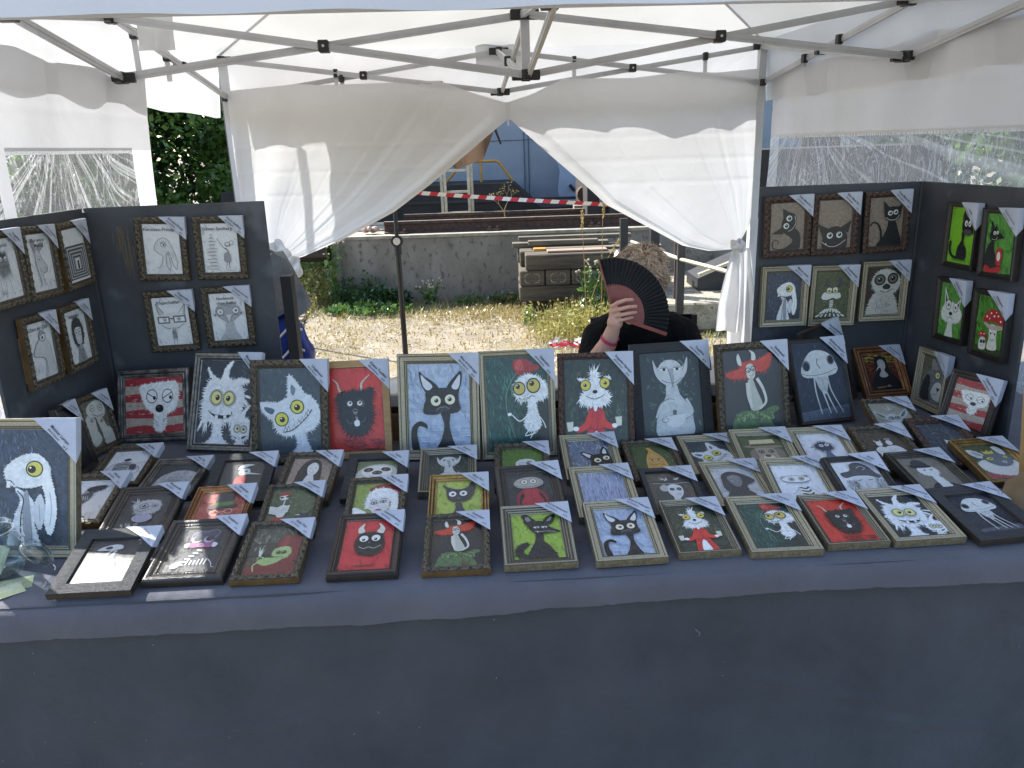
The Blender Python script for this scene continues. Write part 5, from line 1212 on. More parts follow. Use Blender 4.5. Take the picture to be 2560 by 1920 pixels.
def furglare(seed=22):
    a = Art(seed).bg('#3f4043', '#343538').fur('#b9babb', [(.30,.60),(.22,.40),(.34,.30),(.52,.26),(.74,.30),(.82,.50),(.76,.70),(.56,.76),(.36,.72)], .07, 80, .7, c2='#9a9b9d', tone='#7f8083', inner=40).hair('#b9babb',.28,.34,8,.18,90,160,.03,.03,.03)
    a.blob('#a9a6b4', [(.40,.80),(.64,.78),(.76,.94),(.60,1.08),(.38,1.02),(.32,.90)], '#8f8c9c').hair('#b9babb',.3,1.2,20,.14,60,120,.02,.2,.06)
    return a.eye(.46,.48,.085,'#a9a9a6',0,0,.5).eye(.70,.48,.06,'#a9a9a6',0,0,.5).ln(K_, [(.30,.62),(.46,.68),(.66,.62)], .01)
def hatpic(seed=23):
    a = Art(seed).bg('#a4423a', '#b4655a').brush(['#b35145','#8f342f','#c4796c'], 50, 0,0,1,1.4,.2,70,.05,60).blob('#6e2b28', [(.2,1.42),(.3,1.05),(.5,.96),(.72,1.05),(.84,1.42)])
    a.el('#33363a',.54,.46,.34,.07,-4).poly('#2b2d31', [(.34,.10),(.72,.06),(.76,.42),(.36,.46)], '#3a3d42').el('#3b3e43',.53,.08,.19,.05,-4).poly('#5c7a45', [(.35,.34),(.75,.30),(.77,.42),(.36,.47)], '#496537')
    return a.ring('#d9c9b5',.40,.66,.085,.07,.012).ring('#d9c9b5',.70,.62,.085,.07,.012).ln('#d9c9b5', [(.48,.66),(.62,.63)], .01)
def news(seed=24):
    a = Art(seed).bg('#46523d', '#56644a').brush(['#5e6f4d','#3d4937','#6b7c5a'], 70, 0,0,1,1.4,.2,70,.06,60)
    a.ln('#d5d3ca', [(.32,.40),(.30,.6)], .03).el('#d9d7ce',.28,.30,.10,.09).blob('#9e2f30', [(.16,.24),(.20,.14),(.34,.12),(.42,.20),(.34,.22),(.24,.24)]).el(K_,.23,.30,.04,.03).el(K_,.35,.28,.04,.03)
    a.blob('#a23233', [(.20,.92),(.34,.90),(.44,1.14),(.06,1.18)], '#7d2426').ln('#d5d3ca', [(.16,1.15),(.16,1.24)], .02).ln('#d5d3ca', [(.28,1.15),(.29,1.24)], .02).blob('#d5d3ca', [(.22,.60),(.40,.60),(.38,.92),(.22,.92)])
    a.poly('#d8d7cf', [(.02,.58),(.24,.64),(.46,.56),(.44,.80),(.24,.88),(.04,.82)], '#c3c2ba').ln('#77776f', [(.24,.64),(.24,.88)], .006)
    for k in range(4): a.ln('#8f8f87', [(.07,.66+k*.045),(.21,.69+k*.045)], .007).ln('#8f8f87', [(.27,.69+k*.045),(.42,.65+k*.045)], .007)
    return a.blob('#33373a', [(.62,.96),(.70,.84),(.84,.86),(.98,.74),(.90,.92),(.86,1.04),(.74,1.0)]).ln('#33373a', [(.78,1.0),(.70,1.2)], .01).ln('#33373a', [(.80,1.0),(.90,1.2)], .01).poly('#c9c7bc', [(.62,.92),(.70,.88),(.74,.92)])
def cruel(seed=25):
    a = Art(seed).bg('#8d9d4c', '#7c8f45').blob('#8e2c34', [(.34,.24),(.44,.10),(.66,.04),(.90,.12),(1.02,.34),(1.02,1.42),(.9,1.42),(.92,.5)], '#76222b')
    a.fur(W_, [(.30,.50),(.34,.32),(.50,.20),(.74,.20),(.92,.36),(.98,.66),(.94,.95),(.82,1.0),(.84,.6),(.6,.4),(.42,.5),(.34,.8),(.28,.7)], .08, 90, .9, c2='#cfcfcc', tone='#b5b5b3', inner=50)
    a.blob('#dcdad6', [(.36,.50),(.52,.38),(.72,.42),(.80,.62),(.76,.88),(.60,1.08),(.48,1.0),(.38,.80)], '#c6c4c0').hair(W_,.55,.36,26,.22,230,330,.03,.18,.04)
    for x, y in ((.46,.66),(.66,.62)): a.el('#55555a',x,y,.075,.05,-8).el('#dfe0de',x,y,.05,.026,-8).el(K_,x,y,.022)
    a.ln(K_, [(.38,.60),(.46,.55),(.53,.60)], .012).ln(K_, [(.60,.55),(.68,.52),(.75,.56)], .012).ln('#8b8a88', [(.56,.62),(.55,.78),(.60,.79)], .006).blob('#9b2f38', [(.50,.88),(.57,.85),(.65,.88),(.58,.92)])
    return a.fur(W_, [(.02,.80),(.14,.84),(.30,.96),(.36,1.1),(.24,1.22),(.08,1.12)], .04, 40).eye(.28,1.08,.06,'#b9b5c9',0,0,.5)
def limecat(seed=26):
    a = Art(seed).bg('#9fb04a', '#b1bd62').brush(['#b6c26c','#8fa23f'], 40, 0,0,1,1.4,.25,80,.06,60)
    a.fur('#33343a', [(.44,.72),(.56,.74),(.60,.9),(.74,1.15),(.78,1.42),(.26,1.42),(.34,1.1),(.44,.9)], .03, 60, .5, c2='#44464c', tone='#5a5c62').blob('#8d8f8c', [(.20,.22),(.34,.22),(.42,.30),(.32,.36)]).blob('#8d8f8c', [(.86,.10),(.84,.26),(.72,.36),(.68,.28)])
    a.fur('#2f3035', [(.14,.14),(.26,.22),(.40,.28),(.58,.28),(.70,.22),(.80,.06),(.86,.28),(.80,.48),(.72,.62),(.50,.68),(.30,.62),(.24,.46),(.22,.28)], .022, 90, .5, c2='#3d3e44')
    return a.eye(.36,.44,.085,'#e6e4de',.05,0,.42).eye(.60,.43,.085,'#e6e4de',-.05,0,.42).el('#8f8f8c',.50,.58,.035,.012)
def redsuit(seed=27):
    a = Art(seed).bg('#424344', '#383939').brush(['#4c4d4d','#3a3b3b'], 40, 0,0,1,1.4,.2,80,.05,60)
    a.ln('#8c3038', [(.36,.62),(.22,.80),(.20,1.2)], .09,.06).ln('#8c3038', [(.66,.62),(.82,.80),(.86,1.2)], .09,.06)
    a.blob('#b13a42', [(.36,.58),(.52,.56),(.68,.58),(.70,.80),(.78,1.0),(.74,1.22),(.60,1.30),(.46,1.30),(.34,1.2),(.28,1.0),(.36,.80)], '#9c2f38').ln('#6a1d24', [(.52,.58),(.54,1.24)], .008)
    return a.blob('#aaa49b', [(.16,.40),(.22,.26),(.40,.18),(.64,.18),(.80,.28),(.82,.42),(.66,.52),(.48,.54),(.28,.52)], '#968f86').ln(K_, [(.18,.42),(.40,.50),(.66,.48),(.80,.40)], .008).eye(.40,.33,.075,'#d9d3bd',0,0,.38).eye(.60,.32,.075,'#d9d3bd',0,0,.38)
def hide(seed=28):
    a = Art(seed).bg('#a3abc2', '#8f98b3').brush(['#c3c8d6','#8790ad','#b4bace','#7a83a2'], 170, 0,0,1,1.4,.4,90,.03,5)
    for p in ([(.06,1.10),(.10,1.02),(.20,1.06),(.34,1.16),(.38,1.42),(.12,1.42)],[(.90,.98),(.80,1.04),(.74,1.20),(.72,1.42),(.98,1.42),(.99,1.1)]): a.blob(K_, p)
    return a.blob('#c9cbd0', [(.12,1.10),(.18,1.12),(.30,1.25),(.20,1.42)]).blob('#c9cbd0', [(.92,1.08),(.84,1.18),(.82,1.4),(.92,1.4)])
def peekcat(seed=29):
    a = Art(seed).bg('#7c8698', '#5d6779').brush(['#aab2be','#4e5869','#8f99a8','#c1c7ce'], 130, 0,0,1,1.4,.2,75,.03,30)
    a.poly(K_, Art.cr([(.26,.50),(.40,.52),(.60,.66),(.56,.84),(.40,.74),(.30,.62)],5)).poly('#d2d4d6', Art.cr([(.30,.54),(.40,.56),(.54,.68),(.46,.74),(.36,.64)],5)).poly(K_, Art.cr([(.84,.30),(.92,.44),(.94,.64),(.76,.66),(.74,.50)],5)).poly('#d2d4d6', Art.cr([(.85,.38),(.89,.48),(.88,.60),(.79,.56)],5))
    return a.fur(K_, [(.50,.66),(.70,.60),(.92,.62),(.98,.80),(.98,1.42),(.46,1.42),(.48,.9)], .012, 60).eye(.64,.84,.085,'#e3dfc3',.0,.1,.5).eye(.86,.76,.08,'#e3dfc3',.05,.1,.5)
def ladyhat(seed=30):
    a = Art(seed).bg('#605a50', '#4c483f').brush(['#6f685b','#3d3a34'], 60, 0,0,1,1.4,.12,45,.02,60).blob('#4b4b4c', [(.10,1.42),(.12,1.0),(.30,.86),(.70,.92),(.92,1.1),(.98,1.42)]).blob('#424243', [(.12,.8),(.2,.5),(.5,.4),(.8,.5),(.86,.8),(.8,1.1),(.2,1.1)])
    a.blob('#d8d7d4', [(.40,.52),(.56,.44),(.72,.52),(.74,.72),(.66,.88),(.56,.94),(.46,.84),(.40,.70)], '#c3c2bf').blob('#b3b2af', [(.24,.54),(.34,.44),(.42,.50),(.40,.66),(.28,.66)]).poly('#d0cfcc', [(.48,.88),(.62,.92),(.60,1.1),(.46,1.1)])
    a.el('#38383a',.54,.36,.42,.06,2).blob('#38383a', [(.34,.36),(.38,.20),(.52,.12),(.68,.20),(.72,.36)]).ln('#c9c8c5', [(.12,.38),(.5,.42),(.94,.40)], .012).hair('#c9c8c5',.40,.28,10,.12,20,160,.02,.06,.03).hair('#c9c8c5',.68,.28,8,.1,20,160,.02,.05,.03)
    for x in (.50,.66): a.el(K_,x,.62,.055,.05).el('#8a8a88',x,.62,.03,.026).el(K_,x,.62,.013)
    return a.ln(K_, [(.56,.80),(.62,.80),(.68,.79)], .012)
def hood(seed=31):
    a = Art(seed).bg('#cbcbcb', '#b3b3b4').brush(['#8b8b8d','#dadada','#77777a'], 50, .1,0,1,.5,.05,60,.01,90)
    a.blob('#333437', [(.16,.62),(.20,.36),(.38,.22),(.58,.24),(.80,.40),(.94,.62),(.70,.78),(.66,1.0),(.24,1.0),(.14,.82)], '#44454a').blob('#8b8c8e', [(.32,.44),(.48,.36),(.62,.44),(.62,.66),(.52,.82),(.42,.80),(.34,.64)], '#6c6d70')
    return a.ln('#3b3c3f', [(.38,.54),(.45,.53)], .014).ln('#3b3c3f', [(.53,.53),(.60,.54)], .014).ln('#4b4c4f', [(.49,.54),(.49,.66),(.53,.67)], .006).ln('#3b3c3f', [(.44,.73),(.54,.73)], .012).blob('#3e3f42', [(.1,1.42),(.24,1.0),(.66,.98),(.86,1.42)])
def uni(seed=32):
    a = Art(seed).bg('#e3e4e6', '#dcdde0').hair('#5b5c5e',.44,.46,150,.10,10,170,.005,.30,.05).hair('#8b8c8e',.44,.62,60,.06,190,350,.004,.26,.04)
    a.blob('#e6e6e3', [(.12,.52),(.26,.44),(.46,.41),(.66,.45),(.76,.53),(.62,.62),(.44,.64),(.24,.61)]).ring('#3f4042',.44,.525,.32,.11,.008).eye(.34,.53,.055,'#b9b3a0',0,0,.45).eye(.56,.52,.055,'#b9b3a0',0,0,.45)
    a.ln('#3f4042', [(.50,.64),(.52,.78)], .006).blob('#e3e3e0', [(.44,.78),(.60,.76),(.72,1.0),(.78,1.42),(.40,1.42)])
    for k in range(6): a.ln('#2b2c2e', [(.44-.004*k,.82+k*.10),(.56+.02*k,.86+k*.10),(.62+.03*k,.80+k*.10)], .04)
    return a.ln('#3f4042', [(.44,.80),(.30,.98),(.22,1.02)], .007).ln('#3f4042', [(.62,.80),(.80,1.0)], .007)
def pirate(seed=33):
    a = Art(seed).bg('#dcdcdd', '#d0d0d2').blob('#55565a', [(.10,.32),(.34,.26),(.42,.08),(.62,.04),(.80,.16),(.90,.36),(.98,.46),(.90,.52),(.70,.44),(.40,.42),(.16,.46)], '#3e3f43').hair('#6a6b6f',.6,.24,90,.08,0,360,.005,.3,.16)
    a.blob('#c9c9c9', [(.30,.48),(.52,.46),(.76,.50),(.78,.80),(.66,.98),(.40,.96),(.28,.76)], '#b5b5b6').hair('#4a4b4e',.24,.8,150,.16,230,310,.006,.12,.3).hair('#4a4b4e',.88,.8,150,.16,230,310,.006,.12,.3).hair('#4a4b4e',.55,1.15,160,.16,230,310,.006,.3,.16)
    return a.ln(K_, [(.38,.58),(.48,.56)], .016).ln(K_, [(.62,.58),(.72,.58)], .016).ln('#5a5b5e', [(.54,.6),(.52,.76),(.58,.78)], .007).hair('#3b3c3f',.5,.86,40,.1,200,340,.007,.12,.02).ln('#b9b9ba', [(.5,.24),(.6,.18),(.7,.24),(.62,.30)], .016)
def bowler(seed=34):
    a = Art(seed).bg('#8c8579', '#7c766b').fur('#35373c', [(.22,1.42),(.28,1.1),(.46,.98),(.7,1.0),(.92,1.15),(.98,1.42)], .02, 50)
    a.fur('#e9e9e6', [(.30,.42),(.44,.38),(.62,.42),(.70,.56),(.62,.70),(.46,.72),(.32,.64),(.26,.52)], .07, 70, .7).fur('#e9e9e6', [(.46,.74),(.60,.78),(.66,1.0),(.68,1.2),(.50,1.22),(.46,1.0)], .035, 40)
    return a.el('#2d2e31',.38,.36,.26,.06,8).blob('#2d2e31', [(.24,.34),(.24,.20),(.36,.12),(.50,.16),(.56,.36)], '#46474b').el('#55565a',.40,.52,.03,.022).el('#55565a',.56,.52,.03,.022)
def king(seed=35):
    a = Art(seed).bg('#56603f', '#444c33').blob('#a1333c', [(-.02,1.15),(.4,1.25),(1.02,1.05),(1.02,1.42),(-.02,1.42)]).fur('#e2e2da', [(.02,.80),(.20,.66),(.50,.60),(.86,.66),(1.0,.86),(.90,1.15),(.60,1.28),(.26,1.2),(.06,1.02)], .05, 90, .6, c2='#cfcfc6')
    a.fur('#d9d9d3', [(.04,.20),(.22,.26),(.36,.48),(.20,.56),(.06,.40)], .03, 40).blob('#a9a9a9', [(.12,.28),(.24,.34),(.30,.48),(.16,.44)]).fur('#d9d9d3', [(.70,.16),(.84,.14),(.90,.36),(.80,.48)], .03, 40)
    a.blob('#6a6c72', [(.26,.56),(.40,.42),(.66,.40),(.86,.54),(.90,.74),(.76,.90),(.52,.92),(.34,.78)], '#55575d').poly('#d4c63c', [(.38,.42),(.36,.28),(.44,.34),(.50,.26),(.56,.34),(.64,.28),(.62,.42)])
    return a.eye(.40,.62,.085,'#c9cf4e',.1,0,.4,ry=.06).eye(.80,.58,.05,'#c9cf4e',0,0,.4).blob('#a3a3a6', [(.60,.76),(.70,.72),(.74,.80),(.66,.84)])
def bird(seed=36):
    a = Art(seed).bg('#dcdde0', '#d3d4d8').el('#4d8f90',.42,1.30,.30,.05).fur('#3a3b3f', [(.40,.34),(.52,.26),(.72,.22),(.80,.28),(.64,.38),(.48,.44)], .07, 50, .8)
    a.blob('#55565a', [(.24,.78),(.30,.60),(.44,.48),(.58,.50),(.56,.68),(.44,.84),(.30,.88)])
    for k in range(5): a.ln('#d5d5d6', [(.30+k*.05,.58+k*.01),(.34+k*.05,.74)], .014)
    return a.ln('#2c2d30', [(.34,.86),(.30,1.06),(.32,1.28)], .010).ln('#2c2d30', [(.44,.84),(.44,1.06),(.42,1.28)], .010).ln('#2c2d30', [(.40,.44),(.30,.60),(.2,.64)], .012)
def ride(seed=37):
    a = Art(seed).bg('#dfe0e2', '#d5d6d9').el('#3a3c40',.46,.42,.09,.06,-10).ring('#2c2d30',.78,.88,.12,.16,.012)
    for k in range(6): a.ln('#2b2d31', [(.22,.60+k*.07),(.42,.55+k*.07),(.60,.58+k*.07)], .028)
    return a.ln('#2b2d31', [(.58,.60),(.72,.60),(.92,.58)], .01).ln('#2b2d31', [(.20,.60),(.08,.95),(.5,1.02),(.62,.9)], .016).blob('#55575b', [(.62,.66),(.76,.66),(.80,.84),(.66,.86)])
def moon(seed=38):
    a = Art(seed).bg('#4a4b4d', '#404143').blob('#c2c3c4', [(.10,.90),(.20,.56),(.50,.34),(.86,.40),(1.02,.60),(1.02,1.42),(.1,1.42)], '#8d8e90')
    for k in range(7): a.ln('#77787a', [(.2,.8+k*.07),(.5,.62+k*.07),(.96,.7+k*.07)], .012)
    return a
def longnose(seed=39):
    a = Art(seed).bg('#474849', '#3f4041').blob('#a03434', [(.34,.98),(.38,.66),(.52,.56),(.62,.66),(.62,.98),(.56,1.42),(.32,1.42)], '#84292a').blob('#d0d0cd', [(.40,.44),(.46,.34),(.62,.32),(.68,.44),(.60,.56),(.46,.56)]).el('#55565a',.58,.42,.04,.03)
    return a.poly('#d0d0cd', [(.60,.46),(1.0,.58),(.60,.54)]).blob('#d7d7d3', [(.38,.36),(.40,.20),(.56,.14),(.74,.18),(.62,.22),(.50,.30)])
def nun(seed=40):
    a = Art(seed).bg('#a08d80', '#8e7c70').brush(['#b09d8f','#7f6e63'], 50, 0,0,1,1.4,.15,50,.04,60)
    a.blob('#26272a', [(.22,.42),(.32,.16),(.50,.06),(.68,.14),(.76,.40),(.80,.80),(.86,1.42),(.16,1.42),(.18,.8)], '#1e1f22')
    a.blob('#d9d8d4', [(.42,.30),(.54,.18),(.66,.28),(.68,.50),(.58,.66),(.48,.62),(.42,.46)], '#c7c6c2').blob('#d3d2ce', [(.46,.64),(.60,.64),(.66,.92),(.54,1.0),(.40,.92)])
    a.ln(K_, [(.47,.40),(.53,.39)], .012).ln(K_, [(.59,.38),(.65,.38)], .012).ln('#8a8986', [(.56,.40),(.57,.50),(.60,.50)], .005).ln('#5a5957', [(.52,.56),(.61,.55)], .01)
    return a.blob('#e1e0dc', [(.30,.86),(.42,.92),(.56,1.02),(.70,.98),(.66,1.10),(.44,1.10),(.30,1.0)]).ln(K_, [(.34,.90),(.50,1.06),(.64,1.02)], .016).fur('#d9d8d4', [(.02,.96),(.14,.92),(.22,1.05),(.12,1.2),(.02,1.2)], .03, 24)
def sloth(seed=41):
    a = Art(seed).bg('#6f7d5c', '#5d6a4c').fur('#c3c3bd', [(.02,.60),(.16,.34),(.40,.20),(.70,.20),(.92,.34),(1.0,.60),(.92,.90),(.6,1.05),(.3,1.0),(.08,.88)], .04, 80, .5, c2='#a9a9a3', tone='#85857f', inner=60)
    a.blob('#dcdcd6', [(.16,.40),(.40,.26),(.66,.26),(.86,.40),(.86,.62),(.66,.76),(.36,.76),(.18,.62)]).el('#2b2b2e',.30,.42,.12,.09,-15).el('#2b2b2e',.72,.42,.12,.09,15).blob('#3a3a3d', [(.40,.52),(.52,.46),(.64,.52),(.60,.62),(.44,.62)]).el('#6a6a6d',.46,.55,.03).el('#6a6a6d',.58,.55,.03)
    return a.eye(.31,.43,.045,'#7a6a4a',0,0,.6).eye(.71,.43,.045,'#7a6a4a',0,0,.6).ln(K_, [(.34,.68),(.50,.74),(.68,.68)], .012)
def grub(seed=42):
    a = Art(seed).bg('#5d7a36', '#4c682e').brush(['#7a9650','#67854a','#87a35c'], 90, 0,0,1,1.4,.07,60,.04,90).fur('#d2d4d0', [(.34,.60),(.46,.46),(.68,.44),(.82,.54),(.80,.72),(.62,.80),(.42,.76)], .03, 60).eye(.68,.60,.07,'#77797a',.1,0,.6)
    for k in range(3): a.ring('#a9aba8',.46+k*.02,.62,.04+k*.02,.06,.006)
    return a.fur('#d2d4d0', [(.40,.86),(.6,.84),(.66,1.1),(.4,1.1)], .03, 30)
def banana(seed=43):
    a = Art(seed).bg('#44562f', '#36452a').brush(['#55703a','#3b4d2c','#64803f'], 80, 0,0,1,1.4,.1,60,.05,90).blob('#c59a55', [(.46,.30),(.42,.16),(.50,.16),(.60,.32),(.74,.56),(.80,.84),(.76,1.10),(.34,1.10),(.30,.80),(.36,.52)], '#b3873f')
    a.ln('#8f6a30', [(.50,.28),(.42,.6),(.42,1.0)], .01).ln('#8f6a30', [(.56,.32),(.66,.6),(.70,.9)], .01).poly('#d9d7ce', [(.26,1.04),(.5,1.14),(.8,1.0),(.84,1.42),(.2,1.42)])
    for x in (.46,.62): a.el('#d9d2b8',x,.66,.07,.045).el(K_,x,.69,.03,.022).poly('#a87e3a', [(x-.075,.66),(x-.05,.60),(x+.05,.60),(x+.075,.66)]).ln(K_, [(x-.07,.66),(x+.07,.66)], .012)
    return a.ln(K_, [(.36,.84),(.48,.88),(.60,.85),(.72,.90)], .012)
def dog(seed=44):
    a = Art(seed).bg('#4b5a3e', '#414e37').blob('#a39685', [(.26,.62),(.34,.50),(.60,.48),(.76,.60),(.78,.90),(.66,1.05),(.40,1.05),(.28,.9)], '#8f8373').blob('#7b6f61', [(.16,.62),(.28,.56),(.30,.90),(.18,.94),(.12,.8)]).blob('#7b6f61', [(.76,.56),(.90,.60),(.94,.84),(.84,.94),(.76,.8)])
    a.el('#8a7c66',.50,.46,.46,.07,2).poly('#c8bb92', [(.22,.20),(.78,.18),(.82,.42),(.20,.44)], '#b9ac84').poly('#3f4a33', [(.21,.36),(.81,.34),(.82,.42),(.20,.44)]).blob('#d0c4b2', [(.42,.84),(.52,.78),(.64,.84),(.66,1.0),(.40,1.0)]).el('#5a4237',.52,.82,.07,.05)
    return a.eye(.40,.66,.065,'#7d7464',0,0,.55).eye(.64,.65,.065,'#7d7464',0,0,.55).ln(K_, [(.40,.98),(.52,.92),(.64,.98)], .01).fur('#6b5f53', [(.3,1.1),(.7,1.1),(.85,1.42),(.15,1.42)], .03, 30)
def bluefluff(seed=45):
    a = Art(seed).bg('#dcdde0', '#d5d6da').fur('#2f4058', [(.32,.50),(.44,.38),(.60,.38),(.70,.50),(.64,.64),(.46,.66)], .13, 90, .9, c2='#22304a').eye(.46,.50,.055,'#cfd3d6',0,0,.35).eye(.60,.48,.055,'#cfd3d6',0,0,.35)
    return a.blob('#5f7187', [(.50,.74),(.58,.74),(.68,1.0),(.74,1.42),(.40,1.42),(.44,1.0)], '#46586f').ln('#2f4058', [(.50,.80),(.40,1.0)], .012).ln('#2f4058', [(.60,.80),(.72,1.02)], .012).ln('#2f4058', [(.54,.66),(.54,.76)], .014)
def angels(seed=46):
    a = Art(seed).bg('#574e43', '#483f36').brush(['#655b4e','#7a6c5a','#3d362f'], 70, 0,0,1,1.4,.14,40,.05,90)
    a.blob('#dcdbd8', [(.16,.70),(.30,.58),(.44,.62),(.52,.58),(.72,.58),(.86,.72),(.90,.94),(.80,1.0),(.70,.80),(.66,1.05),(.46,1.08),(.40,.84),(.36,1.05),(.18,1.05),(.20,.86)]).el('#dcdbd8',.34,.48,.08,.09).el('#dcdbd8',.60,.46,.08,.09).poly('#dcdbd8', [(.26,.42),(.24,.34),(.30,.40)]).poly('#dcdbd8', [(.38,.40),(.42,.33),(.42,.43)]).ring('#dcdbd8',.60,.33,.07,.02,.01)
    return a.ln('#8f8e8b', [(.24,.76),(.46,.80),(.66,.72)], .008).ln('#8f8e8b', [(.52,.62),(.54,1.0)], .008)
def kitten(seed=47):
    a = Art(seed).bg('#4d525b', '#3d424b').brush(['#6a6f78','#333841','#7c818a'], 100, 0,0,1,1.4,.14,30,.04,60).ln('#9a9da3', [(.28,0),(.34,1.4)], .006).ln('#9a9da3', [(.66,0),(.74,1.4)], .006)
    return a.fur('#dcdcda', [(.46,.72),(.56,.66),(.76,.66),(.86,.74),(.84,.90),(.66,.96),(.50,.90)], .02, 50).poly('#dcdcda', [(.46,.76),(.44,.62),(.56,.68)]).poly('#dcdcda', [(.76,.67),(.88,.62),(.86,.78)]).fur('#dcdcda', [(.54,.94),(.74,.94),(.80,1.2),(.50,1.2)], .02, 40).el(K_,.58,.80,.03,.015).el(K_,.74,.79,.03,.015).ln(K_, [(.60,.88),(.67,.86),(.74,.88)], .008)
def fennec(seed=48):
    a = Art(seed).bg('#a39f92', '#8f8c80').blob('#b9bfc0', [(.02,.26),(.14,.34),(.34,.46),(.42,.60),(.28,.62),(.10,.46)], '#a5acae').blob('#b9bfc0', [(.98,.20),(.92,.44),(.74,.60),(.60,.60),(.68,.46),(.84,.32)], '#a5acae').blob('#565e62', [(.10,.36),(.28,.50),(.24,.56),(.14,.46)]).blob('#565e62', [(.92,.30),(.84,.46),(.72,.54),(.76,.44)])
    a.fur('#b9c0c2', [(.34,.50),(.50,.42),(.68,.50),(.66,.66),(.52,.76),(.38,.68)], .02, 40).fur('#b9c0c2', [(.44,.74),(.60,.74),(.72,1.1),(.76,1.42),(.26,1.42),(.36,1.05)], .02, 50, c2='#a2a9ab').ring(K_,.43,.58,.065,.05,.016).ring(K_,.60,.57,.065,.05,.016).el(K_,.44,.58,.022).el(K_,.60,.57,.022)
    return a.hair('#c9ced0',.5,.3,20,.2,60,120,.01,.1,.04)
def warmhood(seed=49):
    a = Art(seed).bg('#5b2c1c', '#3c1d14').brush(['#9c8d3c','#a79648','#7d7a35'], 60, 0,0,1,.36,.25,10,.06,20).brush(['#7d3a22','#2f2a26','#8c5a2c'], 60, 0,.36,1,.7,.2,10,.05,20)
    a.blob('#17171a', [(.30,.40),(.36,.14),(.54,.06),(.70,.16),(.74,.46),(.78,.76),(.98,1.1),(.98,1.42),(.10,1.42),(.12,1.0),(.30,.74)], '#111114').blob('#b5b3aa', [(.42,.28),(.54,.20),(.64,.30),(.64,.50),(.58,.66),(.66,.84),(.52,.92),(.38,.84),(.48,.62),(.42,.46)], '#a2a097')
    a.poly('#c2bfb3', [(.40,.48),(.54,.42),(.30,.66)]).eye(.47,.34,.04,'#cfcabb',0,0,.4).eye(.58,.33,.035,'#cfcabb',0,0,.4)
    return a.ln('#8a6a2f', [(.2,1.3),(.5,1.28)], .06,.04).ring('#b5b3aa',.60,1.26,.05,.03,.012)
def halfcat(seed=50):
    a = Art(seed).bg('#6b6a55', '#595946').fur('#7c7d7b', [(.40,.40),(.46,.24),(.60,.12),(.80,.16),(1.05,.3),(1.05,1.42),(.0,1.42),(.06,.9),(.20,.6)], .06, 90, .6, c2='#5b5c5b', tone='#a3a4a0', inner=110).fur('#303133', [(.14,1.3),(.16,.8),(.32,.56),(.44,.7),(.44,1.0),(.5,1.3)], .05, 60, .6, tone='#55565a', inner=40)
    a.fur('#8b8c89', [(.46,.30),(.46,.04),(.62,.16),(.72,.30)], .04, 30).fur('#c2c2bc', [(.60,.96),(.74,.72),(.98,.74),(1.05,1.2),(.76,1.22),(.62,1.1)], .03, 50, tone='#8a8a86').poly('#26272a', [(.78,.84),(.96,.86),(.86,.98)]).ln('#26272a', [(.86,.96),(.84,1.06),(.66,1.08)], .014)
    return a.eye(.76,.48,.10,'#c9cf96',.15,0,.3,ow=.2)
def brownpair(seed=51):
    a = Art(seed).bg('#6d6a58', '#565445').fur('#c9c9c0', [(.18,.30),(.30,.14),(.60,.06),(.86,.14),(.92,.40),(.78,.56),(.5,.50),(.3,.46)], .05, 70).fur('#c2c2b8', [(.04,.50),(.24,.42),(.40,.60),(.36,.9),(.44,1.2),(.1,1.3),(.06,.8)], .05, 60, tone='#8a8a80').fur('#c2c2b8', [(.48,.50),(.66,.54),(.80,.9),(.94,1.0),(.96,1.42),(.6,1.42),(.54,.9)], .04, 60, tone='#8a8a80')
    return a.eye(.42,.24,.085,'#c6c6bc',0,0,.3).eye(.74,.30,.085,'#c6c6bc',0,0,.3).ln(K_, [(.34,.40),(.56,.52),(.80,.50)], .016).eye(.26,.56,.06,'#b9b9ae',0,.2,.5).eye(.64,.68,.055,'#b9b9ae',0,0,.6)
def darkpic(seed=52): return Art(seed).bg('#1e2124', '#17191b').brush(['#25282c','#1b1e21'], 40, 0,0,1,1.4,.3,80,.06,30)
# pencil drawings ------------------------------------------------------
PG, PD, PL_ = '#d5d6d6', '#3b3c3f', '#8a8b8d'
def pencil(seed): return Art(seed).bg('#d9dada', '#d0d1d1')
def p_beard(): return pencil(61).hair(PL_,.46,.46,140,.30,240,300,.010,.20,.16).hair(PD,.46,.42,90,.18,40,140,.006,.14,.04).hair(PL_,.46,.62,120,.34,250,290,.008,.20,.12).eye(.38,.46,.05,PG,0,.2,.4).eye(.54,.46,.05,PG,0,.2,.4).ln(PD,[(.38,.66),(.46,.63),(.56,.66)],.012).ln(PD,[(.40,.96),(.38,1.28),(.30,1.32)],.008).ln(PD,[(.56,.96),(.60,1.26),(.70,1.28)],.008).ln(PD,[(.22,.9),(.20,1.3)],.008).hair(PL_,.26,1.25,20,.1,20,160,.01,.08,.03)
def p_donkey():
    a = pencil(62).blob('#8f9092', [(.26,.44),(.20,.24),(.24,.10),(.34,.22),(.36,.42)]).blob('#8f9092', [(.40,.40),(.50,.24),(.70,.22),(.62,.36),(.48,.44)]).blob('#c3c4c4', [(.30,.42),(.46,.42),(.56,.62),(.70,.80),(.66,.94),(.50,.96),(.40,.84),(.44,1.1),(.34,1.1),(.26,.7)], '#a9aaab')
    return a.ln(PD,[(.30,.42),(.26,.7),(.36,1.1),(.34,1.3)],.01).ln(PD,[(.46,.42),(.56,.62),(.70,.80),(.66,.94),(.50,.96),(.46,1.1),(.60,1.3)],.01).eye(.42,.60,.05,PG,-.1,.2,.45).ln(PD,[(.58,.86),(.68,.84)],.01).brush([PL_,PD],14,.3,1.1,.6,1.34,.1,60,.01)
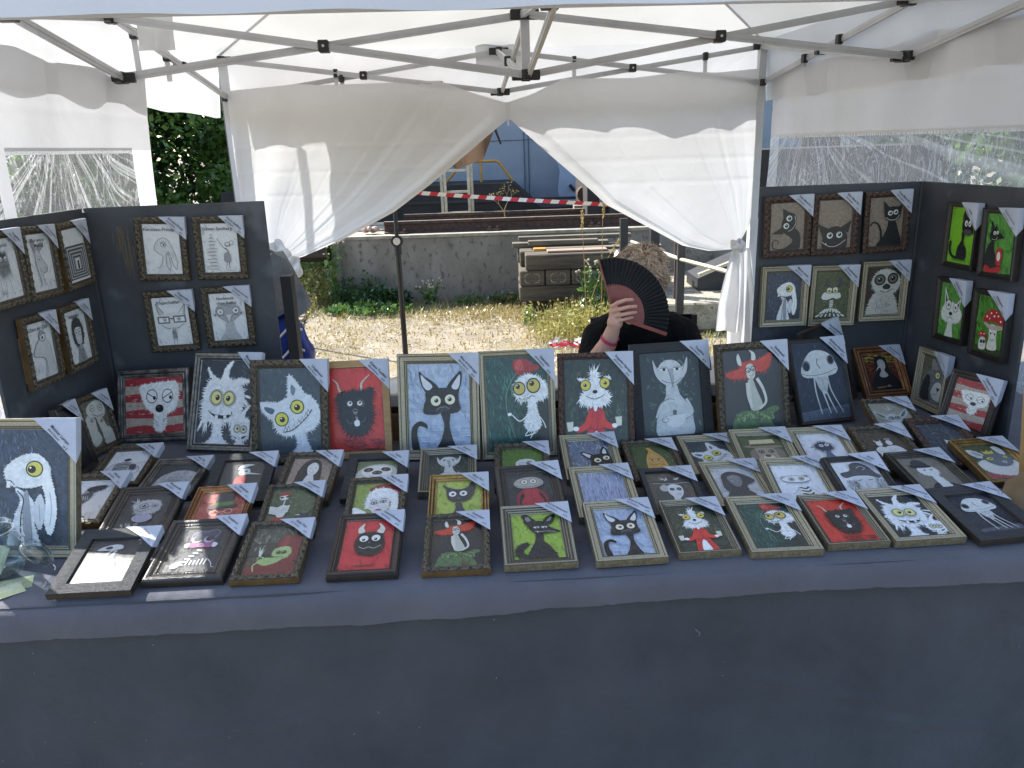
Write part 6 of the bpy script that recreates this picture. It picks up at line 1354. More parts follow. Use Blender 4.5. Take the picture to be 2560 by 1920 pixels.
def p_tunnel():
    a = pencil(63).rect('#d9dada',0,0,1,1.4)
    for k in range(8):
        t = k/8; x0, y0, x1, y1 = lerp(.04,.42,t), lerp(.44,.82,t), lerp(.98,.62,t), lerp(1.34,1.06,t); a.rect('#3a3b3e' if k % 2 == 0 else '#aaabac', x0, y0, x1, y1)
    return a.rect('#e0e1e1',.43,.80,.61,1.07).blob(K_,[(.50,.88),(.56,.88),(.57,1.06),(.49,1.06)]).poly(K_,[(.49,.90),(.48,.83),(.53,.87)]).poly(K_,[(.57,.90),(.58,.83),(.53,.87)])
def p_tooth(): return pencil(64).blob('#c6c7c7', [(.16,.66),(.40,.44),(.66,.40),(.84,.56),(.86,.84),(.92,1.42),(.50,1.42),(.56,.96),(.30,.84),(.14,.80)], '#b5b6b6').ln(PD,[(.84,.56),(.88,.9),(.94,1.4)],.01).ln(PD,[(.66,.40),(.40,.44),(.16,.66),(.14,.80),(.30,.84),(.56,.96),(.54,1.4)],.01).eye(.56,.36,.12,PG,-.1,.3,.35).poly('#9fa0a1',[(.44,.34),(.50,.24),(.64,.22),(.69,.32)]).ln(PD,[(.42,.40),(.56,.30),(.70,.30)],.014).brush([PL_],30,.62,.6,.86,1.3,.03,90,.02,90)
def p_monkey(): return pencil(65).fur(PD,[(.30,.40),(.40,.26),(.60,.24),(.74,.40),(.78,.70),(.66,.94),(.40,.94),(.28,.70)],.07,90,.7,tone='#66676a',inner=40).blob('#cfd0d0',[(.36,.52),(.50,.46),(.68,.52),(.66,.74),(.62,.90),(.44,.90),(.38,.74)]).hair(PD,.5,.26,30,.18,50,130,.006,.1,.03).eye(.44,.60,.07,PG,0,0,.35,ry=.085).eye(.60,.60,.07,PG,0,0,.35,ry=.085).ln(PD,[(.42,.80),(.52,.86),(.64,.79)],.01).blob('#9a9b9d',[(.46,.96),(.60,.96),(.72,1.42),(.34,1.42)]).hair(PD,.52,1.2,50,.1,220,320,.007,.1,.16)
def p_carrot(): return pencil(66).blob('#cbcccc',[(.28,.66),(.34,.50),(.50,.38),(.66,.44),(.74,.60),(.80,.90),(.62,.80),(.60,.96),(.66,1.42),(.30,1.42),(.42,1.1),(.48,.88),(.36,.80)],'#bcbdbd').ln(PD,[(.36,.80),(.28,.72),(.30,.58),(.40,.44),(.56,.38),(.68,.46),(.76,.62),(.88,1.0),(.84,1.28),(.76,1.1),(.66,.76)],.010).ln(PD,[(.60,.80),(.58,1.1),(.66,1.30),(.70,1.1),(.62,.76)],.010).ln(PD,[(.36,.80),(.48,.88),(.48,1.04),(.40,1.20),(.30,1.22)],.009).eye(.54,.56,.07,PG,.1,.3,.4).poly('#a9aaab',[(.46,.54),(.52,.48),(.60,.50),(.62,.56)]).ln(PD,[(.46,.53),(.62,.57)],.01).brush([PL_],22,.66,.8,.84,1.2,.14,80,.008,12)
def p_dishes():
    a = pencil(67)
    for k,(x,w) in enumerate(((.26,.26),(.28,.18),(.25,.22),(.30,.12),(.24,.18),(.27,.24),(.26,.10),(.28,.16),(.26,.09),(.27,.06))):
        y = 1.26-k*.10; a.blob('#c9caca',[(x-w*.6,y-.04),(x+w*.6,y-.045),(x+w*.45,y+.04),(x-w*.45,y+.04)]).ln(PD,[(x-w*.62,y-.04),(x+w*.62,y-.045)],.010).ln(PD,[(x-w*.5,y+.04),(x+w*.5,y+.04)],.009)
    return a.ln(PD,[(.62,.72),(.52,.60),(.42,.42)],.012).ln(PD,[(.62,.70),(.72,.84),(.70,1.28)],.03,.012).ring(PD,.70,.60,.07,.06,.012).ring(PD,.82,.56,.06,.06,.01).blob(PL_,[(.60,.86),(.74,.84),(.76,1.1),(.58,1.08)]).ln(PD,[(.66,1.1),(.62,1.32),(.82,1.34)],.01).el(PD,.68,.64,.02).el(PD,.76,.63,.02)
def p_glasses(): return pencil(68).blob('#b5b6b7',[(.16,.52),(.10,.30),(.12,.18),(.22,.32),(.30,.48)]).blob('#b5b6b7',[(.82,.50),(.86,.30),(.92,.20),(.90,.40),(.88,.56)]).blob('#d0d1d1',[(.16,.56),(.34,.46),(.66,.46),(.86,.56),(.84,.78),(.66,.92),(.40,.94),(.20,.80)],'#c3c4c4').ln(PD,[(.10,.18),(.16,.52)],.012).ln(PD,[(.10,.18),(.30,.46)],.012).ln(PD,[(.92,.20),(.72,.46)],.012).ln(PD,[(.92,.20),(.88,.54)],.012).rect('#66676a',.10,.55,.44,.76).rect('#e0e1e1',.14,.59,.40,.72).rect('#66676a',.54,.54,.90,.75).rect('#e0e1e1',.58,.58,.86,.71).rect('#66676a',.44,.60,.54,.64).eye(.30,.65,.055,PG,0,0,.5).eye(.70,.64,.055,PG,0,0,.5).ln(PD,[(.20,.80),(.36,.90),(.62,.90),(.82,.78)],.012).rect('#f0f0ee',.44,.90,.50,.97).rect('#f0f0ee',.52,.90,.58,.96).hair(PL_,.52,1.02,60,.16,255,285,.01,.05,.16).ln(PD,[(.46,.96),(.48,1.4)],.008).ln(PD,[(.60,.96),(.56,1.4)],.008)
def p_owl(): return pencil(69).blob('#b3b4b5',[(.40,.82),(.62,.82),(.66,1.1),(.80,1.42),(.20,1.42),(.36,1.1)],'#9d9ea0').blob('#a3a4a6',[(.14,.60),(.18,.40),(.36,.30),(.66,.30),(.84,.42),(.86,.62),(.68,.80),(.50,.88),(.32,.80)],'#8b8c8e').hair(PD,.14,.62,20,.08,150,250,.006,.02,.03).hair(PD,.86,.60,20,.08,-70,30,.006,.02,.03).eye(.28,.54,.09,PG,0,.1,.28).eye(.72,.52,.09,PG,.1,0,.38).poly('#c9caca',[(.42,.64),(.60,.64),(.50,.90)]).ln(PD,[(.20,.66),(.42,.66),(.50,.90),(.60,.66),(.80,.66)],.010).brush([PD,PL_],40,.3,.34,.7,.46,.07,80,.007,30).brush([PD],14,.3,1.2,.7,1.4,.05,90,.02,10)
def wallbg(seed): return Art(seed).bg('#8d7f70', '#756858').brush(['#9b8d7d','#665a4c','#a99b8a','#5a4f43'], 90, 0,0,1,1.4,.06,60,.02,90)
def wallcatA(): return wallbg(71).blob(K_,[(.40,.84),(.66,.74),(.86,.90),(.90,1.2),(.80,1.42),(.20,1.42),(.50,1.30),(.66,1.1)]).ln(K_,[(.42,1.36),(.16,1.36),(.06,1.20),(.16,1.08),(.26,1.16),(.20,1.22)],.035,.02).fur(K_,[(.36,.50),(.50,.30),(.70,.36),(.76,.60),(.66,.84),(.46,.92),(.34,.74)],.02,60).poly(K_,[(.34,.16),(.64,.34),(.38,.46)]).poly(K_,[(.04,.90),(.36,.70),(.38,.92)]).eye(.54,.46,.085,'#d9dad6',.1,0,.6).eye(.46,.68,.085,'#d9dad6',.1,0,.6).ln('#d9dad6',[(.70,.40),(.74,.60),(.64,.78),(.52,.84)],.012)
def wallcatB(): return wallbg(72).brush(['#b3ac9c'],24,.1,.2,.8,.7,.06,45,.006,90).fur(K_,[(.16,1.10),(.22,.88),(.42,.78),(.62,.78),(.80,.90),(.88,1.12),(.80,1.42),(.20,1.42)],.02,70).poly(K_,[(-.02,.66),(.34,.84),(.14,1.06)]).poly(K_,[(.98,.60),(.90,.96),(.62,.82)]).eye(.36,1.02,.09,'#d9dad6',.1,-.1,.6).eye(.64,1.01,.09,'#d9dad6',.1,-.1,.6).ln('#d9dad6',[(.14,1.20),(.34,1.33),(.58,1.33),(.84,1.16)],.014).poly('#d9dad6',[(.24,1.27),(.28,1.30),(.26,1.22)])
def wallcatC(): return wallbg(73).fur(K_,[(.58,.62),(.72,.62),(.84,.90),(.94,1.42),(.26,1.42),(.44,1.1),(.54,.86)],.015,60).ln(K_,[(.38,1.4),(.36,1.0),(.26,.76),(.10,.70),(.04,.80)],.07,.04).fur(K_,[(.44,.52),(.46,.36),(.66,.28),(.86,.34),(.90,.56),(.74,.68),(.54,.66)],.018,60).poly(K_,[(.38,.10),(.62,.34),(.42,.44)]).poly(K_,[(.96,.22),(.92,.46),(.74,.32)]).eye(.60,.46,.07,'#d9dad6',.1,0,.6).eye(.76,.44,.07,'#d9dad6',.1,0,.6).ln('#d9dad6',[(.48,.58),(.62,.66),(.78,.64),(.88,.52)],.012)
def snake(seed=74):
    a = Art(seed).bg('#5d6344', '#4a4f39').brush(['#6d7452','#3f4434','#7b815e'],80,0,0,1,1.4,.16,60,.04,90).blob('#45474a',[(.26,.42),(.24,.26),(.34,.16),(.32,.34),(.44,.44)]).blob('#45474a',[(.56,.46),(.66,.30),(.60,.14),(.74,.24),(.74,.44)])
    a.blob('#dcdcd2',[(.16,.72),(.24,.60),(.40,.62),(.60,.62),(.70,.62),(.74,.74),(.62,.80),(.50,.76),(.34,.82),(.20,.80)]).eye(.38,.54,.08,'#d8cf7a',0,.2,.35).eye(.56,.54,.08,'#d8cf7a',0,.2,.35).poly('#dcdcd2',[(.30,.52),(.36,.45),(.46,.48),(.46,.53)]).poly('#dcdcd2',[(.48,.53),(.50,.46),(.60,.45),(.64,.52)])
    for k in range(4): a.poly('#dcdcd2',[(.42,.84+k*.055),(.52,.83+k*.055),(.52,.87+k*.055),(.42,.88+k*.055)])
    for k in range(7):
        t = k/6-.5; a.ln('#dcdcd2',[(.46+t*.3,1.06+abs(t)*.1),(.46+t*.62,1.18+abs(t)*.1)],.05,.05).ln('#dcdcd2',[(.46+t*.64,1.22+abs(t)*.08),(.46+t*.86,1.32)],.04,.05)
    return a
def lemur(seed=75):
    a = Art(seed).bg('#40362c', '#2f2a24').brush(['#5f2c26'],10,0,.7,.12,.9,.1,60,.05,60).fur('#c6c4b9',[(.20,.84),(.40,.72),(.66,.74),(.84,.90),(.94,1.2),(.90,1.42),(.10,1.42),(.10,1.1)],.06,80,.6,c2='#a9a79c',tone='#77756c',inner=80).fur('#c9c7bc',[(.14,.44),(.26,.16),(.50,.06),(.80,.16),(.96,.44),(.86,.70),(.60,.84),(.34,.76)],.07,100,.6,c2='#b1afa4',tone='#8a887e',inner=60)
    a.el('#232325',.36,.36,.17,.17).el('#232325',.74,.33,.16,.17).blob('#2b2b2d',[(.46,.56),(.56,.48),(.68,.54),(.66,.64),(.50,.64)]).ln(K_,[(.38,.68),(.56,.74),(.76,.64)],.018)
    return a.eye(.36,.36,.115,'#6d675a',0,-.05,.6,out='#8a877a',ow=.06).eye(.74,.33,.11,'#6d675a',0,-.05,.6,out='#8a877a',ow=.06).brush(['#66645b'],30,.3,.95,.75,1.35,.12,80,.015,20)
def greenfox(seed=76): return Art(seed).bg('#6fae1f', '#7dbb2c').fur(K_,[(.52,.62),(.64,.64),(.62,.84),(.76,1.06),(.74,1.28),(.40,1.30),(.42,1.0),(.54,.80)],.012,60).ln(K_,[(.5,1.26),(.24,1.24),(.10,1.08),(.12,.86)],.07,.08).poly(K_,[(.54,.04),(.66,.22),(.48,.32)]).poly(K_,[(.86,.20),(.90,.34),(.76,.30)]).fur(K_,[(.52,.36),(.62,.24),(.80,.26),(.90,.40),(.96,.62),(.92,.60),(.76,.58),(.60,.62),(.52,.52)],.012,50).eye(.66,.38,.06,'#e2e2dc',.2,.1,.45,ry=.075).eye(.80,.38,.055,'#e2e2dc',0,.1,.45,ry=.075).blob('#3f4147',[(.60,.56),(.76,.52),(.92,.58),(.84,.66),(.66,.66)]).el('#4d7f16',.55,1.31,.3,.02)
def greenred(seed=77): return Art(seed).bg('#4c8a2f', '#5f9c48').brush(['#6fae5a','#3f7a28'],40,0,0,1,1.4,.3,80,.08,30).fur(K_,[(.16,.72),(.30,.66),(.34,.86),(.50,1.1),(.60,1.3),(.10,1.36),(.04,1.1),(.08,.86)],.02,70,c2='#24262a').blob('#b02a2a',[(.10,1.22),(.3,1.30),(.6,1.24),(.64,1.36),(.1,1.40)]).blob('#b02a2a',[(.44,.86),(.56,.80),(.66,.88),(.64,1.18),(.48,1.20)]).el('#e0ddd6',.54,1.0,.06,.11).ln(K_,[(.53,.95),(.54,1.04)],.01).poly(K_,[(.18,.16),(.30,.36),(.16,.40)]).poly(K_,[(.36,.24),(.42,.38),(.30,.38)]).fur(K_,[(.18,.44),(.30,.36),(.44,.44),(.62,.50),(.64,.56),(.46,.60),(.28,.66),(.16,.58)],.012,50).eye(.32,.46,.045,'#e2e2dc',0,.1,.5).eye(.42,.45,.04,'#e2e2dc',0,.1,.5).ln('#d8d8d2',[(.24,.60),(.36,.62),(.44,.56)],.008).el('#8a8d90',.65,.50,.025)
def greencat(seed=78): return Art(seed).bg('#4f9a2a', '#5d8a4a').brush(['#6bb13c','#3f6a34'],40,0,0,1,1.4,.3,80,.08,60).fur('#d3d8cf',[(.44,.98),(.56,.98),(.62,1.2),(.64,1.42),(.34,1.42),(.40,1.2)],.03,40).fur('#dadeD6'.lower(),[(.14,.74),(.26,.56),(.50,.50),(.76,.54),(.94,.74),(.86,.94),(.60,1.0),(.40,1.0),(.18,.94)],.06,70,.6).poly('#dadeD6'.lower(),[(.24,.60),(.20,.10),(.44,.52)]).poly('#2a2c2e',[(.27,.50),(.24,.26),(.36,.48)]).poly('#dadeD6'.lower(),[(.70,.54),(.92,.30),(.84,.62)]).poly('#2a2c2e',[(.76,.54),(.87,.40),(.82,.58)]).eye(.40,.56,.095,'#e2e2dc',.05,0,.4,ry=.12).eye(.70,.60,.085,'#e2e2dc',0,0,.4,ry=.11).el(K_,.52,.78,.07,.045).ln(K_,[(.52,.82),(.52,.88),(.40,.92)],.012).ln(K_,[(.52,.88),(.64,.93)],.012).poly('#f0f0ec',[(.49,.90),(.56,.90),(.55,.98),(.50,.98)])
def mushrooms(seed=79):
    a = Art(seed).bg('#4f8f2a', '#3f6f24').brush(['#62a83a','#33591f'],50,0,0,1,1.4,.3,80,.08,40).rect('#34421c',0,1.24,1,1.42)
    a.blob('#d9d7cb',[(.52,.70),(.78,.70),(.80,1.0),(.84,1.26),(.50,1.28),(.54,1.0)],'#c3c1b5').blob('#b8a99c',[(.30,.62),(.6,.70),(1.0,.66),(.96,.76),(.6,.80),(.36,.72)]).blob('#b12a26',[(.28,.64),(.34,.44),(.54,.30),(.80,.34),(1.0,.52),(1.02,.68),(.66,.60)],'#9c211f')
    for x,y,r in ((.40,.50,.03),(.54,.40,.028),(.66,.46,.03),(.80,.44,.026),(.50,.54,.02),(.90,.56,.028),(.72,.36,.018)): a.el('#ecebe2',x,y,r,r*.8)
    a.blob('#d9d7cb',[(.22,1.06),(.40,1.04),(.44,1.30),(.20,1.32)]).blob('#b12a26',[(.14,1.04),(.22,.90),(.36,.88),(.48,1.04),(.3,1.0)]).el('#ecebe2',.24,.95,.02).el('#ecebe2',.36,.94,.02)
    for x in (.58,.72): a.el('#e8e6dc',x,.88,.06,.06).el(K_,x+.01,.90,.025).ln(K_,[(x-.06,.86),(x+.06,.88)],.014)
    return a.eye(.28,1.14,.04,K_,0,0,.5).eye(.38,1.13,.04,K_,0,0,.5).ln(K_,[(.58,1.02),(.66,1.06),(.74,1.02)],.012).ln(K_,[(.26,1.22),(.32,1.25),(.38,1.21)],.01)
FRAMES = [
    ('F1', 'black', 'sitalien', 'Warten', 'dark rustic framed print of a sitting pale creature, glossy with sun, nearest the glass jar', [-1.0205, 1.631, 0.7718, 0.0345, 0.244, 0.1994, 0.2266, -0.0003]),
    ('F2', 'bead', 'stripey', 'Pusteblume', 'black beaded frame with a striped creature wearing a pink bow, lower left front row', [-0.8182, 1.6751, 0.7728, 0.0239, 0.2052, 0.1994, 0.2398, 0.0019]),
    ('F3', 'ornate', 'smoker', 'Relax Tom', 'ornate bronze frame with a green fuzzy creature smoking in a red armchair', [-0.6158, 1.6699, 0.7716, 0.0396, 0.1756, 0.1689, 0.2307, -0.0011]),
    ('F4', 'wood', 'darklord', 'Lord of Darkness', 'dark wooden frame with a round black furry imp with white horns on red', [-0.3801, 1.6733, 0.7718, 0.0264, 0.2347, 0.1745, 0.2321, 0.0005]),
    ('F5', 'ornate', 'redhead', 'Seelenheil', 'small ornate bronze frame with the red haired horned girl, front row', [-0.1503, 1.6786, 0.7715, 0.032, 0.1927, 0.1694, 0.2265, 0.0018]),
    ('F6', 'pewter', 'fox', 'Rolf hat Nachtschicht', 'small silvery frame with a black bushy tailed fox on lime green, front row', [0.0572, 1.6923, 0.7719, 0.0432, 0.2331, 0.1832, 0.2274, 0.0025]),
    ('F7', 'cream', 'bigear', 'Mieze mit Kulleraugen', 'small cream frame with the big eared black cat, front row', [0.2812, 1.6988, 0.772, 0.0563, 0.2092, 0.1796, 0.2369, 0.0012]),
    ('F8', 'pewter', 'espresso', 'Doppelter Espresso', 'small thin frame with a white creature in a red robe holding cups', [0.4788, 1.7245, 0.7711, 0.0511, 0.1806, 0.1585, 0.2228, 0.0039]),
    ('F9', 'cream', 'poppy', 'Valentino', 'small cream frame with a fluffy creature holding a red poppy, front row', [0.6678, 1.7147, 0.7721, 0.0289, 0.1707, 0.1819, 0.2376, -0.0025]),
    ('F10', 'pewter', 'devil', 'Kleine Teufelei', 'small thin frame with a black furry horned devil on red, front row', [0.858, 1.7434, 0.7709, 0.0451, 0.1935, 0.16, 0.2091, 0.0037]),
    ('F11', 'cream', 'monsters', 'Monsterfreundschaft', 'small cream frame with two white furry monsters, front row', [1.0405, 1.7481, 0.7719, 0.058, 0.1772, 0.1849, 0.2271, 0.0019]),
    ('F12', 'black', 'alien', 'Einfach Anders', 'black frame with a pale flat headed creature, right end of front row', [1.2492, 1.7434, 0.7717, 0.1276, 0.1728, 0.1941, 0.2299, -0.0008]),
    ('M1', 'bead', 'furglare', 'Morgenmuffel', 'dark stepped frame with a grey furry creature washed out by sunlight', [-1.0498, 1.9007, 0.7725, 0.0628, 0.2358, 0.1954, 0.2353, -0.0009]),
    ('M2', 'copper', 'hatpic', 'Gentleman', 'orange gold frame with a top hat and round spectacles on red', [-0.8299, 1.8693, 0.7717, 0.0381, 0.2487, 0.1682, 0.2348, -0.0004]),
    ('M3', 'ornate', 'news', 'Zeitungsente', 'ornate bronze frame with a girl in a red beret reading a newspaper', [-0.6304, 1.8976, 0.7716, 0.0595, 0.1957, 0.1652, 0.2348, 0.0014]),
    ('M4', 'ornate', 'cruel', 'Meine Dame', 'ornate bronze frame with a white haired lady in a red hat and her dog', [-0.3928, 1.8976, 0.7717, 0.0342, 0.2519, 0.1692, 0.2348, -0.0]),
    ('M5', 'gold', 'limecat', 'Mieze Paul', 'golden frame with a grey horned kitten on lime green', [-0.1581, 1.8901, 0.7717, 0.0314, 0.2618, 0.1707, 0.2348, -0.0036]),
    ('M6', 'bead', 'redsuit', 'Suppenkasper', 'dark beaded frame with a flat headed figure in a red suit', [0.0522, 1.9194, 0.7724, 0.0888, 0.3274, 0.1912, 0.2353, 0.0008]),
    ('M7', 'cream', 'hide', 'Versteck-Liebling', 'cream frame showing only two black ear tips on streaky blue', [0.2618, 1.9349, 0.772, 0.058, 0.2328, 0.1808, 0.2332, 0.001]),
    ('M8', 'black', 'ladyhat', 'Der Tod steht ihr gut', 'dark rustic frame with a grey lady in a wide brimmed hat', [0.4564, 1.936, 0.7711, 0.042, 0.1935, 0.157, 0.2236, 0.0017]),
    ('M9', 'cream', 'hood', 'Kapuze', 'cream frame with a grey portrait of a hooded face', [0.6564, 1.9757, 0.7718, 0.0538, 0.1573, 0.1746, 0.2349, -0.0069]),
    ('M10', 'cream', 'uni', 'Augenblick', 'cream frame with a wide eyed stick figure in a striped shirt', [0.8198, 1.9333, 0.7721, -0.0038, 0.2566, 0.1829, 0.2351, 0.0018]),
    ('M11', 'ribdark', 'pirate', 'Pirat', 'black ribbed frame with a bearded man in a big hat drawn in grey', [0.9982, 1.8965, 0.7716, 0.0916, 0.3513, 0.1665, 0.2347, 0.0008]),
    ('M12', 'darkpewter', 'bowler', 'Graf Zottel', 'dark stepped frame with a white furry gentleman in a bowler hat', [1.2362, 1.9796, 0.772, 0.1049, 0.2039, 0.179, 0.235, -0.0033]),
    ('M13', 'gold', 'king', 'König Lemur', 'golden frame with a crowned grey faced lemur in a white ruff, right end', [1.4662, 2.0726, 0.7715, 0.0634, 0.2326, 0.1759, 0.2178, 0.0036]),
    ('T1', 'ornate', 'bird', 'Wuschel', 'ornate frame with an ink drawn tufted bird, half hidden by the big rabbit picture', [-1.2695, 2.0064, 0.7675, 0.0136, 0.2769, 0.1799, 0.2312, -0.0018]),
    ('T2', 'ornate', 'ride', 'Easy Rider', 'ornate dark frame with striped figures on a cart inked on white', [-1.2737, 2.2654, 0.7718, 0.0387, 0.1911, 0.174, 0.2349, 0.0027]),
    ('T3', 'silver', 'moon', 'Mond Tag', 'silver black frame with a grey planet partly lit by sun', [-1.0782, 2.1674, 0.7721, 0.0228, 0.1288, 0.1832, 0.235, 0.0014]),
    ('T4', 'black', 'longnose', 'Lügen haben lange Nasen', 'wide rustic black frame with a long nosed figure in red', [-0.8362, 2.1022, 0.772, 0.0603, 0.2956, 0.1913, 0.2326, 0.0002]),
    ('T5', 'ornate', 'nun', 'Madonna Teil 2', 'ornate dark frame with a pale lady under a long black veil', [-0.6395, 2.0981, 0.7719, -0.0331, 0.2766, 0.1751, 0.2377, 0.0024]),
    ('T6', 'black', 'sloth', 'Faultier', 'rustic black frame with a smiling sloth face', [-0.4252, 2.1036, 0.7721, 0.0351, 0.2307, 0.189, 0.2293, -0.0034]),
    ('T7', 'pewter', 'elf', 'Teatime', 'small silvery brown frame with the sleepy long eared elf', [-0.2031, 2.132, 0.7719, 0.0454, 0.2261, 0.1807, 0.2319, -0.0037]),
    ('T8', 'ornate', 'grub', 'Schneckchen', 'small ornate dark frame with a tiny white fluffy grub on green', [0.025, 2.1435, 0.7719, 0.0067, 0.2316, 0.1761, 0.2349, 0.0032]),
    ('T9', 'cream', 'peekcat', 'Peeking Kitty', 'small cream frame with a black cat peeking in from the right on streaky blue', [0.2484, 2.1878, 0.7721, 0.0424, 0.2531, 0.1825, 0.235, -0.003]),
    ('T10', 'ornate', 'banana', 'Alles Banane', 'small ornate dark frame with a tired yellow banana face', [0.4472, 2.1649, 0.7714, 0.0681, 0.1958, 0.1676, 0.2262, 0.0016]),
    ('T11', 'cream', 'tiltcat', 'Ungeheuer', 'small cream frame with the grinning white cat, below the goblin picture', [0.6376, 2.1959, 0.772, 0.0417, 0.1587, 0.1798, 0.235, -0.0043]),
    ('T12', 'cream', 'dog', 'Luigi', 'small cream frame with a dog wearing a straw boater hat', [0.7951, 2.1692, 0.7722, -0.0004, 0.2822, 0.1859, 0.2351, 0.0016]),
    ('T13', 'cream', 'bluefluff', 'Wirbelwind', 'small cream frame with a dark blue spiky haired figure on white', [0.9827, 2.1657, 0.772, 0.007, 0.2867, 0.1816, 0.235, 0.0022]),
    ('T14', 'ornate', 'angels', 'Himmel und Hölle', 'small ornate dark frame with a white devil and angel seen from behind', [1.1859, 2.1557, 0.7718, 0.063, 0.3061, 0.1741, 0.2349, 0.0001]),
    ('T15', 'ornatebrown', 'kitten', 'Regenwetter', 'small ornate brown frame with a white kitten on slate grey', [1.3842, 2.196, 0.772, 0.0289, 0.338, 0.1786, 0.235, 0.002]),
    ('T16', 'ornate', 'fennec', 'Brillenschlange', 'small ornate dark frame with a pale big eared creature wearing red glasses', [1.308, 2.3882, 0.7715, -0.0093, 0.3674, 0.1622, 0.2346, 0.0027]),
    ('B1', 'silver', 'grumpy', '', 'landscape silver frame with a grumpy white dog face on red stripes', [-1.3172, 2.6764, 0.7505, -0.1437, 1.233, 0.2887, 0.267, 0.0554]),
    ('B2', 'ribbed', 'monsters', 'Monsterfreundschaft', 'large ribbed silver frame with two white furry monsters, back row', [-1.0323, 2.5483, 0.7502, -0.1913, 1.1325, 0.2629, 0.3533, 0.0059]),
    ('B3', 'ornate', 'tiltcat', 'Ungeheuer', 'large dark frame with the tilted grinning white cat, back row', [-0.7486, 2.4225, 0.75, -0.0774, 1.3201, 0.2652, 0.35, 0.0001]),
    ('B4', 'birch', 'devil', 'Kleine Teufelei', 'large plain birch frame with a black horned devil on red, back row', [-0.5392, 2.4538, 0.749, 0.0223, 1.2984, 0.256, 0.3321, 0.0109]),
    ('B5', 'cream', 'bigear', 'Mieze mit Kulleraugen', 'large cream frame with the big eared black cat and curled tail, back row', [-0.248, 2.4136, 0.7506, -0.0967, 1.3568, 0.2734, 0.355, 0.007]),
    ('B6', 'cream', 'poppy', 'Valentino', 'large cream frame with the fluffy creature and red poppy, back row', [0.0201, 2.4133, 0.7498, 0.1188, 1.3489, 0.2504, 0.359, -0.0177]),
    ('B7', 'ornatebrown', 'espresso', 'Doppelter Espresso', 'large ornate brown frame with the white creature in a red robe, back row', [0.2747, 2.3875, 0.7491, -0.0362, 1.2252, 0.2503, 0.3482, 0.0028]),
    ('B8', 'black', 'elf', 'Teatime', 'large rustic black frame with the sleepy elf holding a cup, back row', [0.5513, 2.4726, 0.7506, 0.0896, 1.2504, 0.2735, 0.3512, 0.0069]),
    ('B9', 'ornate', 'redhead', 'Seelenheil', 'large ornate dark frame with the red haired horned girl on a rock, back row', [0.8216, 2.4517, 0.7496, 0.1996, 1.3237, 0.2588, 0.3492, -0.0095]),
    ('B10', 'wood', 'alien', 'Einfach Anders', 'large dark brown frame with the pale flat headed creature, right end of the back row', [1.133, 2.6217, 0.7528, 0.2408, 1.1439, 0.2251, 0.3117, -0.0171]),
    ('B11', 'mahogany', 'darkpic', 'Nachtschwärmer', 'dark reddish frame peeping out behind the flat headed creature picture', [1.2523, 2.8056, 0.7498, 0.4671, 1.3066, 0.2047, 0.3283, 0.1823]),
    ('B12', 'copper', 'warmhood', 'Rauchpause', 'copper gold ridged frame with a pale faced figure in a black hood', [1.4624, 2.8549, 0.7599, 0.1145, 0.9257, 0.1931, 0.2134, 0.0075]),
    ('B13', 'cream', 'halfcat', 'Nachts sind alle Katzen grau', 'cream frame with half a grey cat face, leaning on the right board', [1.532, 2.7406, 0.7591, -1.4571, 1.501, 0.175, 0.22, 0.0188]),
    ('B14', 'wood', 'grumpyp', 'Captain Grummel', 'dark brown frame with a grumpy white dog on red stripes, right corner', [1.5, 2.455, 0.7685, -1.0821, 1.309, 0.178, 0.205, -0.0173]),
    ('B15', 'ornate', 'brownpair', 'Die Bande', 'ornate frame with long faced pale creatures leaning on the left board', [-1.445, 2.6096, 0.7529, 1.4714, 1.3963, 0.17, 0.21, -0.0751]),
    ('B15b', 'wood', 'darkpic', 'Im Nebel', 'dark brown frame half hidden behind the long faced creatures', [-1.42, 2.4343, 0.7507, 1.645, 1.3614, 0.13, 0.2365, -0.0527]),
    ('B16', 'cream', 'rabbit', 'Meister Lampe', 'large cream frame with a white lop eared rabbit, left end beside the jar', [-1.308, 1.8456, 0.747, -0.0549, 1.2713, 0.3, 0.3668, -0.0132]),
]
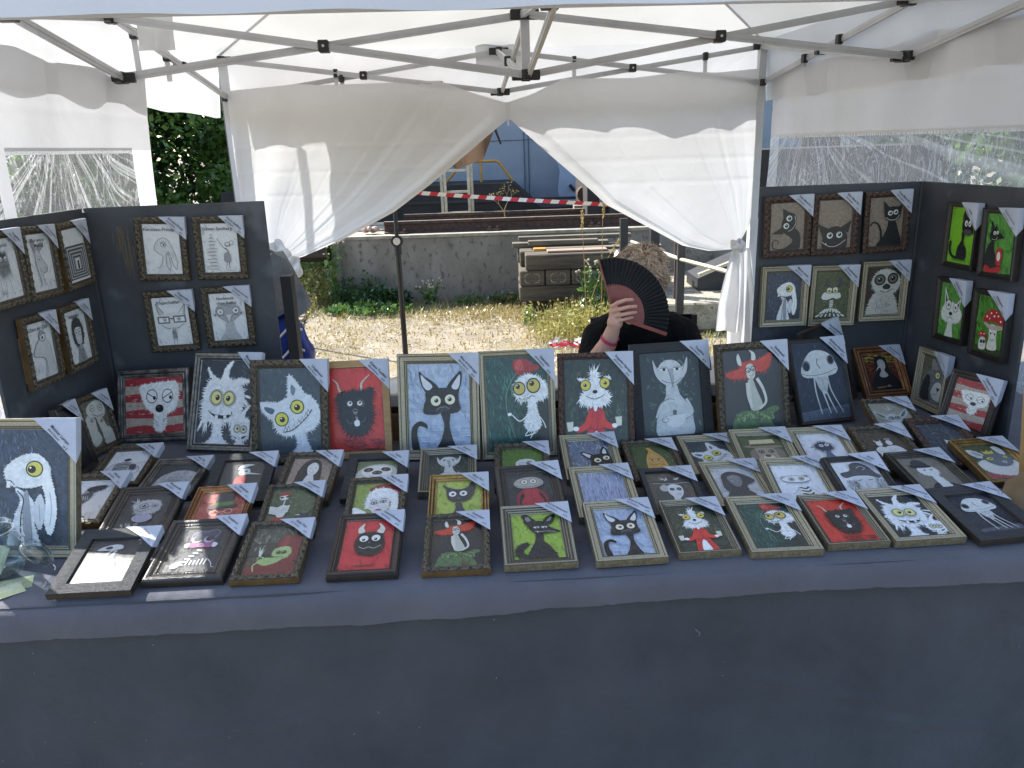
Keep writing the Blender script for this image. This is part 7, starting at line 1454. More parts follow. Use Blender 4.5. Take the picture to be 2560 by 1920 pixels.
WALL = [
    ('L6', 'ornate', 'p_carrot', 'Karotten-Prinzip', 'pencil drawing of a lop eared rabbit with a stick on the left board', 'LR', [0.2552, 0.6764, 0.1782, 0.2327, -0.047]),
    ('L7', 'ornate', 'p_dishes', 'Steven Spülberg', 'pencil drawing of a tall pile of dishes and a washer', 'LR', [0.4616, 0.6712, 0.1797, 0.2321, -0.0257]),
    ('L8', 'ornate', 'p_glasses', 'Klugscheißer', 'pencil drawing of a goat faced creature with square glasses', 'LR', [0.2506, 0.4077, 0.1771, 0.2315, 0.0055]),
    ('L9', 'ornate', 'p_owl', 'Nachteule ohne Kaffee', 'pencil drawing of a weary ostrich like bird on the left board', 'LR', [0.4579, 0.4131, 0.1784, 0.2306, 0.0026]),
    ('L2', 'ornate', 'p_donkey', 'Schon wieder Montag', 'pencil drawing of a sulking donkey on the left board', 'LL', [-0.3285, 0.6878, 0.1774, 0.2321, -0.042]),
    ('L3', 'ornate', 'p_tunnel', 'Tunnelblick', 'pencil drawing of a nested square tunnel on the left board', 'LL', [-0.1253, 0.6853, 0.1762, 0.2284, 0.022]),
    ('L4', 'ornate', 'p_tooth', 'Zahn der Zeit', 'pencil drawing of a drooping toad with one big eye', 'LL', [-0.4176, 0.4186, 0.1775, 0.2316, -0.0403]),
    ('L5', 'ornate', 'p_monkey', 'Affenzahn', 'pencil drawing of a tufted monkey on the left board', 'LL', [-0.206, 0.4138, 0.1751, 0.2301, -0.001]),
    ('L1', 'ornate', 'p_beard', 'Angepisst', 'pencil drawing of a long bearded figure, cut by the left edge', 'LL', [-0.5116, 0.6936, 0.178, 0.2311, -0.0115]),
    ('R1', 'ornatebrown', 'wallcatA', 'Katze Mauzi Nr. 3', 'ornate brown frame with a black cat tilting its head sideways', 'RL', [-0.5078, 0.6754, 0.1798, 0.2273, 0.0247]),
    ('R2', 'ornatebrown', 'wallcatB', 'Katze Mauzi Nr. 1', 'ornate brown frame with a broad black cat face peeping up', 'RL', [-0.3271, 0.6776, 0.1767, 0.2278, 0.0147]),
    ('R3', 'ornatebrown', 'wallcatC', 'Katze Mauzi Nr. 2', 'ornate brown frame with a black cat sitting upright, tail curled', 'RL', [-0.1328, 0.6802, 0.1736, 0.2271, 0.0326]),
    ('R4', 'cream', 'rabbit', 'Meister Lampe', 'small cream frame with the white lop eared rabbit on the right board', 'RL', [-0.5019, 0.4107, 0.1838, 0.235, 0.0044]),
    ('R5', 'cream', 'snake', 'Knochenkönig', 'cream frame with a horned bony creature on olive green', 'RL', [-0.3122, 0.406, 0.181, 0.2349, -0.008]),
    ('R6', 'cream', 'lemur', 'Nachtschwärmer', 'cream frame with a wide eyed fluffy lemur', 'RL', [-0.115, 0.4166, 0.1821, 0.2323, 0.0029]),
    ('R7', 'darkwood', 'greenfox', 'Fuchs', 'dark frame with a thin black fox sitting on bright green', 'RR', [0.2788, 0.6511, 0.1616, 0.2248, 0.0059]),
    ('R8', 'darkwood', 'greenred', 'Rotkäppchen und der Wolf', 'dark frame with a black wolf hugging a small red hooded figure', 'RR', [0.4651, 0.6456, 0.1623, 0.225, 0.0451]),
    ('R9', 'darkwood', 'greencat', 'Eichhörnchen', 'dark frame with a white big eyed squirrel on green', 'RR', [0.2766, 0.3886, 0.1641, 0.2263, 0.0375]),
    ('R10', 'darkwood', 'mushrooms', 'Glückspilze', 'dark frame with two red spotted smiling mushrooms', 'RR', [0.4756, 0.3789, 0.1653, 0.227, 0.0448]),
]
ARTS = {}
def get_art(n):
    if n not in ARTS:
        land = n == 'grumpy'
        a = grumpy(16, False) if n == 'grumpyp' else globals()[n]()
        ARTS[n] = (art_mesh('print_'+n, a, land), land)
    return ARTS[n]
FM = {
 'cream': mat('moulding_cream', '#aaa188', '#857b62', scale=260, rough=.42, metal=.2, bump=.3, bscale=500, bdist=.001, contrast=(.3,.6)),
 'pewter': mat('moulding_pewter', '#9a9484', '#726c5c', scale=240, rough=.4, metal=.25, bump=.3, bscale=500, bdist=.001, contrast=(.3,.62)),
 'darkpewter': mat('moulding_darkpewter', '#5c564a', '#37332c', scale=50, rough=.4, metal=.3, bump=.3, bscale=160, bdist=.002),
 'ornate': mat('moulding_bronze', '#71654f', '#231d17', scale=330, rough=.42, metal=.35, bump=.7, bscale=260, bdist=.003, contrast=(.38,.62)),
 'ornatebrown': mat('moulding_brownbronze', '#66493a', '#231712', scale=330, rough=.42, metal=.3, bump=.7, bscale=240, bdist=.003, contrast=(.38,.62)),
 'black': mat('moulding_rustic', '#3c3c3e', '#222224', scale=18, rough=.5, bump=.9, bscale=70, stretch=(1,14,1), bdist=.004),
 'bead': mat('moulding_ebony', '#3a322e', '#1c1918', scale=12, rough=.32, bump=.2, bscale=60, stretch=(1,6,1), spec=.6),
 'wood': mat('moulding_walnut', '#43332c', '#261d1a', scale=14, rough=.35, bump=.3, bscale=60, stretch=(1,7,1), bdist=.002),
 'darkwood': mat('moulding_dark', '#2f2724', '#1b1716', scale=14, rough=.3, bump=.2, bscale=60, stretch=(1,7,1), bdist=.002),
 'mahogany': mat('moulding_mahogany', '#4a2a23', '#2a1614', scale=14, rough=.35),
 'gold': mat('moulding_gold', '#b08c50', '#83642f', scale=40, rough=.35, metal=.35, bump=.2, bscale=120, bdist=.002),
 'copper': mat('moulding_copper', '#a87446', '#7a4a28', scale=30, rough=.32, metal=.35, bump=.2, bscale=120, bdist=.002),
 'birch': mat('moulding_birch', '#a78658', '#937246', scale=14, rough=.55, bump=.15, stretch=(1,5,1)),
 'silver': mat('moulding_silver', '#8b8780', '#3c3a38', scale=30, rough=.3, metal=.5, bump=.2, bscale=120, bdist=.002),
 'ribbed': mat('moulding_ribbed', '#9a968c', '#6b675e', scale=60, rough=.35, metal=.4),
 'ribdark': mat('moulding_ribdark', '#2e2d2e', '#1d1c1e', scale=40, rough=.35),
}
m_side = mat('frame_side', '#2d2620', '#1b1714', scale=30, rough=.5)
m_sidegold = mat('frame_side_gold', '#6b5330', '#4c3a20', scale=30, rough=.45, metal=.2)
m_groove = mat('aged_shaded_groove', '#4f4636', '#3a3326', scale=200, rough=.6); m_recess = mat('shaded_recess', '#1d1813', '#15110e', scale=200, rough=.6)  # dark patina plus the shade of grooves and low carving, painted in
m_sidecream = mat('frame_side_cream', '#756c55', '#4e4736', scale=90, rough=.55)
FSIDE = {'cream':m_sidecream,'pewter':m_sidecream,'ornate':m_sidegold,'ornatebrown':m_side,'gold':m_sidegold,'copper':m_sidegold,'birch':FM['birch']}
m_back = mat('hardboard', '#7a5f42', '#664e35', scale=30, rough=.85)
m_paper = mat('tag_paper', '#b2b6c0', '#a9adb8', scale=18, rough=.6, bump=.15, bscale=30)
m_ink = mat('ink', '#33343b', '#2b2c33', rough=.7)
m_pencil = mat('pencil_ink', '#2b2c2f', '#222326', rough=.7)
# profile: (fraction across, height mm below front plane)
def prof(kind):
    P_ = {
     'cream': [(0,-22),(0,-3),(.04,-.6),(.12,0),(.20,-.8),(.24,-3),(.30,-3.6),(.62,-5.6),(.68,-4.2),(.78,-4.4),(.84,-6.4),(.92,-6.8),(1,-10.5)],
     'pewter': [(0,-22),(0,-2),(.08,0),(.22,0),(.30,-3),(.50,-3.2),(.56,-5),(.74,-5.2),(.80,-7.5),(.94,-7.8),(1,-10.5)],
     'ornate': [(0,-22),(0,-4),(.06,-2),(.14,-.8),(.24,0),(.36,.6),(.48,.6),(.60,-.2),(.70,-1.6),(.78,-4),(.84,-4.2),(.92,-5.6),(1,-10.5)],
     'flat': [(0,-18),(0,-.8),(.02,0),(.93,-1.2),(.95,-3.5),(1,-10)],
     'bead': [(0,-24),(0,-10),(.06,-5),(.16,-1.5),(.30,0),(.46,-1.2),(.58,-4),(.66,-5),(.70,-4),(.78,-4),(.82,-6),(.94,-7),(1,-11)],
     'wood': [(0,-23),(0,-8),(.10,-7),(.14,-2),(.26,0),(.44,-1.5),(.50,-4),(.66,-4.4),(.72,-6.5),(.90,-7),(1,-10.5)],
     'gold': [(0,-24),(0,-3),(.05,0),(.16,0),(.20,-2.5),(.34,-1.5),(.40,-4),(.54,-3.2),(.60,-5.4),(.76,-4.8),(.82,-7),(.94,-7),(1,-10.5)]}
    return P_[kind]
KIND = {'cream':'cream','pewter':'pewter','darkpewter':'pewter','ornate':'ornate','ornatebrown':'ornate','black':'flat','bead':'bead','wood':'wood','darkwood':'gold','mahogany':'wood','gold':'gold','copper':'gold','birch':'flat','silver':'bead','ribbed':'wood','ribdark':'wood'}
def carve(st, s, d, q):
    """surface relief in mm: s metres along the rail, d fraction across, q seed"""
    if st in ('ornate','ornatebrown') and .05 < d < .76:
        p = s/.0125*PI; a = math.sin(p)*math.sin(d*PI*2.1); b_ = math.sin(p*.5+d*9)*math.cos(d*8-p*1.3)
        return 1.5*a + 1.2*b_ + .5*math.sin(p*2.7+d*17)
    if st in ('ornate','ornatebrown') and d > .85 and d < .96: return .5*math.sin(s/.003*PI)
    if st == 'cream' and .05 < d < .2: return .45*math.sin(s/.0032*PI)
    if st == 'bead' and .68 < d < .8 or st == 'silver' and .68 < d < .8: return .9*abs(math.sin(s/.0026*PI))-.4
    if st in ('ribbed','ribdark') and .2 < d < .72: return 1.0*(1 if math.sin(s/.0035*PI) > 0 else -1)
    if st == 'black': return .5*nz(s*(260 if d < .9 else 20), d*(6), q)
    return 0
SEG = {'ornate':.0033,'ornatebrown':.0033,'cream':.0032,'bead':.0026,'silver':.0026,'ribbed':.00175,'ribdark':.00175,'black':.005}
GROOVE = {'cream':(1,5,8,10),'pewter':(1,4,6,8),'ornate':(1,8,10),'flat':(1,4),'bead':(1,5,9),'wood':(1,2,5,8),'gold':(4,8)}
def frame_mesh(st, w, h, bw, seed):
    pr = prof(KIND[st]); gv = GROOVE[KIND[st]]; seg = SEG.get(st, .2); b = MB(); big = max(w,h) > .28
    if big and st not in ('ribbed',): seg *= 1.25
    oc = [(-w/2,0),(w/2,0),(w/2,h),(-w/2,h)]; k = len(pr)
    for e in range(4):
        A_, B_ = Vector(oc[e]), Vector(oc[(e+1)%4]); d_ = (B_-A_).normalized(); n_ = Vector((-d_.y, d_.x)); L = (B_-A_).length
        ns = max(1, int(L/seg)); vs = []
        for i in range(ns+1):
            t = i/ns
            for f, z in pr:
                ins = f*bw; s = lerp(ins, L-ins, t); p = A_ + d_*s + n_*ins
                cz = carve(st, s, f, seed) if 0 < i < ns else 0
                if st in ('ribbed','ribdark') and 0 < i < ns: cz = carve(st, L*t, f, seed)
                vs.append((p.x, p.y, (z+cz)*.001))
        o_ = len(b.f); b.add(vs, [(i*k+j, (i+1)*k+j, (i+1)*k+j+1, i*k+j+1) for i in range(ns) for j in range(k-1)])
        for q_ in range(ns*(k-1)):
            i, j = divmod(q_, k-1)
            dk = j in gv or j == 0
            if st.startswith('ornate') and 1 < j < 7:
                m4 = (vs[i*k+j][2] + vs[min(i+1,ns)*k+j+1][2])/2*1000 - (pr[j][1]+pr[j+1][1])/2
                dk = m4 < -.75  # lowest carving faces take the painted recess shade
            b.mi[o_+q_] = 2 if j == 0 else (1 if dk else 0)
    # flat back
    b.add([(x,y,pr[0][1]*.001) for x, y in oc] , [(3,2,1,0)])
    return b
TXT = {}
def text_mesh(s, size, shear=0):
    key = (s, round(size,4), shear)
    if key in TXT: return TXT[key]
    cu = bpy.data.curves.new('lettering', 'FONT'); cu.body = s; cu.size = size; cu.align_x = 'CENTER'; cu.align_y = 'CENTER'; cu.resolution_u = 2; cu.shear = shear; cu.offset = size*.007 if shear else size*.016
    o = bpy.data.objects.new('tmp', cu); COL.objects.link(o); bpy.context.view_layer.update()
    me = bpy.data.meshes.new_from_object(o.evaluated_get(bpy.context.evaluated_depsgraph_get())); me.name = 'lettering'
    bpy.data.objects.remove(o); bpy.data.curves.remove(cu); me.materials.clear(); TXT[key] = me
    return me
def lettering(s, size, m, parent, M, shear=0, maxw=None, name='lettering'):
    if not s: return
    me = text_mesh(s, size, shear)
    if not me.materials: me.materials.append(m)
    o = link(name, me, parent); sc = 1
    if maxw:
        ww = max(v.co.x for v in me.vertices)*2
        if ww > maxw: sc = maxw/ww
    o.matrix_basis = M @ Matrix.Diagonal((sc, 1 if sc > .75 else sc*1.2, 1, 1)); return o
FR = random.Random(99)
def framed(key, st, art, title, label, M, w, h, group, stand=None, wall=False, hand=None):
    big = max(w,h) > .25 and st != 'x'
    land = art == 'grumpy'
    pw = .205 if big else .126
    if key == 'B16': pw = .24
    if land: pw = .226
    bw = min(max((w-pw)/2, .015), .036)
    if st == 'cream' and not big: bw = .0265
    iw, ih = w-2*bw, h-2*bw
    t = thing('framed_picture', label, 'picture', M=M, group=group)
    fb = frame_mesh(st, w, h, bw, FR.random()*50)
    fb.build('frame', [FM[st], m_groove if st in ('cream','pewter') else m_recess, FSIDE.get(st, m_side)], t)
    me, ld = get_art(art)
    p = link('print', me, t); X1, Y1 = (1.4,1.0) if ld else (1.0,1.4)
    p.matrix_basis = Matrix.Translation((-iw/2-.001, h-bw+.001, -.0118)) @ Matrix.Diagonal(((iw+.002)/X1, (ih+.002)/Y1, 1, 1))
    g = MB(); g.add([(-iw/2-.002,bw-.002,-.0066),(iw/2+.002,bw-.002,-.0066),(iw/2+.002,h-bw+.002,-.0066),(-iw/2-.002,h-bw+.002,-.0066)], [(0,1,2,3)]); g.build('glass_pane', m_glass, t)
    if hand:
        for i, l in enumerate(hand):
            lettering(l, .0155 if len(hand) > 1 else .0165, m_pencil, p, p.matrix_basis.inverted() @ Matrix.Translation((-.006+.004*i, h-bw-.019-i*.017, -.0078)), .18, iw*.92, 'title')
    # paper corner pocket with the title on it
    a = .098 if big else .091; a2 = a*(1.12 if big else .95)
    if key == 'B16': a, a2 = .115, .12
    if title:
        X, Y = w/2+.0012, h+.0012; zf = .0022; dp = -.020; j = FR.uniform(-.006,.006); a2 *= FR.uniform(.93,1.06)
        b = MB(); th = FR.uniform(.0,.0025)
        b.add([(X-a+j,Y,zf),(X,Y,zf+th),(X,Y-a2,zf-.0003),(X-a*.55,Y-a2*.42,zf+.0006),(X-a*.3,Y-a2*.3,zf+FR.uniform(.0011,.0032))], [(0,3,4,1),(3,2,1,4)])
        b.add([(X-a+j,Y,zf),(X,Y,zf+th),(X,Y,dp),(X-a*.72,Y,dp)], [(0,1,2,3)])
        b.add([(X,Y,zf+th),(X,Y-a2,zf-.0003),(X,Y-a2*.72,dp),(X,Y,dp)], [(0,1,2,3)])
        tg = b.build('corner_tag', m_paper, t)
        ang = -math.atan2(a2, a); mx, my = X-a/2, Y-a2/2; nx_, ny_ = math.sin(-ang), math.cos(-ang)
        Rz = Matrix.Rotation(ang, 4, 'Z'); s_ = (.0118 if big else .0100)*FR.uniform(.94,1.05)
        D = math.hypot(a, a2); zt = zf+.0036
        def at(off, al): return Matrix.Translation((mx+nx_*off+math.cos(ang)*al, my+ny_*off+math.sin(ang)*al, zt)) @ Rz
        ls = title.split('|') if '|' in title else [title]
        lettering(title, s_, m_ink, tg, at(.0215,0), 0, D*.52)
        lettering('Bild & Rahmen', s_*.62, m_ink, tg, at(.0095,-.012), 0, D*.5)
        lettering('20 €', s_*.66, m_ink, tg, at(.0075,.034), 0)
    # hardboard easel leg
    if stand:
        Mi = M.inverted(); S = M @ Vector((0,h*.72,-.023)); bk = (M.to_3x3() @ Vector((0,1,0))); bk.z = 0; bk = bk.normalized() if bk.length > .01 else Vector((0,1,0))
        Ft = Vector((S.x, S.y, .752)) + bk*(.0 if stand == 1 else min(.09, (S.z-.75)*.35))
        if (S-Ft).length > .012:
            e = Mi @ Ft; s0 = Vector((0,h*.72,-.0215)); q = MB(); q.bar(s0, e, .05, .003, up=(0,1,0)) if stand == 1 else q.bar(s0, e, .05, .003, up=(0,0,1)); q.build('easel_leg', m_back, t)
    if wall:
        q = MB(); q.box((-.004,h*.42,-.0245), (w*.94,h*.62,.0045)); q.build('easel_leg', m_back, t)
    return t
GR = {'F':'small framed prints lying in the front row','M':'small framed prints lying in the middle row','T':'small framed prints lying in the rear row','B':'framed prints leaning at the back'}
HAND = {'p_carrot':['Karotten-Prinzip'],'p_dishes':['Steven Spülberg'],'p_glasses':['Klugscheißer'],'p_owl':['Nachteule','ohne Kaffee'],'p_donkey':['Schon wieder','Montag'],'p_tunnel':['Tunnelblick'],'p_monkey':['Affenzahn'],'p_tooth':['Zahn der Zeit'],'p_beard':['Angepisst']}
for key, st, art, title, label, (x, y, z, yaw, tilt, w, h, rl) in FRAMES:
    M4, o = frame_m(x, y, yaw, tilt, z)
    M4 = Matrix.Translation(o) @ M4 @ Matrix.Rotation(rl, 4, 'Z')
    if key[0] == 'B':
        M4.translation.z += .022*math.cos(tilt)
    framed(key, st, art, title, label, M4, w, h, GR[key[0]], 1 if key[0] in 'FMT' else (2 if key not in ('B13','B14','B15','B15b') else None))
for key, st, art, title, label, wn_, (u, v, w, h, rl) in WALL:
    M4 = WL[wn_] @ Matrix.Translation((u, v, .028)) @ Matrix.Rotation(rl, 4, 'Z') @ Matrix.Translation((0,-h/2,0))
    framed(key, st, art, title, label, M4, w, h, 'framed drawings hung on the left board' if key[0] == 'L' else 'framed prints hung on the right board', None, True, HAND.get(art))
# ================================================================== seated person with a fan
m_skin = mat('skin', '#c79a86', '#bb8a76', scale=14, rough=.5, bump=.12, bscale=160, bdist=.001, contrast=(.2,.8))
m_shirt = mat('black_shirt', '#0f0f11', '#08080a', scale=6, rough=.9, bump=.9, bscale=7, bdist=.06, spec=.2)
m_trous = mat('dark_trousers', '#1d2028', '#15171d', scale=9, rough=.9)
m_hair = mat('hair', '#c4ad95', '#a58d76', scale=16, rough=.5, contrast=(.3,.7))
m_shoe = mat('shoe', '#17171a', '#101012', rough=.5)
def remeshed(b, name, m, parent, voxel, smooth=2, **kw):
    me = bpy.data.meshes.new('tmp'); me.from_pydata(b.v, [], b.f); me.update()
    o = bpy.data.objects.new('tmp', me); COL.objects.link(o)
    r = o.modifiers.new('r', 'REMESH'); r.mode = 'VOXEL'; r.voxel_size = voxel; r.use_smooth_shade = True
    s = o.modifiers.new('s', 'SMOOTH'); s.iterations = smooth; s.factor = .5
    bpy.context.view_layer.update()
    nm = bpy.data.meshes.new_from_object(o.evaluated_get(bpy.context.evaluated_depsgraph_get())); bpy.data.objects.remove(o)
    nm.name = name; nm.materials.clear(); nm.materials.append(m); nm.polygons.foreach_set('use_smooth', [True]*len(nm.polygons))
    return link(name, nm, parent, **kw)
def limb(b, pts, rs, flat=1.0, n=14):
    b.tube(pts, rs, n, flat=flat)
    for p, r in zip(pts, rs): b.ball(p, (r, r, r), 12, 8)
per = thing('person', 'seated person in black t-shirt hiding the face behind a black hand fan, pink wristband', 'person', (.53,3.20,0))
PO = Vector((.53,3.20,0))
def L(x, y, z): return Vector((x,y,z)) - PO
b = MB()
# head, neck, torso
HC = (.515,3.00,1.245)
b.ball(L(*HC), (.078,.098,.112), 24, 16); b.ball(L(.515,2.975,1.19), (.062,.075,.075), 18, 12); b.ball(L(.515,2.945,1.155), (.035,.035,.03), 12, 8)
b.ball(L(.515,2.905,1.225), (.013,.022,.024), 10, 8)                                  # nose
b.ball(L(.515,2.908,1.188), (.026,.012,.008), 10, 6); b.ball(L(.515,2.909,1.176), (.022,.012,.008), 10, 6)   # lips
for s in (-1,1):
    b.ball(L(.515+s*.079,3.005,1.235), (.012,.022,.032), 10, 8); b.ball(L(.515+s*.03,2.913,1.262), (.022,.012,.008), 8, 6)
limb(b, [L(.518,3.02,1.18), L(.522,3.05,1.06)], [.056,.062])
limb(b, [L(.525,3.09,1.02), L(.528,3.11,.86), L(.53,3.17,.68), L(.53,3.22,.54)], [.13,.15,.15,.16], flat=.8)
b.ball(L(.52,3.065,1.015), (.145,.080,.062), 18, 10)
# his right arm, raised with the fan
limb(b, [L(.375,3.05,1.005), L(.320,2.97,.90), L(.285,2.90,.855)], [.046,.046,.043])
limb(b, [L(.285,2.90,.855), L(.330,2.865,.955), L(.366,2.83,1.035), L(.380,2.812,1.088)], [.044,.044,.033,.026])
# palm
limb(b, [L(.380,2.812,1.085), L(.386,2.805,1.115)], [.026,.030], flat=.8)
b.ball(L(.386,2.806,1.135), (.024,.017,.040), 14, 10); b.ball(L(.378,2.803,1.15), (.014,.014,.034), 12, 8)
fing = [([(.374,2.800,1.176),(.394,2.780,1.194),(.420,2.778,1.203),(.446,2.789,1.201)], .0080),
        ([(.375,2.798,1.157),(.399,2.775,1.171),(.430,2.774,1.178),(.459,2.789,1.176)], .0082),
        ([(.378,2.798,1.137),(.402,2.776,1.149),(.433,2.775,1.155),(.460,2.790,1.154)], .0078),
        ([(.382,2.800,1.119),(.402,2.780,1.128),(.426,2.779,1.134),(.448,2.791,1.135)], .0068)]
for pts, r in fing: limb(b, [L(*p) for p in pts], [r*1.1, r*1.05, r*.95, r*.82], n=10)
limb(b, [L(.392,2.816,1.115), L(.408,2.836,1.125), L(.428,2.846,1.138), L(.444,2.842,1.150)], [.013,.011,.0105,.009], n=10)   # thumb behind the fan
# his left arm resting down
limb(b, [L(.665,3.05,1.005), L(.735,3.01,.87), L(.745,2.99,.78)], [.046,.046,.044]); limb(b, [L(.745,2.99,.78), L(.70,2.88,.68), L(.665,2.82,.635)], [.044,.038,.026])
b.ball(L(.655,2.80,.628), (.034,.042,.016), 12, 8)
for i in range(4): limb(b, [L(.632+i*.015,2.775,.628), L(.628+i*.015,2.745,.624), L(.626+i*.015,2.725,.614)], [.009,.0085,.007], n=8)
limb(b, [L(.69,2.81,.628), L(.695,2.78,.622)], [.010,.008], n=8)
# legs
for s in (-1,1):
    limb(b, [L(.53+s*.10,3.20,.53), L(.53+s*.12,3.0,.55), L(.53+s*.13,2.86,.52)], [.085,.075,.058]); limb(b, [L(.53+s*.13,2.86,.52), L(.53+s*.13,2.88,.30), L(.53+s*.13,2.90,.09)], [.056,.052,.035])
    limb(b, [L(.53+s*.13,2.90,.05), L(.53+s*.14,2.79,.035)], [.035,.03])
body = remeshed(b, 'body', m_skin, per, .0030, 2)
# eyes, brows
for s in (-1,1):
    e = MB(); e.ball(L(.515+s*.031,2.918,1.243), .0125, 14, 10); e.build('eye', mat('eye_white', '#d9d6d0', '#d0cdc6', rough=.2), per, smooth=True)
    e = MB(); e.ball(L(.515+s*.031,2.909,1.243), .006, 10, 8); e.build('iris', mat('iris', '#3d4f58', '#2b3a42', rough=.2), per, smooth=True)
# t-shirt with loose short sleeves
b = MB()
limb(b, [L(.525,3.09,1.00), L(.528,3.11,.86), L(.53,3.16,.70), L(.53,3.20,.58)], [.140,.165,.172,.180], flat=.84)
b.ball(L(.522,3.065,1.010), (.180,.11,.085), 20, 12)
limb(b, [L(.40,3.06,1.02), L(.355,3.04,1.00), L(.318,2.97,.92), L(.295,2.93,.87)], [.076,.072,.064,.058])
limb(b, [L(.64,3.06,1.02), L(.69,3.05,1.00), L(.735,3.01,.89), L(.748,3.0,.82)], [.076,.072,.066,.060])
remeshed(b, 't_shirt', m_shirt, per, .008, 3)
b = MB()
for s in (-1,1):
    limb(b, [L(.53+s*.08,3.20,.53), L(.53+s*.12,3.0,.55), L(.53+s*.13,2.86,.52)], [.10,.088,.07]); limb(b, [L(.53+s*.13,2.86,.52), L(.53+s*.13,2.89,.30), L(.53+s*.13,2.90,.12)], [.068,.062,.058])
remeshed(b, 'trousers', m_trous, per, .010, 3)
for s in (-1,1):
    b = MB(); limb(b, [L(.53+s*.13,2.91,.045), L(.53+s*.135,2.84,.04), L(.53+s*.14,2.77,.032)], [.045,.042,.034]); b.build('shoe', m_shoe, per, smooth=True)
# hair: cap plus many loose curls
b = MB(); b.ball(L(.518,3.018,1.258), (.086,.102,.103), 24, 16); b.ball(L(.560,3.03,1.20), (.046,.08,.085), 16, 10); b.ball(L(.473,3.03,1.20), (.044,.08,.085), 16, 10)
hr = random.Random(4)
hb = MB(); n0 = len(b.v)
b.v = [(x*(1), y, z) if not (L(0,2.955,0).y > y and z < 1.285) else (x, L(0,2.955,0).y + (y-L(0,2.955,0).y)*.1, z) for x, y, z in b.v]
for k in range(2600):
    th = hr.uniform(0, 6.28); ph = math.acos(hr.uniform(-.45, 1)); d = Vector((math.sin(ph)*math.cos(th), math.sin(ph)*math.sin(th), math.cos(ph)))
    p = L(.518,3.018,1.255) + Vector((d.x*.085, d.y*.100, d.z*.102))
    if p.y < L(0,2.93,0).y and p.z < 1.27: continue
    l = hr.uniform(.03,.075); sw = Vector((hr.uniform(-1,1), hr.uniform(-1,1), hr.uniform(-1.0,.2))).normalized()
    tn_ = (sw - d*sw.dot(d)).normalized(); w_ = d.cross(tn_)*hr.uniform(.0008,.0018)
    cur = hr.uniform(.1,.9); pts = []
    for i in range(5):
        t = i/4; pts.append(p + tn_*l*math.sin(t*1.6)*.9 + d*(.017*math.sin(t*2.7)+.009*t*cur) + Vector((0,0,-.010*t*t)))
    vs = []
    for i, q in enumerate(pts): ww = w_*(1-.7*i/4); vs += [q-ww, q+ww]
    (b if k % 7 else hb).add(vs, [(2*i, 2*i+1, 2*i+3, 2*i+2) for i in range(4)])
for k in range(620):
    th = hr.uniform(0, 6.28); ph = math.acos(hr.uniform(-.35, 1)); d = Vector((math.sin(ph)*math.cos(th), math.sin(ph)*math.sin(th), math.cos(ph)))
    p = L(.518,3.018,1.255) + Vector((d.x*.084, d.y*.099, d.z*.101))
    if p.y < L(0,2.94,0).y and p.z < 1.275: continue
    dn_ = Vector((d.x*.5+hr.uniform(-.3,.3), d.y*.5+hr.uniform(-.3,.3), -1.0 if d.z < .75 else -.2)); dn_ = (dn_ - d*dn_.dot(d)).normalized(); sd_ = d.cross(dn_); l = hr.uniform(.035,.065); cv = hr.choice((-1,1))*hr.uniform(.006,.016)
    pts = [p + dn_*l*t + sd_*cv*math.sin(t*3.6) + d*(.010*math.sin(t*2.4)+hr.uniform(0,.003)) for t in (0,.25,.5,.75,1)]
    (b if k % 3 else hb).tube(pts, [.0030,.0046,.0046,.0034,.0008], 5, flat=.6)
b.build('hair', m_hair, per); hb.build('dark_curls', mat('hair_dark', '#8a6d57', '#6a5140', scale=40, rough=.5), per)
# wristband
def band():
    c0 = L(.368,2.828,1.045); ax = (L(.380,2.812,1.088)-L(.345,2.85,.985)).normalized(); u = ax.cross(Vector((0,0,1))).normalized(); v = ax.cross(u); b = MB(); vs = []
    for i in range(28):
        a = 2*PI*i/28; r = .0345+.0015*math.sin(a*2)
        for k in (-.007,.007): vs.append(c0 + (u*math.cos(a)+v*math.sin(a))*r + ax*(k+.004*math.cos(a)))
    b.add(vs, [(2*i, 2*((i+1)%28), 2*((i+1)%28)+1, 2*i+1) for i in range(28)])
    tab = c0 + Vector((.030,-.016,.006)); b.box(tab, (.010,.002,.012)); return b
band().build('wristband', mat('pink_band', '#c9375a', '#b82e50', rough=.5), per)
# the fan -----------------------------------------------------------
fan = thing('hand_fan', 'open black folding fan with reddish wooden sticks held in front of a face', 'fan', (.383,2.818,1.137))
m_fanc = mat('fan_cloth', '#17181b', '#111214', scale=60, rough=.75); m_fanw = mat('fan_wood', '#7e3324', '#6a281c', scale=8, rough=.42, stretch=(4,1,4)); m_fanw2 = mat('fan_wood_light', '#9a5548', '#84453a', rough=.4)
FANM = Matrix.Rotation(rad(8),3,'Z') @ Matrix.Rotation(rad(-10),3,'X')
def fp(r, a, dy=0): return FANM @ Vector((r*math.cos(a), dy, r*math.sin(a)))
A0, A1, NP = rad(-21), rad(103), 27
b = MB(); vs = []
for i in range(NP*2+1):
    a = lerp(A0, A1, i/(NP*2)); zig = .0048 if i % 2 else -.0048
    for r in (.110,.145,.18,.212): vs.append(fp(r, a, zig*(r-.06)/.15))
b.add(vs, [(i*4+j, (i+1)*4+j, (i+1)*4+j+1, i*4+j+1) for i in range(NP*2) for j in range(3)]); b.build('leaf', m_fanc, fan)
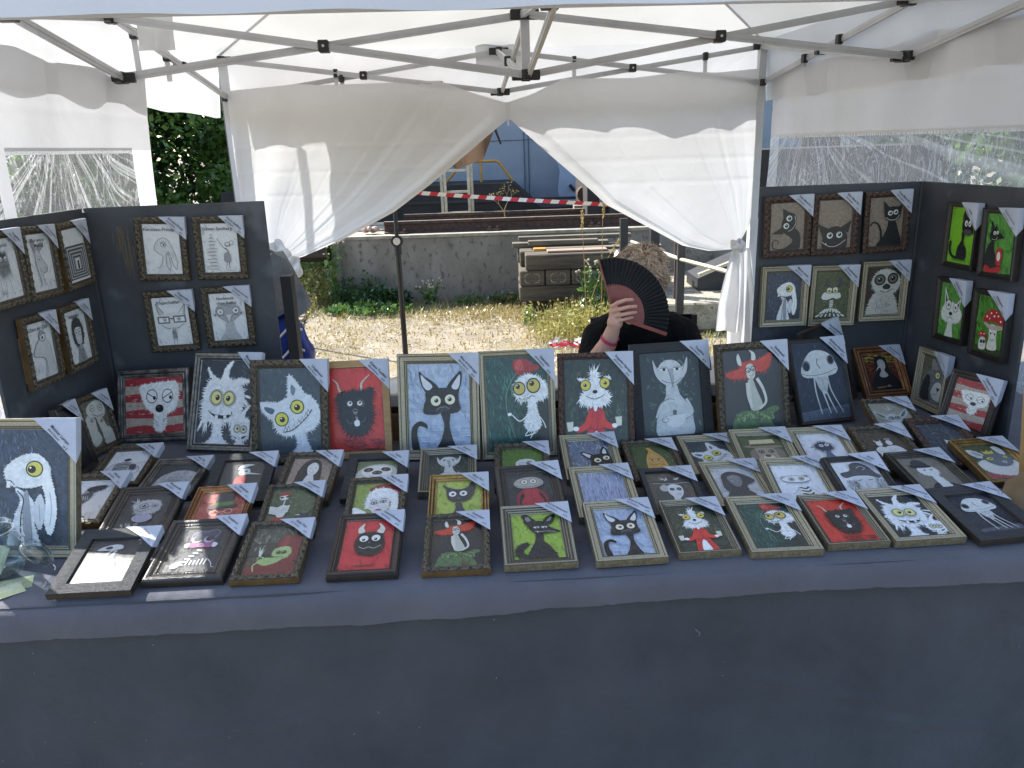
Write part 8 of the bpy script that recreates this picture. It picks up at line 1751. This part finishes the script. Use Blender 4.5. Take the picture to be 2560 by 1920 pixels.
for i in range(NP):
    a = lerp(A0+rad(1.5), A1-rad(1.5), i/(NP-1)); b = MB(); dy = -.003+.00018*i; hw = .052
    b.add([fp(.008,a-.3,dy), fp(.06,a-hw*1.1,dy), fp(.114,a-hw,dy-.002), fp(.117,a,dy-.002), fp(.114,a+hw,dy-.001), fp(.06,a+hw*1.1,dy), fp(.008,a+.3,dy)], [(0,1,2,3,4,5,6)]); b.build('stick', m_fanw, fan)
for a, nm in ((A0-.02,'guard_stick'),(A1+.01,'guard_stick')):
    b = MB(); d = fp(1,a); b.bar(fp(0,a,-.010), fp(.212,a,-.010), .006 if a > 1 else .013, .004, up=(0,-1,0)); b.build(nm, m_fanw2 if a < 1 else m_fanw, fan)
b = MB(); b.tube([fp(0,0,-.016), fp(0,0,.006)], .004, 10); b.build('pivot', m_rivet, fan)
# canvas chair -------------------------------------------------------
ch = thing('canvas_chair', 'black canvas folding chair under the seated person', 'chair', (.60,3.22,0))
b = MB(); b.box((0,-.02,.44), (.50,.42,.012)); b.build('seat', m_shirt, ch)
b = MB(); b.box((0,.215,.90), (.45,.010,.20)); b.build('backrest', m_shirt, ch)
for x in (-.225,.225):
    for y in (-.22,.21):
        b = MB(); b.box((x,y,(.50 if y > 0 else .32)), (.026,.03,(1.0 if y > 0 else .64))); b.build('leg', m_black, ch)
    b = MB(); b.box((x,-.0,.655), (.05,.46,.022)); b.build('armrest', m_black, ch)

# ================================================================== things at the ends of the table
def clear(name, tint=(.92,.96,.96), f=1.5):
    m = bpy.data.materials.new(name); m.use_nodes = True; nt = m.node_tree; N = nt.nodes; Lk = nt.links.new; N.remove(N['Principled BSDF'])
    t = N.new('ShaderNodeBsdfTransparent'); t.inputs[0].default_value = (*tint,1); g = N.new('ShaderNodeBsdfGlossy'); g.inputs['Roughness'].default_value = .04
    lw = N.new('ShaderNodeLayerWeight'); lw.inputs[0].default_value = .42; mm = N.new('ShaderNodeMath'); mm.operation = 'MULTIPLY'; mm.inputs[1].default_value = .5; Lk(lw.outputs['Facing'], mm.inputs[0])
    m2 = N.new('ShaderNodeMixShader'); Lk(mm.outputs[0], m2.inputs[0]); Lk(t.outputs[0], m2.inputs[1]); Lk(g.outputs[0], m2.inputs[2]); Lk(m2.outputs[0], N['Material Output'].inputs['Surface']); return m
m_jar = clear('jar_glass', (.86,.91,.92))
jar = thing('glass_jar', 'clear swing top glass jar with its lid hanging open, left table end', 'jar', (-1.315,1.775,.7485))
b = MB(); b.lathe([(.001,.004),(.045,.004),(.054,.012),(.056,.03),(.056,.085),(.050,.105),(.042,.112),(.042,.130),(.046,.131),(.046,.137),(.038,.138),(.038,.112),(.046,.102),(.052,.083),(.052,.03),(.048,.014),(.001,.010)], 36); b.build('body', m_jar, jar, smooth=True)
LM = Matrix.Rotation(rad(22),3,'Z') @ Matrix.Rotation(rad(48),3,'Y')
b = MB(); b.lathe([(.001,.012),(.028,.012),(.034,.006),(.040,.006),(.046,.0),(.046,-.006),(.040,-.008),(.036,-.004),(.030,.004),(.001,.005)], 36, (.108,-.012,.062), LM)
for r in (.040,.030): b.lathe([(r-.001,.0065),(r,.009),(r+.001,.0065)], 32, (.108,-.012,.062), LM)
b.build('lid', m_jar, jar, smooth=True)
b = MB(); ringp = [(.047*math.cos(2*PI*i/24), .047*math.sin(2*PI*i/24), .121) for i in range(25)]; b.tube(ringp, .0013, 6); b.tube([(.046,0,.121),(.062,.004,.116),(.066,.004,.104),(.060,.0,.098),(.07,-.002,.092),(.078,-.004,.088)], .0014, 6); b.tube([(.046,.01,.121),(.060,.012,.126),(.068,.01,.118),(.074,.006,.100)], .0012, 6); b.tube([(.145,-.018,.030),(.152,-.022,.026),(.150,-.024,.018)], .0012, 6)
b.build('wire_clasp', m_rivet, jar)
b = MB(); b.add([(-.035,-.02,.02),(.02,-.035,.016),(.034,.0,.07),(-.02,.02,.078)], [(0,1,2,3)]); b.build('folded_note', mat('note_paper', '#b9b89a', '#8f9476', scale=40), jar)
def card(x, y, yaw, z, label, c1, c2):
    b = MB(); b.box((0,0,0), (.105,.062,.0006)); o = b.build('flyer', mat('flyer_'+c1[1:], c1, c2, scale=22, rough=.4), label=label, cat='flyer', loc=(x,y,z)); o.rotation_euler = (0,.03,yaw)
    b2 = MB(); b2.ln if False else None
    q = MB()
    for k in range(5): q.tube([(-.02+k*.010,.004,.0006),(-.016+k*.010,.013,.0006),(-.013+k*.010,.003,.0006)], .0009, 4)
    q.build('print_mark', m_white, o)
card(-1.262,1.712,.45,.7495,'upper olive coloured flyer beside the glass jar','#8f9163','#b9b78f')
card(-1.262,1.672,.75,.7510,'pale yellow green flyer overlapping the table edge','#b5b784','#d2d2ae')
# birch framed picture seen edge on, with its hardboard strut, right end
sd = thing('standing_frame', 'birch picture frame standing edge on with a brown hardboard strut, right table end', 'picture', (1.43,1.98,.75))
b = MB(); b.box((-.02,0,.165), (.022,.04,.33), Matrix.Rotation(rad(-6),3,'Y')); b.box((.26,.02,.325),(.54,.03,.022)); b.box((.26,.02,.012),(.54,.03,.022)); b.box((.53,.02,.165),(.022,.03,.33)); b.build('frame', FM['birch'], sd)
b = MB(); b.box((.26,.028,.165), (.5,.004,.3)); b.build('backing', m_back, sd)
b = MB(); b.prism([(-.118,.004),(-.104,.088),(.02,.160),(.02,.045),(-.045,.004)], lambda p: (p[0],-.055,p[1]), lambda p: (p[0],-.051,p[1])); b.build('strut', mat('strut_board', '#7d6549', '#6a5439', scale=8, rough=.8), sd)
# bags and the dark post behind the left board
b = MB(); b.box((0,0,.62), (.045,.06,1.24)); b.build('dark_post', m_black, label='black upright post beside the left display board', cat='post', loc=(-.965,3.4,0))
bg = MB(); n, m_ = 26, 18; vs = []
for j in range(m_+1):
    for i in range(n):
        th = 2*PI*i/n; t = j/m_; r = .14*(1+.12*math.sin(3*th+t*4)+.14*nz(math.cos(th)*2,math.sin(th)*2,t*5))*(1-.25*abs(2*t-1)**3); vs.append((r*math.cos(th)*1.1, r*math.sin(th), t*.40))
bg.add(vs, [(j*n+i, j*n+(i+1)%n, (j+1)*n+(i+1)%n, (j+1)*n+i) for j in range(m_) for i in range(n)]+[tuple(range(n))[::-1], tuple(m_*n+i for i in range(n))])
bo = bg.build('carrier_bag', mat('blue_woven', '#1d3f9c', '#142c74', scale=30, rough=.35), label='bright blue woven bag standing behind the left display board', cat='bag', loc=(-1.12,3.62,.64)); 
for p in bo.data.polygons: p.use_smooth = True
b = MB(); 
for k in range(3): b.tube([(.06,-.15,.1+k*.1),(.12,-.13,.16+k*.1),(.15,-.06,.12+k*.1)], .006, 5)
b.build('white_trim', m_white, bo)
b = MB(); b.cbox((0,0,.32), (.5,.4,.64), .01); b.build('plastic_box', m_black, label='black storage box under the blue bag', cat='box', loc=(-1.12,3.66,0))
b = MB(); vs = []
for j in range(13):
    for i in range(20):
        th = 2*PI*i/20; t = j/12; r = .16*(1-.45*t)*(1+.15*math.sin(4*th+t*3)); vs.append((r*math.cos(th), r*math.sin(th)*.8, t*.26+.02*math.sin(5*th)))
b.add(vs, [(j*20+i, j*20+(i+1)%20, (j+1)*20+(i+1)%20, (j+1)*20+i) for j in range(12) for i in range(20)]+[tuple(range(20))[::-1], tuple(240+i for i in range(20))])
o = b.build('grey_bag', mat('grey_bag', '#6f7176', '#54565b', scale=9, rough=.6), label='crumpled grey cloth bag on top of the blue bag', cat='bag', loc=(-1.11,3.62,1.04))
# transparent plastic crate behind the right tail of the curtain
b = MB()
for (c, d) in (((0,-.14,.2),(.36,.004,.4)),((0,.14,.2),(.36,.004,.4)),((-.18,0,.2),(.004,.28,.4)),((.18,0,.2),(.004,.28,.4)),((0,0,.002),(.36,.28,.004)),((0,0,.405),(.40,.32,.014))): b.box(c, d)
b.build('storage_tub', mat('milky_plastic', '#c9cdd1', '#b9bdc2', rough=.4), label='milky white plastic storage tub left of the right display board', cat='tub', loc=(1.12,3.42,.35))
b = MB(); b.cbox((0,0,.17), (.5,.4,.35), .01); b.build('tool_box', m_black, label='black box carrying the white plastic tub', cat='box', loc=(1.12,3.42,0))
